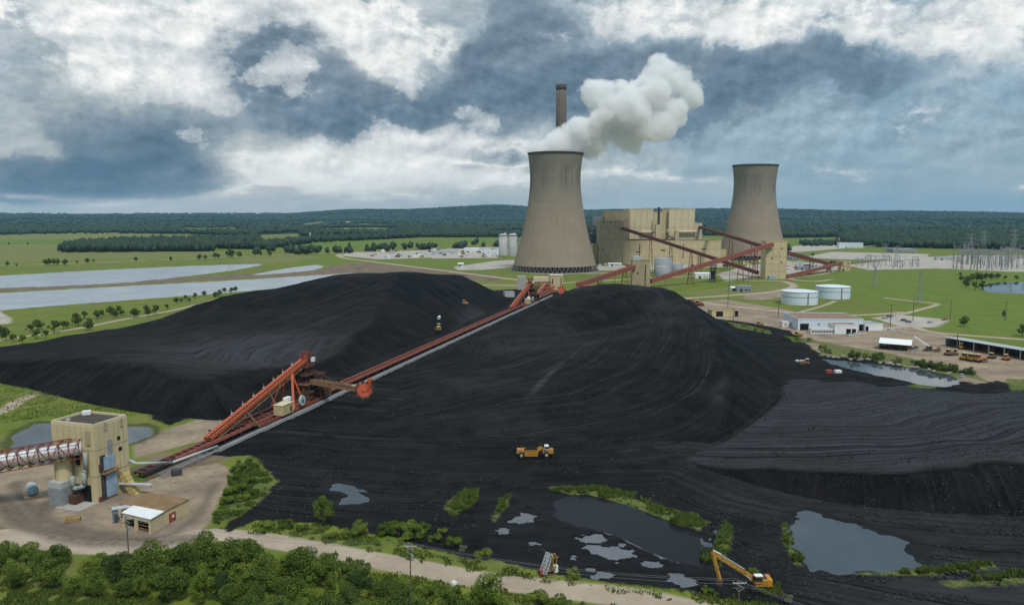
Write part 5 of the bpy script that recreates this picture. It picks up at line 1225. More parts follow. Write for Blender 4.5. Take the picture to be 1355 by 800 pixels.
# small horizontal tank on a pad
q = P(43, 655); pr = thing('fuel_tank', 'small white horizontal tank with a blue end on a pale pad', 'tank', (q.x, q.y, 0), None, -.9)
mb = MB(); mb.box((0, 0, .12), (5, 4.2, .24)); o = mb.build('pad', mat('sandy pad', (.42, .33, .2), .9, .15, .8)); o.parent = pr
mb = MB(); mb.tube((-1.9, 0, 2.0), (1.7, 0, 2.0), 1.45, 24); o = mb.build('barrel', white, None, True, .08); o.parent = pr
mb = MB(); mb.tube((1.7, 0, 2.0), (1.95, 0, 2.0), 1.4, 24, 1.0); o = mb.build('end_cap', mat('tank end blue', (.30, .48, .60), .5, .08, 1.0), None, True); o.parent = pr
for sx_ in (-1.2, 1.0):
    mb = MB(); mb.box((sx_, 0, .6), (.35, 2.2, .8)); o = mb.build('saddle', grey); o.parent = pr
# yellow pipe frame
q = P(97, 690); pr = thing('pipe_barrier', 'low yellow open pipe frame on the dirt before the beige transfer house', 'barrier', (q.x, q.y, 0), None, .35)
mb = MB()
for z in (1.1, .55):
    for a, b2 in (((-1.6, -1), (1.6, -1)), ((1.6, -1), (1.6, 1)), ((1.6, 1), (-1.6, 1)), ((-1.6, 1), (-1.6, -1))): mb.bar((*a, z), (*b2, z), .16)
o = mb.build('rail', yellow); o.parent = pr
for x in (-1.6, 1.6):
    for y in (-1, 1): mb = MB(); mb.bar((x, y, 0), (x, y, 1.15), .16); o = mb.build('leg', yellow); o.parent = pr
# low shed
shz = 3.8
r_ = [P(*c, shz) for c in ((159, 666), (197, 651), (250, 659.5), (216, 676.5))]; f_ = [P(*c, shz) for c in ((162, 678.5), (177, 669.5), (216, 676.8), (198.5, 687))]
sh = thing('shed', 'low beige shed with a brown roof and a white roofed open front bay', 'shed', (f_[3].x, f_[3].y, 0))
mb = MB(); mb.prism([tuple(v[:2]) for v in r_], 0, shz - .25); mb.build('wall', cream, sh)
mb = MB(); c_ = sum(r_, Vector()) / 4; mb.prism([tuple((c_ + (v - c_) * 1.02)[:2]) for v in r_], shz - .25, shz); mb.build('roof', brownroof, sh)
c_ = sum(f_, Vector()) / 4; W_ = [c_ + (v - c_) * .96 for v in f_]
fb_ = MB(); e0 = .3
def wallseg(mb, a, b2, z0, z1, t_=.3): mb.bar((a.x, a.y, (z0 + z1) / 2), (b2.x, b2.y, (z0 + z1) / 2), t_, z1 - z0)
wallseg(fb_, W_[3], W_[2], 0, shz - .26); wallseg(fb_, W_[0], W_[1], 0, shz - .26)
fa, fc = W_[0], W_[3]
wallseg(fb_, fa, fc, shz - .9, shz - .27); 
for f in (.01, .45, .52, .99): q = fa.lerp(fc, f); fb_.bar((q.x, q.y, 0), (q.x, q.y, shz - .9), .4)
fb_.build('front_bay', cream, sh)
mb = MB(); mb.prism([tuple((c_ + (v - c_) * 1.05)[:2]) for v in f_], shz + .02, shz + .22); mb.build('front_roof', white, sh)
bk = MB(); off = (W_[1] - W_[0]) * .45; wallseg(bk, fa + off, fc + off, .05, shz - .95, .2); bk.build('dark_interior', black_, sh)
for k in range(3):
    mb = MB(); z = .7 + k * .85; o2 = (W_[1] - W_[0]) * .06; wallseg(mb, fa.lerp(fc, .54) + o2, fc + o2, z, z + .12, .15); mb.build('slat_rail', rusttan, sh)
FS = Face(Vector((*r_[3][:2], 0)), Vector((*r_[2][:2], 0)), W_[3] - c_ + (W_[2] - c_)); on(FS, 224, 675.5, 231.5, 690.5, .2, redbright, 'door', sh, .02)
dd = MB(); u, z = FS.uz(228, 682); FS.box(dd, u - .04, u + .04, z - .35, z + .35, .05, .23); dd.build('door_sign', white, sh)
# booth beside shed
q = P(153, 690); bo = thing('booth', 'narrow slate blue booth with a thin canopy beside the shed', 'booth', (q.x, q.y, 0), None, .45)
mb = MB(); mb.box((0, 0, 1.8), (1.3, 1.6, 3.6)); o = mb.build('cabin', mat('slate blue', (.15, .19, .22), .7, .1, 1.0, streak=.3)); o.parent = bo
mb = MB(); mb.box((1.6, 0, 3.7), (4.6, 2.2, .18)); o = mb.build('canopy', lgrey); o.parent = bo
mb = MB(); mb.box((.2, -.82, 1.2), (.9, .08, 2.2)); o = mb.build('door', dgrey); o.parent = bo
for x in (3.6,): mb = MB(); mb.bar((x, -.9, 0), (x, -.9, 3.6), .12); o = mb.build('post', grey); o.parent = bo
# kiosk rack behind booth
# ------------------------------------------------------------------ long yard conveyor on the ground between the heaps
cv0, cv1 = P(184, 633, 0), P(737, 384.5, 0)
cv0 = Vector((cv0.x, cv0.y, 0)); cv1 = Vector((cv1.x, cv1.y, 0)); cd = (cv1 - cv0).normalized(); cs = Vector((cd.y, -cd.x, 0)); CL = (cv1 - cv0).length
def CVP(s, o, z): return cv0 + cd * s + cs * o + Vector((0, 0, z))
yc = thing('yard_conveyor', 'long straight red belt conveyor running between the two black heaps', 'conveyor', cv0)
mb = MB(); mb.bar(CVP(0, 0, 1.75), CVP(CL, 0, 1.75), 2.3, .22); mb.build('belt', mat('belt rubber', (.016, .015, .016), .8, .2, 1.0), yc)
for s in (-1, 1):
    mb = MB(); mb.bar(CVP(14, s * 1.75, 1.75), CVP(CL, s * 1.75, 1.75), .5, 1.1); mb.build('stringer', redpale, yc)
    mb = MB(); mb.bar(CVP(0, s * 1.7, 1.7), CVP(13.9, s * 1.7, 1.7), .4, .9); mb.build('stringer', dgrey, yc)
mb = MB()
for i in range(int(CL / 3.1)): mb.bar(CVP(i * 3.1, -1.45, 2.15), CVP(i * 3.1, 1.45, 2.15), .42, .42)
ia = mb.build('idler', redst, yc); ia['kind'] = 'stuff'
for i in range(0, 64):
    mb = MB(); s = 2 + i * (CL - 4) / 63
    for k in (-1, 1): mb.bar(CVP(s, k * 1.6, -.6), CVP(s, k * 1.6, 1.25), .3)
    mb.bar(CVP(s, -1.6, .9), CVP(s, 1.6, .9), .25); mb.build('support', redst, yc)
# pale rail beam along the right side
s0 = 29; rb = thing('rail_beam', 'pale concrete rail beam along the right side of the red yard conveyor', 'rail', CVP(s0, 6.3, 0))
mb = MB(); mb.bar(CVP(s0, 6.3, .5), CVP(CL - 50, 6.3, .5), 1.5, 1.5); mb.build('beam', mat('rail beam concrete', (.36, .37, .37), .85, .12, .15, fine=.35), rb)
mb = MB(); mb.bar(CVP(s0, 6.3, 1.4), CVP(CL - 50, 6.3, 1.4), .18, .18); mb.build('rail', rust, rb)
rb2 = thing('rail_beam', 'dark rusty rail beam along the left side of the red yard conveyor', 'rail', CVP(s0, -5.2, 0))
mb = MB(); mb.bar(CVP(s0 + 12, -5.0, .1), CVP(CL - 26, -5.0, .1), 1.0, .9); mb.build('beam', mat('dirty concrete', (.09, .08, .075), .9, .2, .3), rb2)
# grey duct and pipes at the conveyor tail by the transfer house
pd = thing('pipe_run', 'bent grey pipe from the beige transfer house down along the conveyor tail', 'pipe', FR.p(1.0, 0, .5))
mb = MB(); pp = [FR.p(.985, 9.0, .6), FR.p(1.02, 7.5, 2.0), CVP(14, 5.2, 2.2), CVP(30, 6.2, 1.7)]
pp = [FR.p(.97, 8.8, .3), FR.p(.99, 8.0, 2.6), CVP(9, 4.6, 2.6), CVP(29, 6.0, 1.9)]
for a, b2 in zip(pp[:-1], pp[1:]): mb.tube(a, b2, .42, 10)
mb.build('pipe', lgrey, pd, True)
mb = MB(); mb.bar(CVP(2, 7.2, 1.5), CVP(28, 8.0, 1.3), .3); mb.bar(CVP(2, 5.6, 1.5), CVP(28, 6.9, 1.2), .25)
for i in range(8): mb.bar(CVP(2 + i * 3.6, 7.2, 0), CVP(2 + i * 3.6, 7.2, 1.5), .2); mb.bar(CVP(2 + i * 3.6, 5.6, 1.4), CVP(2 + i * 3.6, 7.3, 1.4), .2)
mb.build('pipe_rack', grey, pd)
mb = MB(); mb.box(CVP(6, 8.6, .9), (3.0, 2.0, 1.8), .5); mb.build('pump_block', dgrey, pd)
cbx = thing('cable_drum', 'dusty blue tarpaulin covered drum lying where the orange boom meets the conveyor', 'drum', CVP(44, -6, 0))
mb = MB(); mb.tube(CVP(43, -7.5, 1.2), CVP(46, -5.5, 1.2), 1.2, 14); mb.build('drum', mat('blue tarp', (.06, .075, .16), .8, .2, 1.2), cbx, True)
mb = MB(); mb.tube(CVP(42.6, -7.8, 1.2), CVP(43, -7.5, 1.2), 1.6, 14); mb.tube(CVP(46, -5.5, 1.2), CVP(46.4, -5.2, 1.2), 1.6, 14); mb.build('flange', rust, cbx)

# ------------------------------------------------------------------ stacker-reclaimer riding the rails
def reclaimer(label, sb, simple=False):
    """sb: distance of the travelling base along the conveyor"""
    root = thing('stacker_reclaimer', label, 'reclaimer', CVP(sb, 0, 0), 'rail mounted stacker reclaimers'); B = lambda s, o, z: CVP(sb + s, o, z)
    tail, head = B(-62, -.2, 2.6), B(5, -.2, 19.5)
    if simple: tail, head = B(-58, -.2, 2.4), B(4, -.2, 17.5)
    ax = (head - tail).normalized(); uz = cs.cross(ax); uz = uz if uz.z > 0 else -uz
    mb = MB(); mb.bar(tail + uz * .9, head + uz * .9, 3.0, .35); mb.bar(tail + uz * .5 + cs * 1.45, head + uz * .5 + cs * 1.45, .25, 1.1); mb.bar(tail + uz * .5 - cs * 1.45, head + uz * .5 - cs * 1.45, .25, 1.1)
    tb_ = mb.build('tripper_boom', orange, root)
    mb = MB(); mb.bar(tail + uz * 1.12 + cs * .55, head + uz * 1.12 + cs * .55, .75, .12); mb.build('belt', rubber, tb_)
    mb = MB()
    for i in range(40): q = tail.lerp(head, (i + .5) / 40); mb.bar(q + uz * 1.1 - cs * 1.6, q + uz * 1.1 + cs * 1.6, .22, .14)
    rb_ = mb.build('rib', redst, tb_); rb_['kind'] = 'stuff'
    mb = MB(); mb.truss(tail - uz * 1.5 + cs * .1, head - uz * 1.5 + cs * .1, 2.4, 1.5, 18, .2, False); mb.build('truss', rusttan, root)
    mb = MB()
    for i in range(10): q = tail.lerp(head, .04 + i * .1) - cs * 1.7 + uz * 1.1; mb.box(q, (.6, .6, .7)); mb.bar(q, q + uz * 1.6, .1)
    lp = mb.build('lamp_posts', lgrey, tb_); lp.name = 'walkway_lamp'; lp['kind'] = 'stuff'
    # legs carrying the boom
    for f, nm in ((.30, 'strut'), (.52, 'strut')):
        q = tail.lerp(head, f); mb = MB()
        for s in (-1, 1): mb.bar(q + cs * s * 1.3, CVP((q - cv0).dot(cd) + 2, s * 5.4, 1.6), .45); 
        mb.bar(CVP((q - cv0).dot(cd) + 2, -5.4, 2.0), CVP((q - cv0).dot(cd) + 2, 5.4, 2.0), .5); mb.build(nm, rusttan, root)
    mb = MB()
    for s in (-1, 1):
        q = tail.lerp(head, .76) + cs * s * 1.3; mb.bar(q, B(-17 , s * 5.2, 2.2), .9, .7); mb.bar(q, B(-9, s * 5.2, 2.2), .8, .6)
    mb.build('portal_leg', redst if simple else orange, root)
    # deck on bogies
    mb = MB()
    for s in (-1, 1): mb.bar(B(-40, s * 5.4, 1.9), B(9, s * 5.4, 1.9), .9, 1.0)
    for s in (-38, -26, -14, -4, 7): mb.bar(B(s, -5.4, 2.1), B(s, 5.4, 2.1), .6, .7)
    mb.build('travelling_deck', redst, root)
    for s in (-36, -22, -8, 6):
        for o in (-5.4, 6.2):
            mb = MB(); mb.bar(B(s - 1.6, o, 1.25), B(s + 1.6, o, 1.25), .6, .5)
            for k in (-1.1, 1.1): mb.tube(B(s + k, o - .25, .95), B(s + k, o + .25, .95), .45, 10)
            mb.build('bogie', dgrey, root)
    mb = MB(); mb.box(B(-24, 5.0, 4.4), (7.2, 4.2, 4.0), math.atan2(cd.y, cd.x)); hs = mb.build('machinery_house', mat('machinery cream', (.48, .39, .20), .7, .06, .6, streak=.2), root, False, .15)
    mb = MB(); mb.box(B(-24, 5.0, 6.5), (7.5, 4.5, .25), math.atan2(cd.y, cd.x)); mb.build('roof', cream2, hs)
    mb = MB(); mb.box(B(-22.0, 7.13, 4.2), (1.2, .1, 2.0), math.atan2(cd.y, cd.x)); mb.build('door', rust, hs)
    mb = MB(); mb.box(B(-20.5, 4.6, 7.4), (3.2, 2.0, 1.6), math.atan2(cd.y, cd.x)); mb.build('white_tank', white, root, False, .2)
    mb = MB(); c = B(-13, 6.6, 5.2); mb.tube(c - cs * .3, c + cs * .3, 2.1, 28); rl = mb.build('cable_reel', mat('reel pale', (.45, .50, .52), .5, .1, 1.0), root)
    mb = MB(); mb.tube(c + cs * .3, c + cs * .55, .7, 16); mb.build('hub', mat('reel hub blue', (.10, .16, .22), .5, .1, 1.0), rl)
    mb = MB(); mb.bar(B(-13, 6.0, 2.2), c, .35); mb.build('reel_stand', redst, root)
    # slewing tower of rusty frames and platforms
    tw = MB(); X_ = [(-3.2, -3.2), (3.2, -3.2), (3.2, 3.2), (-3.2, 3.2)]; top = 17.0
    for a, b2 in X_: tw.bar(B(a, b2, 2.2), B(a * .62, b2 * .62, top), .65)
    for z0, z1 in ((2.2, 6), (6, 9.5), (9.5, 13), (13, 16.5)):
        for k in range(4):
            f0 = 1 - .38 * (z0 - 2.2) / (top - 2.2); f1 = 1 - .38 * (z1 - 2.2) / (top - 2.2); a, b2 = X_[k], X_[(k + 1) % 4]
            tw.bar(B(a[0] * f0, a[1] * f0, z0), B(b2[0] * f1, b2[1] * f1, z1), .32); tw.bar(B(a[0] * f1, a[1] * f1, z1), B(b2[0] * f1, b2[1] * f1, z1), .4)
    tw.build('slewing_tower', rust, root)
    mb = MB(); mb.tube(B(0, 0, 2.2), B(0, 0, 5.2), 3.6, 24); mb.tube(B(0, 0, 5.2), B(0, 0, 6.0), 4.2, 24); mb.build('slew_ring', rust, root)
    for z, r in ((9.2, 4.6), (12.8, 4.0), (16.2, 3.4)):
        mb = MB(); mb.box(B(0, 0, z), (r * 2, r * 1.8, .25), math.atan2(cd.y, cd.x)); pl = mb.build('platform', rusttan if z < 12 else rust, root)
        mb = MB()
        for k in range(4):
            a, b2 = [(-r, -r * .9), (r, -r * .9), (r, r * .9), (-r, r * .9)][k], [(r, -r * .9), (r, r * .9), (-r, r * .9), (-r, -r * .9)][k]
            for f in (0, .25, .5, .75): mb.bar(B(a[0] + (b2[0] - a[0]) * f, a[1] + (b2[1] - a[1]) * f, z), B(a[0] + (b2[0] - a[0]) * f, a[1] + (b2[1] - a[1]) * f, z + 1.2), .1)
            for h_ in (.6, 1.2): mb.bar(B(*a, z + h_), B(*b2, z + h_), .1)
        mb.build('railing', redst, pl)
    mb = MB(); mb.truss(B(2, 4, 2.4), B(10.5, 4, 2.4), 4.6, 6.0, 4, .34); mb.truss(B(1.5, 2.5, 8.6), B(8.5, 2.5, 8.6), 5.0, 3.6, 3, .32); mb.build('drive_frame', rust, root)
    mb = MB(); mb.box(B(6.5, 4, 5.0), (4.2, 3.2, 2.6), math.atan2(cd.y, cd.x)); mb.build('drive_unit', rusttan, root, False, .2)
    mb = MB(); mb.box(B(5.5, 2.0, 10.4), (3.4, 3.0, 2.2), math.atan2(cd.y, cd.x)); mb.build('winch_box', rust, root, False, .2)
    mb = MB(); mb.box(B(-4.5, -2.5, 12.0), (3.0, 2.4, 2.6), math.atan2(cd.y, cd.x)); mb.build('electrical_house', rust, root, False, .1)
    mb = MB(); mb.box(B(1.5, 0, 10.6), (3.2, 3.0, 2.2), .4); mb.build('transfer_chute', dgrey, root)
    mb = MB(); mb.box(B(-1.5, 1.0, 7.6), (2.6, 3.6, 2.2), .5); mb.build('gearbox', rusttan, root)
    mb = MB(); mb.truss(B(3, 0, 16.4), B(3.4, 0, 22.0), 3.2, 3.2, 4, .28); mb.build('head_frame', redst, root)
    mb = MB(); mb.tube(head + uz * .8 - cs * 1.6, head + uz * .8 + cs * 1.6, .8, 14); mb.build('head_drum', dgrey, root)
    mb = MB(); mb.box(B(3.6, 2.2, 18.6), (1.5, 1.5, 1.7)); mb.build('operator_cab', white, root)
    # reclaim boom with bucket wheel, swung out over the right heap
    if simple:
        ba, bw = B(2, 1, 8.0), B(12, 26, 11)
    else:
        ba = B(1, 2.5, 9.8); bw = PD(482, 515.5, (B(0, 0, 0).y - 7))
    bx_ = (bw - ba).normalized(); bs = bx_.cross(Vector((0, 0, 1))).normalized(); bu = bs.cross(bx_)
    mb = MB(); mb.truss(ba - bu * .9, bw - bx_ * 3.2 - bu * .7, 2.6, 1.7, 9, .24); mb.bar(ba + bs * 1.3, bw - bx_ * 3 + bs * 1.0, .4, 1.5); mb.bar(ba - bs * 1.3, bw - bx_ * 3 - bs * 1.0, .4, 1.5); mb.build('reclaim_boom', rusttan, root)
    mb = MB(); mb.bar(ba + bu * .3, bw - bx_ * 3 + bu * .3, 1.6, .25); mb.build('boom_belt', rubber, root)
    mb = MB(); pk = B(1, 0, 15.5); mb.bar(pk, ba.lerp(bw, .62) + bu, .22); mb.bar(pk, B(-14, 0, 11.2), .25); mb.build('stay_rod', rust, root)
    R_ = 3.0; wc = bw; wh = MB(); wax = (bx_ * .35 - bs * .94 if False else Vector((.12, -.97, .2))).normalized()
    wa = wax.cross(Vector((0, 0, 1))).normalized(); wb_ = wa.cross(wax)
    wh.tube(wc - wax * .45, wc + wax * .45, R_, 32); w_o = wh.build('bucket_wheel', mat('wheel orange red', (.46, .085, .04), .65, .1, 1.0, streak=.2), root)
    mb = MB(); mb.tube(wc + wax * .45, wc + wax * .75, .8, 16); mb.build('hub', orange, w_o)
    for k in range(9):
        t_ = 2 * math.pi * k / 9; d_ = wa * math.cos(t_) + wb_ * math.sin(t_); e_ = wa * -math.sin(t_) + wb_ * math.cos(t_)
        mb = MB(); c = wc + d_ * (R_ + .35); mb.bar(c - e_ * .75, c + e_ * .75, 1.5, .9, d_); mb.build('bucket', rust, w_o)
    mb = MB(); q = bw - bx_ * 4.2 + bu * .4; mb.box(q, (3.2, 2.0, 2.0), math.atan2(bx_.y, bx_.x)); mb.build('wheel_drive', cream_old, root, False, .15)
    mb = MB(); q = bw - bx_ * 2.6 + bu * 1.2 - bs * .6; mb.box(q, (2.2, 1.5, 1.4), math.atan2(bx_.y, bx_.x)); mb.build('boom_cab', white, root, False, .1)
    mb = MB(); q = bw + bx_ * 1.6 - bs * .4; mb.bar(q - bu * .5, q + bu * 4.6 + bx_ * .9, 1.3, 1.0); mb.box(q + bu * 4.6 + bx_ * .6, (1.5, 1.2, .9)); mb.build('wheel_hood', orange, root)
    # counterweight arm
    mb = MB(); ca, cb_ = B(-1, -1.5, 10.5), B(-6, -7.5, 12.0)
    if not simple: mb.bar(ca, cb_, 1.4, 1.0); mb.box(cb_, (2.4, 2.2, 1.8), .5); mb.build('counterweight', rusttan, root)
    return root
sA = (P(402, 534) - cv0).dot(cd)
reclaimer('orange boomed reclaimer with red bucket wheel halfway along the yard conveyor', sA)
reclaimer('distant orange boomed reclaimer at the far end of the yard conveyor', (P(691, 400.5) - cv0).dot(cd), True)

# ------------------------------------------------------------------ far transfer station at the end of the belt
q = P(736, 386); d = q.y; ft = thing('transfer_station', 'cream transfer block amid red steel at the far end of the belt', 'building', (q.x, d, 0))
mb = MB(); mb.prism([(PD(728, 380, d).x, d), (PD(745, 380, d).x, d), (PD(745, 380, d).x, d + 12), (PD(728, 380, d).x, d + 12)], 0, PD(736, 364.5, d).z); mb.build('wall', cream, ft)
mb = MB(); mb.prism([(PD(727.6, 380, d).x, d - .4), (PD(745.4, 380, d).x, d - .4), (PD(745.4, 380, d).x, d + 12.4), (PD(727.6, 380, d).x, d + 12.4)], PD(736, 364.5, d).z, PD(736, 364, d).z); mb.build('roof', cream2, ft)
mb = MB(); mb.box((PD(731, 380, d).x, d - .1, PD(736, 372, d).z), (1.2, .4, 5)); mb.build('downpipe', rust, ft); mb = MB(); mb.box((PD(742.5, 380, d).x, d - .1, PD(736, 372, d).z), (.8, .4, 8)); mb.build('downpipe', rust, ft)
mb = MB(); mb.bar(PD(711, 389, d - 20), PD(723, 375, d - 2), 3.4, 3.2); mb.build('inclined_cover', redpale, ft)
mb = MB(); mb.bar(PD(716, 390, d - 14), PD(733, 379, d - 3), 2.6, 2.6); mb.build('inclined_cover', orange, ft)
mb = MB(); mb.truss(PD(698, 381, d - 4), PD(728, 379, d), 4, 5, 8, .35); mb.truss(PD(700, 389, d - 12), PD(730, 386, d - 8), 3, 4, 8, .3); mb.build('steel_frame', redst, ft)
mb = MB()
for px in (700, 706, 712, 718, 724): mb.bar(PD(px, 392, d - 8), PD(px, 376, d - 6), .6)
for py in (377, 382, 387): mb.bar(PD(698, py, d - 7), PD(727, py, d - 6), .5)
mb.build('column_frame', rust, ft)
mb = MB(); mb.box(PD(716, 369, d + 25), (16, 8, 5)); mb.build('low_annex', cream2, ft)
mb = MB(); mb.box(PD(690, 374, d + 10), (9, 8, 14)); mb.build('concrete_bin', conc, ft)
q = P(756, 380); bh = thing('belt_house', 'small cream belt house where the red gallery leaves the coal heap', 'hut', (PD(777, 376, 705).x, 705, 0))
mb = MB(); c = PD(777, 378, 705); mb.box((c.x, 705, c.z / 2), (12, 7, c.z)); o = mb.build('wall', cream_old, bh); mb = MB(); mb.box((c.x, 705, c.z + .3), (13, 8, .6)); mb.build('roof', redpale, bh)

# ------------------------------------------------------------------ utility poles and wires along the haul road
GU_ = 'utility poles along the haul road'
poles = []
for px, pt, yb, lb in ((544.5, 720, 836, 'utility pole in front of the haul road at mid view'), (172.5, 684, 770, 'utility pole before the low shed at the left'), (975, 768.5, 860, 'utility pole in front of the excavator')):
    q = P(px, yb); root = thing('utility_pole', lb, 'utility pole', (q.x, q.y, 0), GU_); h = PD(px, pt, q.y).z; poles.append((q, h))
    mb = MB(); mb.tube((0, 0, -.3), (0, 0, h), .17, 10, .11); o = mb.build('pole', wood_m); o.parent = root
    for z in (h - .25, h - 1.15):
        mb = MB(); mb.bar((-1.25, -.16, z), (1.25, -.16, z), .11, .13); o = mb.build('crossarm', lgrey if z > h - .5 else wood_m); o.parent = root
    mb = MB(); mb.bar((-.8, -.16, h - 1.15), (0, -.14, h - 1.9), .05); mb.bar((.8, -.16, h - 1.15), (0, -.14, h - 1.9), .05); mb.bar((-.9, -.16, h - .25), (.9, -.16, h - 1.15), .05); o = mb.build('brace', lgrey); o.parent = root
    for x in (-1.15, -.4, .4, 1.15):
        mb = MB(); mb.tube((x, -.16, h - .2), (x, -.16, h + .06), .07, 8, .05); o = mb.build('insulator', lgrey); o.parent = root
    if px < 600:
        mb = MB(); mb.tube((.42, -.1, h - 3.1), (.42, -.1, h - 2.1), .26, 12); o = mb.build('transformer', grey); o.parent = root
wmat = mat('wire', (.16, .165, .17), .5, .05, 1.0)
def wire(a, b2, sag, lb, par_=None):
    mb = MB(); pr_ = None
    for k in range(15):
        f = k / 14; q = Vector(a).lerp(Vector(b2), f); q.z -= sag * 4 * f * (1 - f)
        if pr_ is not None: mb.tube(pr_, q, .022, 5)
        pr_ = q
    o = mb.build('overhead_wire', wmat); tag(o, lb, 'wire', 'overhead wires of the pole line')
ends = [(P(-160, 750), 11.0)] + [poles[1], poles[0], poles[2]] + [(P(1330, 950), 10.5)]
nm_ = ['from the left edge to the pole before the shed', 'between the shed pole and the mid pole', 'between the mid pole and the excavator pole', 'from the excavator pole off to the right']
for i in range(4):
    (a, ha), (b2, hb2) = ends[i], ends[i + 1]
    for x in (-1.15, -.4, 1.15):
        wire((a.x + x * .4, a.y - x * .9, ha), (b2.x + x * .4, b2.y - x * .9, hb2), 1.6, 'thin overhead wire strung ' + nm_[i])
# marker stakes on the verge
for px, py in ((728, 765), (766, 762), (545 + 200, 762), (855, 783)): pass
# pale boulder by the road
import bmesh
def rock(loc, s, lb, m):
    bm = bmesh.new(); bmesh.ops.create_icosphere(bm, subdivisions=3, radius=1); r2 = random.Random(4)
    off = [Vector((r2.gauss(0, 1), r2.gauss(0, 1), r2.gauss(0, 1))).normalized() for _ in range(9)]
    for v in bm.verts:
        k = 1.0
        for d_ in off: k = min(k, .74 / max(.74, v.co.normalized().dot(d_)) if v.co.normalized().dot(d_) > .74 else 1)
        v.co *= k; v.co.x *= s[0]; v.co.y *= s[1]; v.co.z *= s[2]
    me = bpy.data.meshes.new('boulder'); bm.to_mesh(me); bm.free(); o = bpy.data.objects.new('boulder', me); COL.objects.link(o); me.materials.append(m); o.location = loc
    tag(o, lb, 'boulder')
q = P(601, 776); rock((q.x, q.y, .5), (.95, .8, 1.1), 'pale limestone boulder at the road edge under the leafy tree', mat('limestone', (.62, .60, .55), .9, .1, 2.0))
# ------------------------------------------------------------------ long reach excavator
q = P(1002, 779); ex = thing('excavator', 'yellow long reach excavator by the road at the slurry pit', 'excavator', (q.x, q.y, 0), None, 0)
def pp_(o, par_): o.parent = par_; return o
for s in (-1, 1):
    mb = MB(); mb.box((.2, s * 1.35, .5), (4.2, .7, .95)); pp_(mb.build('track', rubber, None, False, .25), ex)
mb = MB(); mb.box((.2, 0, .75), (2.4, 2.2, .6)); pp_(mb.build('undercarriage', dgrey), ex)
mb = MB(); mb.box((.9, 0, 1.9), (3.4, 2.7, 1.5)); bd = pp_(mb.build('body', yellow, None, False, .12), ex)
mb = MB(); mb.box((2.25, 0, 2.0), (1.1, 2.8, 1.7)); pp_(mb.build('counterweight', mat('machine amber', (.50, .22, .02), .6, .1, 1.0), None, False, .2), ex)
mb = MB(); mb.box((-.2, -.95, 2.75), (1.6, 1.1, 1.7)); cabx = pp_(mb.build('cab', yellow, None, False, .08), ex)
mb = MB(); mb.box((-.25, -.98, 2.95), (1.5, 1.14, .9)); pp_(mb.build('window', glass_d), cabx)
mb = MB(); mb.box((-.2, -.95, 3.65), (1.7, 1.2, .12)); pp_(mb.build('cab_roof', white), cabx)
mb = MB(); mb.box((1.5, .2, 2.72), (1.7, 1.6, .2)); pp_(mb.build('engine_hood', dgrey), ex)
foot = Vector((-.7, .25, 2.2)); kn = PD(985, 757, q.y) - Vector((q.x, q.y, 0)); tip = PD(943.5, 731.5, q.y - .5) - Vector((q.x, q.y, 0)); at_ = PD(952.5, 766, q.y - 2) - Vector((q.x, q.y, 0))
mb = MB(); mb.bar(foot, kn, .8, 1.0); mb.bar(kn, tip, .6, .75); pp_(mb.build('boom', yellow, None, False, .06), ex)
mb = MB(); mb.bar(foot + Vector((-.5, -.4, -.3)), foot.lerp(kn, .85) + Vector((0, -.5, -.2)), .22); mb.bar(kn + Vector((0, 0, .8)), kn.lerp(tip, .8) + Vector((0, 0, .75)), .2); pp_(mb.build('ram', lgrey), ex)
mb = MB(); mb.bar(tip + Vector((-.2, 0, .3)), at_, .5, .65); pp_(mb.build('stick', yellow, None, False, .05), ex)
mb = MB(); mb.bar(tip + Vector((0, 0, .7)), tip.lerp(kn, .25) + Vector((0, 0, .9)), .3, .2); pp_(mb.build('linkage', white), ex)
mb = MB(); c = at_ + Vector((.1, 0, -.5)); mb.add([c + Vector(v) for v in ((-.6, -.6, .5), (.5, -.6, .5), (.5, .6, .5), (-.6, .6, .5), (-.9, -.6, -.3), (.1, -.6, -.8), (.1, .6, -.8), (-.9, .6, -.3))], [(0, 1, 5, 4), (1, 2, 6, 5), (2, 3, 7, 6), (4, 5, 6, 7), (0, 3, 2, 1), (0, 4, 7, 3)]); pp_(mb.build('bucket', rust), ex)

# ------------------------------------------------------------------ wheel scraper on the coal
def wheel(root, x, y, r, w_=.8):
    mb = MB(); mb.tube((x, y - w_ / 2, r), (x, y + w_ / 2, r), r, 22); o = pp_(mb.build('wheel', rubber, None, False, .12), root)
    s = -1 if y < 0 else 1; mb = MB(); mb.tube((x, y + s * w_ * .42, r), (x, y + s * (w_ / 2 + .05), r), r * .5, 16); pp_(mb.build('rim', mat('rim pale', (.38, .34, .25), .6, .1, 1.0)), o)
q = P(707, 603.5); z0 = surf(q.x, q.y); sc = thing('wheel_scraper', 'yellow wheel scraper carrying coal across the black yard', 'scraper', (q.x, q.y, z0), None, .06)
rz = .06
for x in (-4.4, 3.9):
    for y in (-1.45, 1.45): wheel(sc, x, y, 1.0)
mb = MB(); mb.prism([(4.0, -1.2), (6.3, -1.0), (6.3, 1.0), (4.0, 1.2)], 1.1, 2.6); pp_(mb.build('tractor_hood', yellow, None, False, .15), sc)
mb = MB(); mb.box((6.36, 0, 1.8), (.1, 1.6, 1.1)); pp_(mb.build('grille', dgrey), sc)
mb = MB(); mb.box((3.9, 0, 1.5), (2.2, 2.5, .7)); pp_(mb.build('tractor_frame', yellow, None, False, .1), sc)
mb = MB(); mb.box((4.0, -.3, 3.2), (1.4, 1.5, 1.5)); cbx_ = pp_(mb.build('cab', white, None, False, .1), sc)
mb = MB(); mb.box((4.1, -.3, 3.15), (1.46, 1.54, .75)); pp_(mb.build('window', glass_d), cbx_)
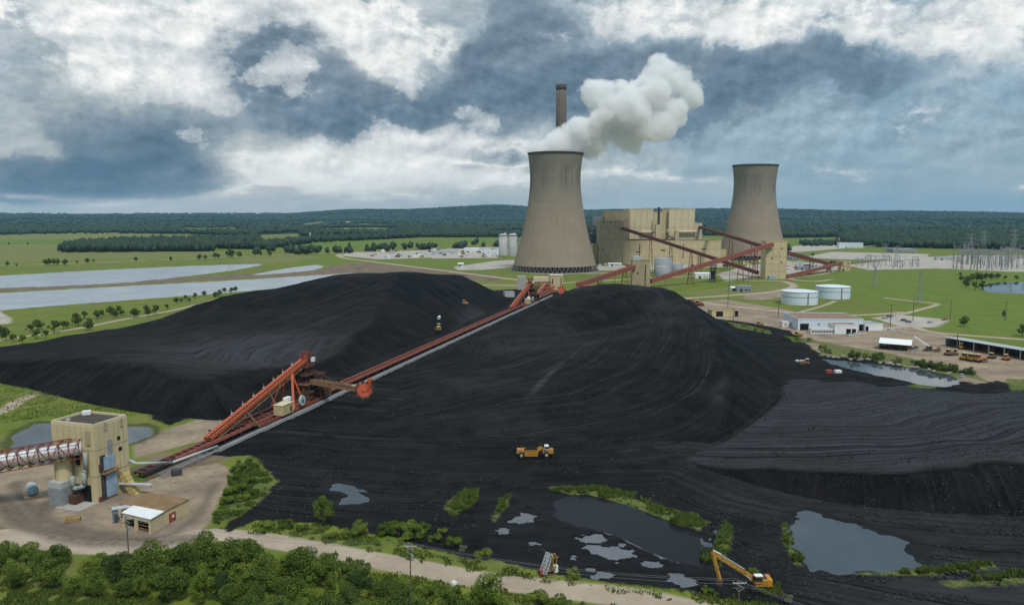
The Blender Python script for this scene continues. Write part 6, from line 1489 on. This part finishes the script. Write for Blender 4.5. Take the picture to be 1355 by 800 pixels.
mb = MB(); mb.add([(-3.3, -1.5, .6), (.9, -1.5, .45), (1.3, -1.5, 2.6), (-3.3, -1.5, 2.7), (-3.3, 1.5, .6), (.9, 1.5, .45), (1.3, 1.5, 2.6), (-3.3, 1.5, 2.7)], [(0, 1, 2, 3), (7, 6, 5, 4), (0, 3, 7, 4), (1, 5, 6, 2), (0, 4, 5, 1)]); mb.box((-1.0, -1.55, 1.5), (4.3, .12, .18)); mb.box((-1.0, -1.55, 2.5), (4.4, .16, .2)); pp_(mb.build('bowl', mat('scraper amber', (.46, .21, .03), .6, .12, 1.0, streak=.3)), sc)
bm = bmesh.new(); bmesh.ops.create_icosphere(bm, subdivisions=3, radius=1, matrix=Matrix.Translation((-1.1, 0, 2.45)) @ Matrix.Diagonal((2.2, 1.35, .85, 1)))
me = bpy.data.meshes.new('coal_load'); bm.to_mesh(me); bm.free(); me.materials.append(mat('load coal', (.006, .006, .007), .9, .2, 2)); o = bpy.data.objects.new('coal_load', me); COL.objects.link(o); o.parent = sc
mb = MB(); mb.bar((.9, -1.2, 2.2), (2.4, -.5, 3.0), .5, .7); mb.bar((.9, 1.2, 2.2), (2.4, .5, 3.0), .5, .7); mb.bar((2.2, 0, 3.0), (3.4, 0, 2.0), .8, .8); pp_(mb.build('gooseneck', yellow, None, False, .08), sc)
mb = MB(); mb.box((-4.6, 0, 2.1), (2.4, 2.2, 1.3)); mb.box((-5.6, 0, 1.5), (.7, 1.8, .8)); pp_(mb.build('engine_box', mat('scraper orange tan', (.44, .20, .06), .6, .1, 1.0), None, False, .12), sc)
mb = MB(); mb.tube((-4.2, .6, 2.7), (-4.2, .6, 3.6), .12, 8); pp_(mb.build('exhaust', dgrey), sc)

# ------------------------------------------------------------------ dozers and the like: one prototype, copied
def dozer(loc, rz, lb, body=yellow, s=1.0, grp=None):
    r = thing('bulldozer', lb, 'bulldozer', loc, grp, rz); r.scale = (s,) * 3
    for y in (-1.25, 1.25):
        mb = MB(); mb.add([(-2.3, y - .3, .45), (-1.8, y - .3, 0), (1.8, y - .3, 0), (2.4, y - .3, .5), (1.9, y - .3, 1.05), (-1.8, y - .3, 1.1), (-2.3, y + .3, .45), (-1.8, y + .3, 0), (1.8, y + .3, 0), (2.4, y + .3, .5), (1.9, y + .3, 1.05), (-1.8, y + .3, 1.1)],
                          [(0, 1, 2, 3, 4, 5), (11, 10, 9, 8, 7, 6)] + [(i, i + 6, (i + 1) % 6 + 6, (i + 1) % 6) for i in range(6)]); pp_(mb.build('track', rubber), r)
    mb = MB(); mb.box((1.0, 0, 1.55), (2.4, 1.5, 1.3)); pp_(mb.build('hood', body, None, False, .1), r)
    mb = MB(); mb.box((-1.0, 0, 1.2), (2.0, 1.9, .9)); pp_(mb.build('body', body, None, False, .1), r)
    mb = MB(); mb.box((-.7, 0, 2.5), (1.5, 1.6, 1.4)); c = pp_(mb.build('cab', body, None, False, .08), r)
    mb = MB(); mb.box((-.7, 0, 2.6), (1.54, 1.64, .75)); pp_(mb.build('window', glass_d), c)
    mb = MB(); mb.box((-.7, 0, 3.27), (1.8, 1.9, .14)); pp_(mb.build('cab_roof', cream2), c)
    mb = MB(); mb.add([(2.9, -1.9, .1), (2.9, 1.9, .1), (2.7, 1.9, .8), (2.7, -1.9, .8), (3.0, -1.9, 1.5), (3.0, 1.9, 1.5), (2.6, -1.9, .1), (2.6, 1.9, .1), (2.55, 1.9, .8), (2.55, -1.9, .8), (2.8, -1.9, 1.5), (2.8, 1.9, 1.5)],
                      [(0, 1, 2, 3), (3, 2, 5, 4), (7, 6, 9, 8), (8, 9, 10, 11), (4, 5, 11, 10), (1, 0, 6, 7), (0, 3, 9, 6), (3, 4, 10, 9), (2, 1, 7, 8), (5, 2, 8, 11)]); pp_(mb.build('blade', rusttan), r)
    mb = MB()
    for y in (-1.6, 1.6): mb.bar((0, y, .6), (2.7, y, .6), .22, .3)
    pp_(mb.build('push_arm', body), r); return r
def ontop(px, py, dguess=None):
    """point on the visible pile surface along a line of sight"""
    r = ray(px, py); t_ = 100.0
    while t_ < 900:
        x, y, z = r.x * t_, r.y * t_, HC + r.z * t_
        if z <= surf(x, y): return Vector((x, y, surf(x, y)))
        t_ += .5
    return P(px, py)
q = ontop(580.5, 436); dozer(q, -1.7, 'yellow bulldozer pushing coal down the left heap face', mat('dozer lemon', (.62, .46, .04), .5, .1, 1.0), 1.15)
q = ontop(581, 423); wt_ = thing('water_truck', 'small white tank truck behind the bulldozer on the left heap', 'truck', q, None, -1.6)
for x in (-1.6, 1.7):
    for y in (-.95, .95): wheel(wt_, x, y, .5, .4)
mb = MB(); mb.tube((-2.6, 0, 1.75), (.9, 0, 1.75), .95, 16); pp_(mb.build('tank', white, None, True), wt_)
mb = MB(); mb.box((1.9, 0, 1.5), (1.5, 1.9, 1.7)); pp_(mb.build('cab', bluewhite, None, False, .15), wt_); mb = MB(); mb.box((-.2, 0, .75), (5.2, 1.0, .3)); pp_(mb.build('chassis', dgrey), wt_)
mb = MB(); mb.box((2.62, 0, 1.8), (.1, 1.6, .7)); pp_(mb.build('windscreen', glass_d), wt_)
q = ontop(615, 403); dozer(q, .3, 'small orange bulldozer high on the left heap near its crest', mat('dozer orange', (.5, .2, .06), .6, .1, 1.0), 1.0)

# rusty pump rig on the verge
q = P(724, 760); pu = thing('pump_rig', 'rusty skid mounted pump rig with a leaning yellow ladder frame', 'pump', (q.x, q.y, 0), None, .35)
mb = MB()
for y in (-.8, .8): mb.bar((-2.0, y, .35), (2.2, y, .35), .25, .3)
pp_(mb.build('skid', rust), pu)
mb = MB(); mb.box((-1.2, 0, 1.0), (1.5, 1.3, 1.1)); pp_(mb.build('engine', redst, None, False, .1), pu)
mb = MB(); mb.tube((-.2, 0, 1.0), (.7, 0, 1.0), .55, 14); pp_(mb.build('pump_casing', rusttan, None, True), pu)
mb = MB(); mb.truss((-.6, 0, .5), (1.0, .2, 4.6), 1.5, .9, 6, .1); pp_(mb.build('ladder_frame', lgrey), pu)
mb = MB()
for y in (-.8, .8): mb.bar((1.4, y, .4), (2.0, y, 4.2), .16); mb.bar((1.4, y, .4), (.9, y, 4.2), .12)
mb.bar((.7, -.9, 4.2), (2.4, -.9, 4.2), .14); mb.bar((.7, .9, 4.2), (2.4, .9, 4.2), .14); mb.bar((2.0, -.9, 4.2), (2.0, .9, 4.2), .14); pp_(mb.build('yellow_frame', yellow), pu)
mb = MB()
for a, b2 in zip([(.7, 0, 1.3), (.9, .4, 3.6), (.6, 1.4, 4.6), (-.4, 2.6, 4.9)], [(.9, .4, 3.6), (.6, 1.4, 4.6), (-.4, 2.6, 4.9), (-.6, 3.4, 4.0)]): mb.tube(a, b2, .14, 8)
pp_(mb.build('hose', dgrey, None, True), pu)
mb = MB(); mb.box((2.0, 0, 1.2), (.9, 1.0, 1.5)); pp_(mb.build('panel_box', white), pu)

# ------------------------------------------------------------------ cars and trucks
def car(loc, rz, col_, lb, grp=None, kind='car'):
    cm = mat('car paint ' + col_[0], col_[1], .35, .03, 1.0, spec=.5); r = thing('pickup_truck' if kind == 'pickup' else 'parked_car', lb, 'pickup' if kind == 'pickup' else 'car', loc, grp, rz)
    for x in (-1.4, 1.4):
        for y in (-.8, .8): wheel(r, x, y, .34, .24)
    mb = MB(); mb.add([(-2.3, -.9, .45), (2.3, -.9, .4), (2.25, -.88, .85), (1.1, -.88, 1.0), (-2.3, -.88, 1.0), (-2.3, .9, .45), (2.3, .9, .4), (2.25, .88, .85), (1.1, .88, 1.0), (-2.3, .88, 1.0)], [(0, 1, 2, 3, 4), (9, 8, 7, 6, 5), (0, 5, 6, 1), (1, 6, 7, 2), (2, 7, 8, 3), (3, 8, 9, 4), (4, 9, 5, 0)]); pp_(mb.build('body', cm), r)
    x0, x1 = (-.3, 1.0) if kind == 'pickup' else (-1.9, .9)
    mb = MB(); mb.add([(x0, -.85, 1.0), (x1, -.85, 1.0), (x1 - .55, -.7, 1.55), (x0 + .25, -.7, 1.55), (x0, .85, 1.0), (x1, .85, 1.0), (x1 - .55, .7, 1.55), (x0 + .25, .7, 1.55)], [(0, 1, 2, 3), (7, 6, 5, 4), (1, 5, 6, 2), (0, 3, 7, 4)]); cb2 = pp_(mb.build('cabin', glass_d), r)
    mb = MB(); mb.box(((x0 + x1) / 2 - .12, 0, 1.57), (x1 - x0 - .75, 1.42, .06)); pp_(mb.build('roof', cm), cb2); return r
WHT, SIL, RED, BLU, BLK, GRN = ('white', (.7, .7, .7)), ('silver', (.42, .43, .45)), ('red', (.38, .035, .03)), ('blue', (.06, .10, .2)), ('black', (.02, .02, .022)), ('mint', (.50, .62, .48))
for px, py, rz, c, lb, k in [(1171, 422, .2, SIL, 'silver car at the left end of the gravel car park', 'car'), (1177, 419.5, .2, BLU, 'dark blue car behind the silver car in the gravel car park', 'car'), (1184, 418, .3, WHT, 'white car at the back corner of the gravel car park', 'car'), (1196, 424.5, .1, BLK, 'black car alone at the middle of the gravel car park', 'car'),
                             (1202, 426.5, .1, BLU, 'dark blue pickup in the middle of the gravel car park', 'pickup'), (1231, 427.5, .2, SIL, 'silver car toward the right end of the gravel car park', 'car'), (1250, 423.5, .1, RED, 'red pickup at the right end of the gravel car park', 'pickup'),
                             (1178, 437, .3, WHT, 'white car on the dirt just below the gravel car park', 'car'), (1193, 438.5, .2, GRN, 'pale mint pickup on the dirt below the gravel car park', 'pickup'), (1125, 444.5, .4, WHT, 'white car leftmost before the white workshop wing', 'car'), (1132, 443.5, .4, WHT, 'white car between two others before the white workshop wing', 'car'), (1140, 442.5, .4, WHT, 'white pickup rightmost before the white workshop wing', 'pickup'),
                             (1211, 461, .5, BLU, 'dark blue pickup beside the crane truck', 'pickup')]:
    car(P(px, py), rz, c, lb, 'cars parked round the workshop', k)
def boxtruck(loc, rz, lb, cargo, cab=white):
    r = thing('truck', lb, 'truck', loc, None, rz)
    for x in (-2.4, -1.4, 2.6):
        for y in (-1, 1): wheel(r, x, y, .5, .35)
    mb = MB(); mb.box((0, 0, .85), (7, 1.0, .3)); pp_(mb.build('chassis', dgrey), r)
    mb = MB(); mb.box((2.8, 0, 1.9), (1.7, 2.2, 2.0)); c = pp_(mb.build('cab', cab, None, False, .15), r); mb = MB(); mb.box((3.62, 0, 2.2), (.1, 1.9, .8)); pp_(mb.build('windscreen', glass_d), c)
    mb = MB(); mb.box((-1.0, 0, 2.2), (4.8, 2.3, 2.4)); pp_(mb.build('cargo_box', cargo, None, False, .05), r); return r
boxtruck(P(1170, 459.5), -.45, 'white flat nosed truck parked before the open white roofed shed', white)
q = P(1233, 465); cr_ = thing('crane_truck', 'crane truck with a pale raised lattice boom in the dirt yard', 'crane truck', (q.x, q.y, 0), None, -.35)
for x in (-3, -1.8, 2.4):
    for y in (-1.1, 1.1): wheel(cr_, x, y, .55, .4)
mb = MB(); mb.box((0, 0, 1.1), (9, 2.4, .6)); pp_(mb.build('chassis', rust), cr_); mb = MB(); mb.box((3.6, 0, 2.1), (1.6, 2.2, 1.7)); pp_(mb.build('cab', rusttan, None, False, .1), cr_)
mb = MB(); mb.box((-1.5, 0, 2.3), (3, 2.2, 1.6)); pp_(mb.build('crane_house', dgrey, None, False, .1), cr_); mb = MB(); mb.bar((-1.5, 0, 3.0), (-9.5, 2, 8.2), .9, .9); pp_(mb.build('boom', white), cr_)
# yard of retired yellow machines
GM = 'retired yellow machines in the dirt yard'
for px, py, rz, lb, b_, s in [(1256, 470, .3, 'rusty dozer rightmost of those before the crane truck', rusttan, 1.1), (1262, 469, 2.5, 'yellow dozer just right of the crane truck', yellow, 1.0), (1277, 476, .6, 'large yellow dozer at the left of the machine row', yellow, 1.25), (1286, 477.5, .5, 'yellow dozer second in the machine row', yellow, 1.3), (1295, 478.5, .4, 'amber dozer at the right end of the machine row', mat('dozer orange', (.5, .2, .06)), 1.3),
                              (1272, 461.5, 1.0, 'yellow dozer parked under the left end of the long shed', yellow, 1.1), (1055, 445, .3, 'small yellow dozer at the grass below the workshop', yellow, 1.0), (1004, 431, .6, 'yellow dozer on the black ground left of the workshop', yellow, 1.0), (1066, 482.5, 2.8, 'tan and white dozer by the drainage cut', rusttan, 1.0), (1312, 474, .7, 'dusty tan dozer under the middle of the long shed', rusttan, 1.0), (1331, 476, .7, 'rusty dozer under the right half of the long shed', mat('dozer orange', (.5, .2, .06)), 1.0)]:
    dozer(P(px, py), rz, lb, b_, s, GM)
q = P(1103, 493.5); bg_ = thing('pump_barge', 'red and white pump skid on the black bank below the drainage cut', 'pump', (q.x, q.y, 0), None, .1)
mb = MB(); mb.box((-2.6, 0, .9), (3.0, 2.0, 1.6)); pp_(mb.build('engine', redbright, None, False, .1), bg_); mb = MB(); mb.box((2.2, 0, .9), (3.4, 2.0, 1.4)); pp_(mb.build('tank', white, None, False, .1), bg_); mb = MB(); mb.box((0, 0, .15), (9, 2.2, .3)); pp_(mb.build('skid', rust), bg_)
q = P(1058, 478.5); ws = thing('work_skiff', 'small white skiff lying beside the tan and white dozer', 'boat', (q.x, q.y, 0), None, -.2)
mb = MB(); mb.add([(-2, -.7, .1), (1.4, -.7, .1), (2.6, 0, .3), (1.4, .7, .1), (-2, .7, .1), (-2.1, -.95, .9), (1.5, -.95, .95), (3.0, 0, 1.1), (1.5, .95, .95), (-2.1, .95, .9)], [(4, 3, 2, 1, 0)] + [(i, (i + 1) % 5, 5 + (i + 1) % 5, 5 + i) for i in range(5)] + [(5, 6, 7, 8, 9)]); pp_(mb.build('hull', white), ws)
mb = MB(); mb.box((0, 0, 1.05), (.5, 1.7, .12)); pp_(mb.build('thwart', wood_m), ws)

# ------------------------------------------------------------------ sheds and yard buildings at the right
def house(label, name, x0, x1, yb, yt, dep, wallm, roofm, rz=0.0, doors=(), wins=(), gable=0.0, grp=None, cat='building', over=.5):
    q = P((x0 + x1) / 2, yb); w_ = (x1 - x0) * q.y / FPX; h = PD(x0, yt, q.y).z; r = thing(name, label, cat, (q.x, q.y, 0), grp, rz)
    mb = MB(); mb.box((0, dep / 2, h / 2), (w_, dep, h)); o = pp_(mb.build('wall', wallm), r)
    mb = MB()
    if gable: mb.add([(-w_ / 2 - over, -over, h), (w_ / 2 + over, -over, h), (w_ / 2 + over, dep / 2, h + gable), (-w_ / 2 - over, dep / 2, h + gable), (-w_ / 2 - over, dep + over, h), (w_ / 2 + over, dep + over, h)], [(0, 1, 2, 3), (3, 2, 5, 4), (0, 3, 4), (1, 5, 2), (0, 4, 5, 1)])
    else: mb.box((0, dep / 2, h + .2), (w_ - .6, dep - .6, .4))
    ro = pp_(mb.build('roof', roofm), r)
    if not gable:
        mb = MB()
        for s in (-1, 1): mb.bar((s * w_ / 2, -.15, h + .3), (s * w_ / 2, dep + .15, h + .3), .3, .8); mb.bar((-w_ / 2, dep / 2 + s * dep / 2, h + .3), (w_ / 2, dep / 2 + s * dep / 2, h + .3), .3, .8)
        pp_(mb.build('parapet', wallm), r)
    for u, dw, dh, m in doors: mb = MB(); mb.box((w_ * (u - .5), -.08, dh / 2), (dw, .2, dh)); pp_(mb.build('door', m), r)
    for u, z, ww, wh in wins: mb = MB(); mb.box((w_ * (u - .5), -.08, z), (ww, .2, wh)); pp_(mb.build('window', glass_d), r)
    return r
wk = house('long white workshop with a rusty gravel roof and dark bay door', 'workshop', 1056, 1141, 437, 423, 34, bluewhite, rustroof, -.06, ((.10, 5.8, 4.6, black_), (.97, 2.6, 4.4, black_)), ((.5, 4.4, 1.0, 1.0), (.32, 4.4, 1.0, 1.0)))
house('white workshop wing with rusty roof and two dark doors', 'workshop_wing', 1104, 1134, 442, 430.5, 11, white, rustroof, -.02, ((.62, 3.0, 3.6, black_), (.86, 2.6, 3.6, black_)))
house('low white lean to with a row of windows against the workshop front', 'office', 1073, 1105, 441.5, 435.5, 5, white, lgrey, -.04, (), tuple((.08 + .12 * k, 1.6, 1.4, 1.1) for k in range(8)))
house('white flat roofed block at the right end of the workshop', 'workshop_block', 1143, 1169, 437.5, 429.5, 12, white, grey, .15, ((.12, 2.2, 3.2, black_),))
house('white office trailer left of the workshop', 'office_trailer', 1035, 1056, 432.5, 426.5, 4, white, lgrey, 0, ((.8, 1.0, 2.2, grey),), ((.2, 1.8, 1.2, .9), (.5, 1.8, 1.2, .9)))
house('beige garage with dark bay at the foot of the great heap', 'garage', 941, 979, 418.5, 411, 9, cream, brownroof, .12, ((.28, 5.5, 4.0, black_), (.9, 3.0, 4.2, black_)))
mch = dozer(P(924, 404.5), .2, 'dark red machine half hidden behind the great heap', redbright, 1.5); dozer(P(914, 402.5), .4, 'rusty machine left of the dark red one behind the great heap', rust, 1.4)
# gabled white-roofed open shed
q = P(1163, 462); gs = thing('open_shed', 'open ended tan shed with a bright white gable roof', 'shed', (q.x, q.y, 0), None, -.55)
mb = MB(); mb.add([(-.2, -.6, 4.0), (17, -.6, 4.0), (17, 5, 6.4), (-.2, 5, 6.4), (-.2, 10.6, 4.0), (17, 10.6, 4.0), (-.2, -.6, 3.8), (17, -.6, 3.8), (17, 5, 6.2), (-.2, 5, 6.2), (-.2, 10.6, 3.8), (17, 10.6, 3.8)], [(0, 1, 2, 3), (3, 2, 5, 4), (7, 6, 9, 8), (8, 9, 10, 11), (0, 6, 7, 1), (4, 5, 11, 10), (0, 3, 9, 6), (3, 4, 10, 9), (2, 1, 7, 8), (5, 2, 8, 11)]); pp_(mb.build('roof', mat('bright roof', (.74, .75, .75), .5, .04, .5)), gs)
mb = MB(); mb.box((8.4, 10, 1.9), (16.4, .25, 3.8)); mb.box((.2, 5, 1.9), (.25, 9.7, 3.8)); pp_(mb.build('wall', rusttan), gs)
for x in (.3, 5.6, 11, 16.4): mb = MB(); mb.bar((x, 0, 0), (x, 0, 3.8), .3); pp_(mb.build('post', rust), gs)
mb = MB(); mb.box((8.4, 6, .9), (13, 3, 1.6)); pp_(mb.build('stored_goods', dgrey), gs)
# long open-front machine shed
A_ = P(1252, 458); B_ = P(1420, 488); dv = Vector((B_.x - A_.x, B_.y - A_.y, 0)); L = dv.length; rz = math.atan2(dv.y, dv.x)
ls = thing('machine_shed', 'long open fronted machine shed with a grey metal roof at the right edge', 'shed', (A_.x, A_.y, 0), None, rz)
mb = MB(); mb.add([(-1, -1.2, 5.6), (L, -1.2, 5.6), (L, 15, 4.2), (-1, 15, 4.2), (-1, -1.2, 5.35), (L, -1.2, 5.35), (L, 15, 3.95), (-1, 15, 3.95)], [(0, 1, 2, 3), (7, 6, 5, 4), (0, 4, 5, 1), (1, 5, 6, 2), (2, 6, 7, 3), (3, 7, 4, 0)]); pp_(mb.build('roof', lgrey), ls)
mb = MB(); mb.box((L / 2, 14.6, 1.95), (L, .25, 3.9)); mb.box((-.5, 7, 2.3), (.25, 15, 4.4)); pp_(mb.build('back_wall', grey), ls)
for i in range(9): mb = MB(); mb.bar((i * L / 8, -.6, 0), (i * L / 8, -.6, 5.3), .4); pp_(mb.build('post', lgrey), ls)
rnd = random.Random(8)
for i in range(7):
    mb = MB(); x = 4 + i * (L - 6) / 7; mb.box((x, 9 + rnd.uniform(-2, 2), 1.2), (rnd.uniform(3, 6), 3.5, 2.4)); mb.box((x + .6, 9, 2.7), (1.6, 2, .8)); mb.bar((x - 1, 7, 2), (x + 2, 6, .6), .4)
    o = mb.build('farm_implement', rnd.choice([rust, redst, dgrey, rusttan]))
    o.location = ls.location; o.rotation_euler = (0, 0, rz); tag(o, 'dark rusty machine stored deep inside the long machine shed', 'machine', 'machines stored in the long shed')
# power poles about the yard
GY = 'timber poles about the workshop yard'
for px, yb, yt, lb in [(963, 407, 377, 'thin timber pole behind the beige garage'), (970, 430, 408, 'short timber pole before the beige garage'), (1030, 418, 402, 'thin pole left of the office trailer'), (1178, 432, 402, 'thin pole at the edge of the gravel car park'), (1208, 424, 396, 'thin pole in the middle of the gravel car park'), (1257, 425, 398, 'thin pole at the right corner of the gravel car park'), (1330, 424, 398, 'thin pole far up in the bright meadow'),
                       (1266, 462, 442, 'pole rising at the left end of the long shed'), (965, 378, 348, 'thin pole near the right foot of the long gallery'), (880, 381, 362, 'thin pole on the grass right of the narrow tower'), (813, 384, 364, 'thin pole behind the great heap crest'), (990, 385, 366, 'thin pole on the grass below the tallest transfer tower')]:
    q = P(px, yb); r = thing('timber_pole', lb, 'pole', (q.x, q.y, 0), GY); h = PD(px, yt, q.y).z
    mb = MB(); mb.tube((0, 0, -.2), (0, 0, h), .28, 8, .2); pp_(mb.build('shaft', wood_m), r); mb = MB(); mb.bar((-1.3, 0, h - .7), (1.3, 0, h - .7), .2); pp_(mb.build('crossarm', wood_m), r)
# ------------------------------------------------------------------ far sheds, lay-down yard, farmsteads
GF = 'far low buildings'
FB = [(455, 463, 296, 293.5, white, 'white farm barn before the wooded hill'), (345, 355, 322, 318.5, white, 'small white barn at the edge of the left wood'), (368, 381, 300, 297.5, white, 'long white barn far behind the left wood'), (405, 411, 312, 309, white, 'tiny white house between the left woods'),
      (575, 605, 336, 331.5, lgrey, 'long pale shed at the left of the lay down yard'), (614, 634, 334, 329, white, 'white domed roof shed in the lay down yard'), (640, 660, 336, 331, bluewhite, 'pale blue shed beside the twin silos'), (606, 613, 374.5 - 22, 349, white, 'tiny white hut on the grass before the lay down yard'), (560, 572, 329, 326, cream2, 'cream block behind the lay down yard'),
      (1111, 1141, 328, 321.5, bluewhite, 'long pale low building beyond the farther cooling tower'), (1108, 1118, 320, 315, cream2, 'cream block behind the long pale low building'), (1280, 1289, 304, 300, white, 'white farmhouse deep in the right woods'), (1240, 1262, 344, 340, lgrey, 'pale hall left of the far right switchyard'), (1180, 1216, 334, 329.5, grey, 'dark low sheds behind the small switchyard'),
      (968, 976, 385, 381, white, 'tiny white hut on the grass below the long gallery'), (975, 995, 386, 379, grey, 'grey transformer bank beside the tiny white hut'), (1055, 1075, 357, 353, grey, 'grey block among the cars behind the tallest transfer tower'), (920, 940, 368, 362, white, 'white flat store under the long gallery'), (1040, 1060, 343, 336, grey, 'grey shed behind the tallest transfer tower'),
      (600, 615, 292, 289.6, white, 'white barn on the slope of the wooded hill'), (660, 668, 298, 295, white, 'white house under the wooded hill'), (805, 822, 352, 349, white, 'white low hut at the foot of the coal tower')]
for x0, x1, yb, yt, m, lb in FB:
    house(lb, 'low_building', x0, x1, yb, yt, max(8, (x1 - x0) * P(x0, yb).y / FPX * .4), m, lgrey if m is not white else white, rnd.uniform(-.25, .25), ((.3, 3, 3, dgrey),), ((.6, 2, 2, 1.2), (.8, 2, 2, 1.2)), (1.5 if m is white else 0), GF)
house('grey tin shed between the left heap end and the distant reclaimer', 'tin_shed', 668, 681, 393, 387, 8, lgrey, grey, .2)
GK = 'low stores at the foot of the boiler houses'
for i in range(34):
    q = P(rnd.choice([rnd.uniform(782, 850), rnd.uniform(905, 1008), rnd.uniform(1045, 1108)]), rnd.uniform(345, 353)); m = rnd.choice([white, lgrey, rusttan, dgrey, cream2, redst]); mb = MB(); s = rnd.uniform(4, 10); mb.box((0, 0, 1.7), (s, rnd.uniform(3, 6), 3.4)); mb.box((0, 0, 3.55), (s * .7, 2.5, .3)); o = mb.build('store_hut', m); o.location = (q.x, q.y, 0); o.rotation_euler = (0, 0, rnd.uniform(-.3, .3)); tag(o, 'small low store or hut in the clutter at the foot of the boiler houses', 'hut', GK)
GC = 'stored crates of the lay down yard'
cm_ = [white, lgrey, bluepan, rusttan, grey, dgrey]
for i in range(60):
    q = P(rnd.uniform(490, 668), rnd.uniform(330, 341)); m = rnd.choice(cm_); mb = MB(); s = rnd.uniform(4, 9); mb.box((0, 0, 1.4), (s, rnd.uniform(3, 5), 2.8)); mb.box((0, 0, 2.9), (s * .9, 2.5, .2)); o = mb.build('shipping_container', m); o.location = (q.x, q.y, 0); o.rotation_euler = (0, 0, rnd.uniform(-.4, .4))
    tag(o, 'stored box or container in the far lay down yard', 'container', GC)
for i in range(46):
    q = P(rnd.uniform(1042, 1098), rnd.uniform(351, 357)); car_m = rnd.choice([WHT, SIL, RED, BLU, BLK]); mb = MB(); mb.box((0, 0, .75), (4.6, 1.8, .9)); mb.add([(-1.6, -.8, 1.2), (1, -.8, 1.2), (.5, -.7, 1.7), (-1.3, -.7, 1.7), (-1.6, .8, 1.2), (1, .8, 1.2), (.5, .7, 1.7), (-1.3, .7, 1.7)], [(0, 1, 2, 3), (7, 6, 5, 4), (3, 2, 6, 7), (1, 5, 6, 2), (0, 3, 7, 4)])
    o = mb.build('parked_car', mat('car paint ' + car_m[0], car_m[1])); o.location = (q.x, q.y, 0); o.rotation_euler = (0, 0, rnd.choice([.1, 1.6]) + rnd.uniform(-.1, .1)); tag(o, 'car in the crowded staff car park behind the tallest transfer tower', 'car', 'cars of the staff car park')
# pale rocks along the channel bank and puddle posts
GRK = 'pale rocks on the bank of the drainage cut'
for i in range(46):
    f = rnd.random(); a, b2 = ((1082, 470), (1275, 498)); q = P(a[0] + (b2[0] - a[0]) * f, a[1] + (b2[1] - a[1]) * f + rnd.uniform(-2, 1.5) - 3 * math.sin(f * 3.14)); rock((q.x, q.y, .2), (rnd.uniform(.6, 1.6), rnd.uniform(.5, 1.2), rnd.uniform(.4, .9)), 'pale rock on the scrubby bank of the drainage cut', mat('bank rock', (.34, .31, .26), .9, .2, 1.0))
    bpy.context.scene.collection.objects[-1]['group'] = GRK
GSC = 'low shrubs on the bank of the drainage cut'
for i in range(26):
    f = rnd.random(); q = P(1085 + 200 * f, 465 + 31 * f + rnd.uniform(-2, 2)); plant(rnd.choice(['bush', 'bush2', 'grey']), (q.x, q.y), rnd.uniform(.7, 1.3), 'low olive shrub on the bank of the drainage cut', GSC)
for px, py, s in ((945, 426, .8), (960, 428, .8), (985, 432, .9), (1000, 438, .8), (1010, 440, .8), (1040, 449, .9), (1055, 450, .8), (1070, 452, .8)): plant('bush', P(px, py), s, 'small shrub on the green strip at the edge of the coal yard', 'shrubs at the coal yard edge')
# clean up the tree prototypes (never part of the place)
for r in protos.values():
    for c in list(r.children): bpy.data.objects.remove(c)
    bpy.data.objects.remove(r)
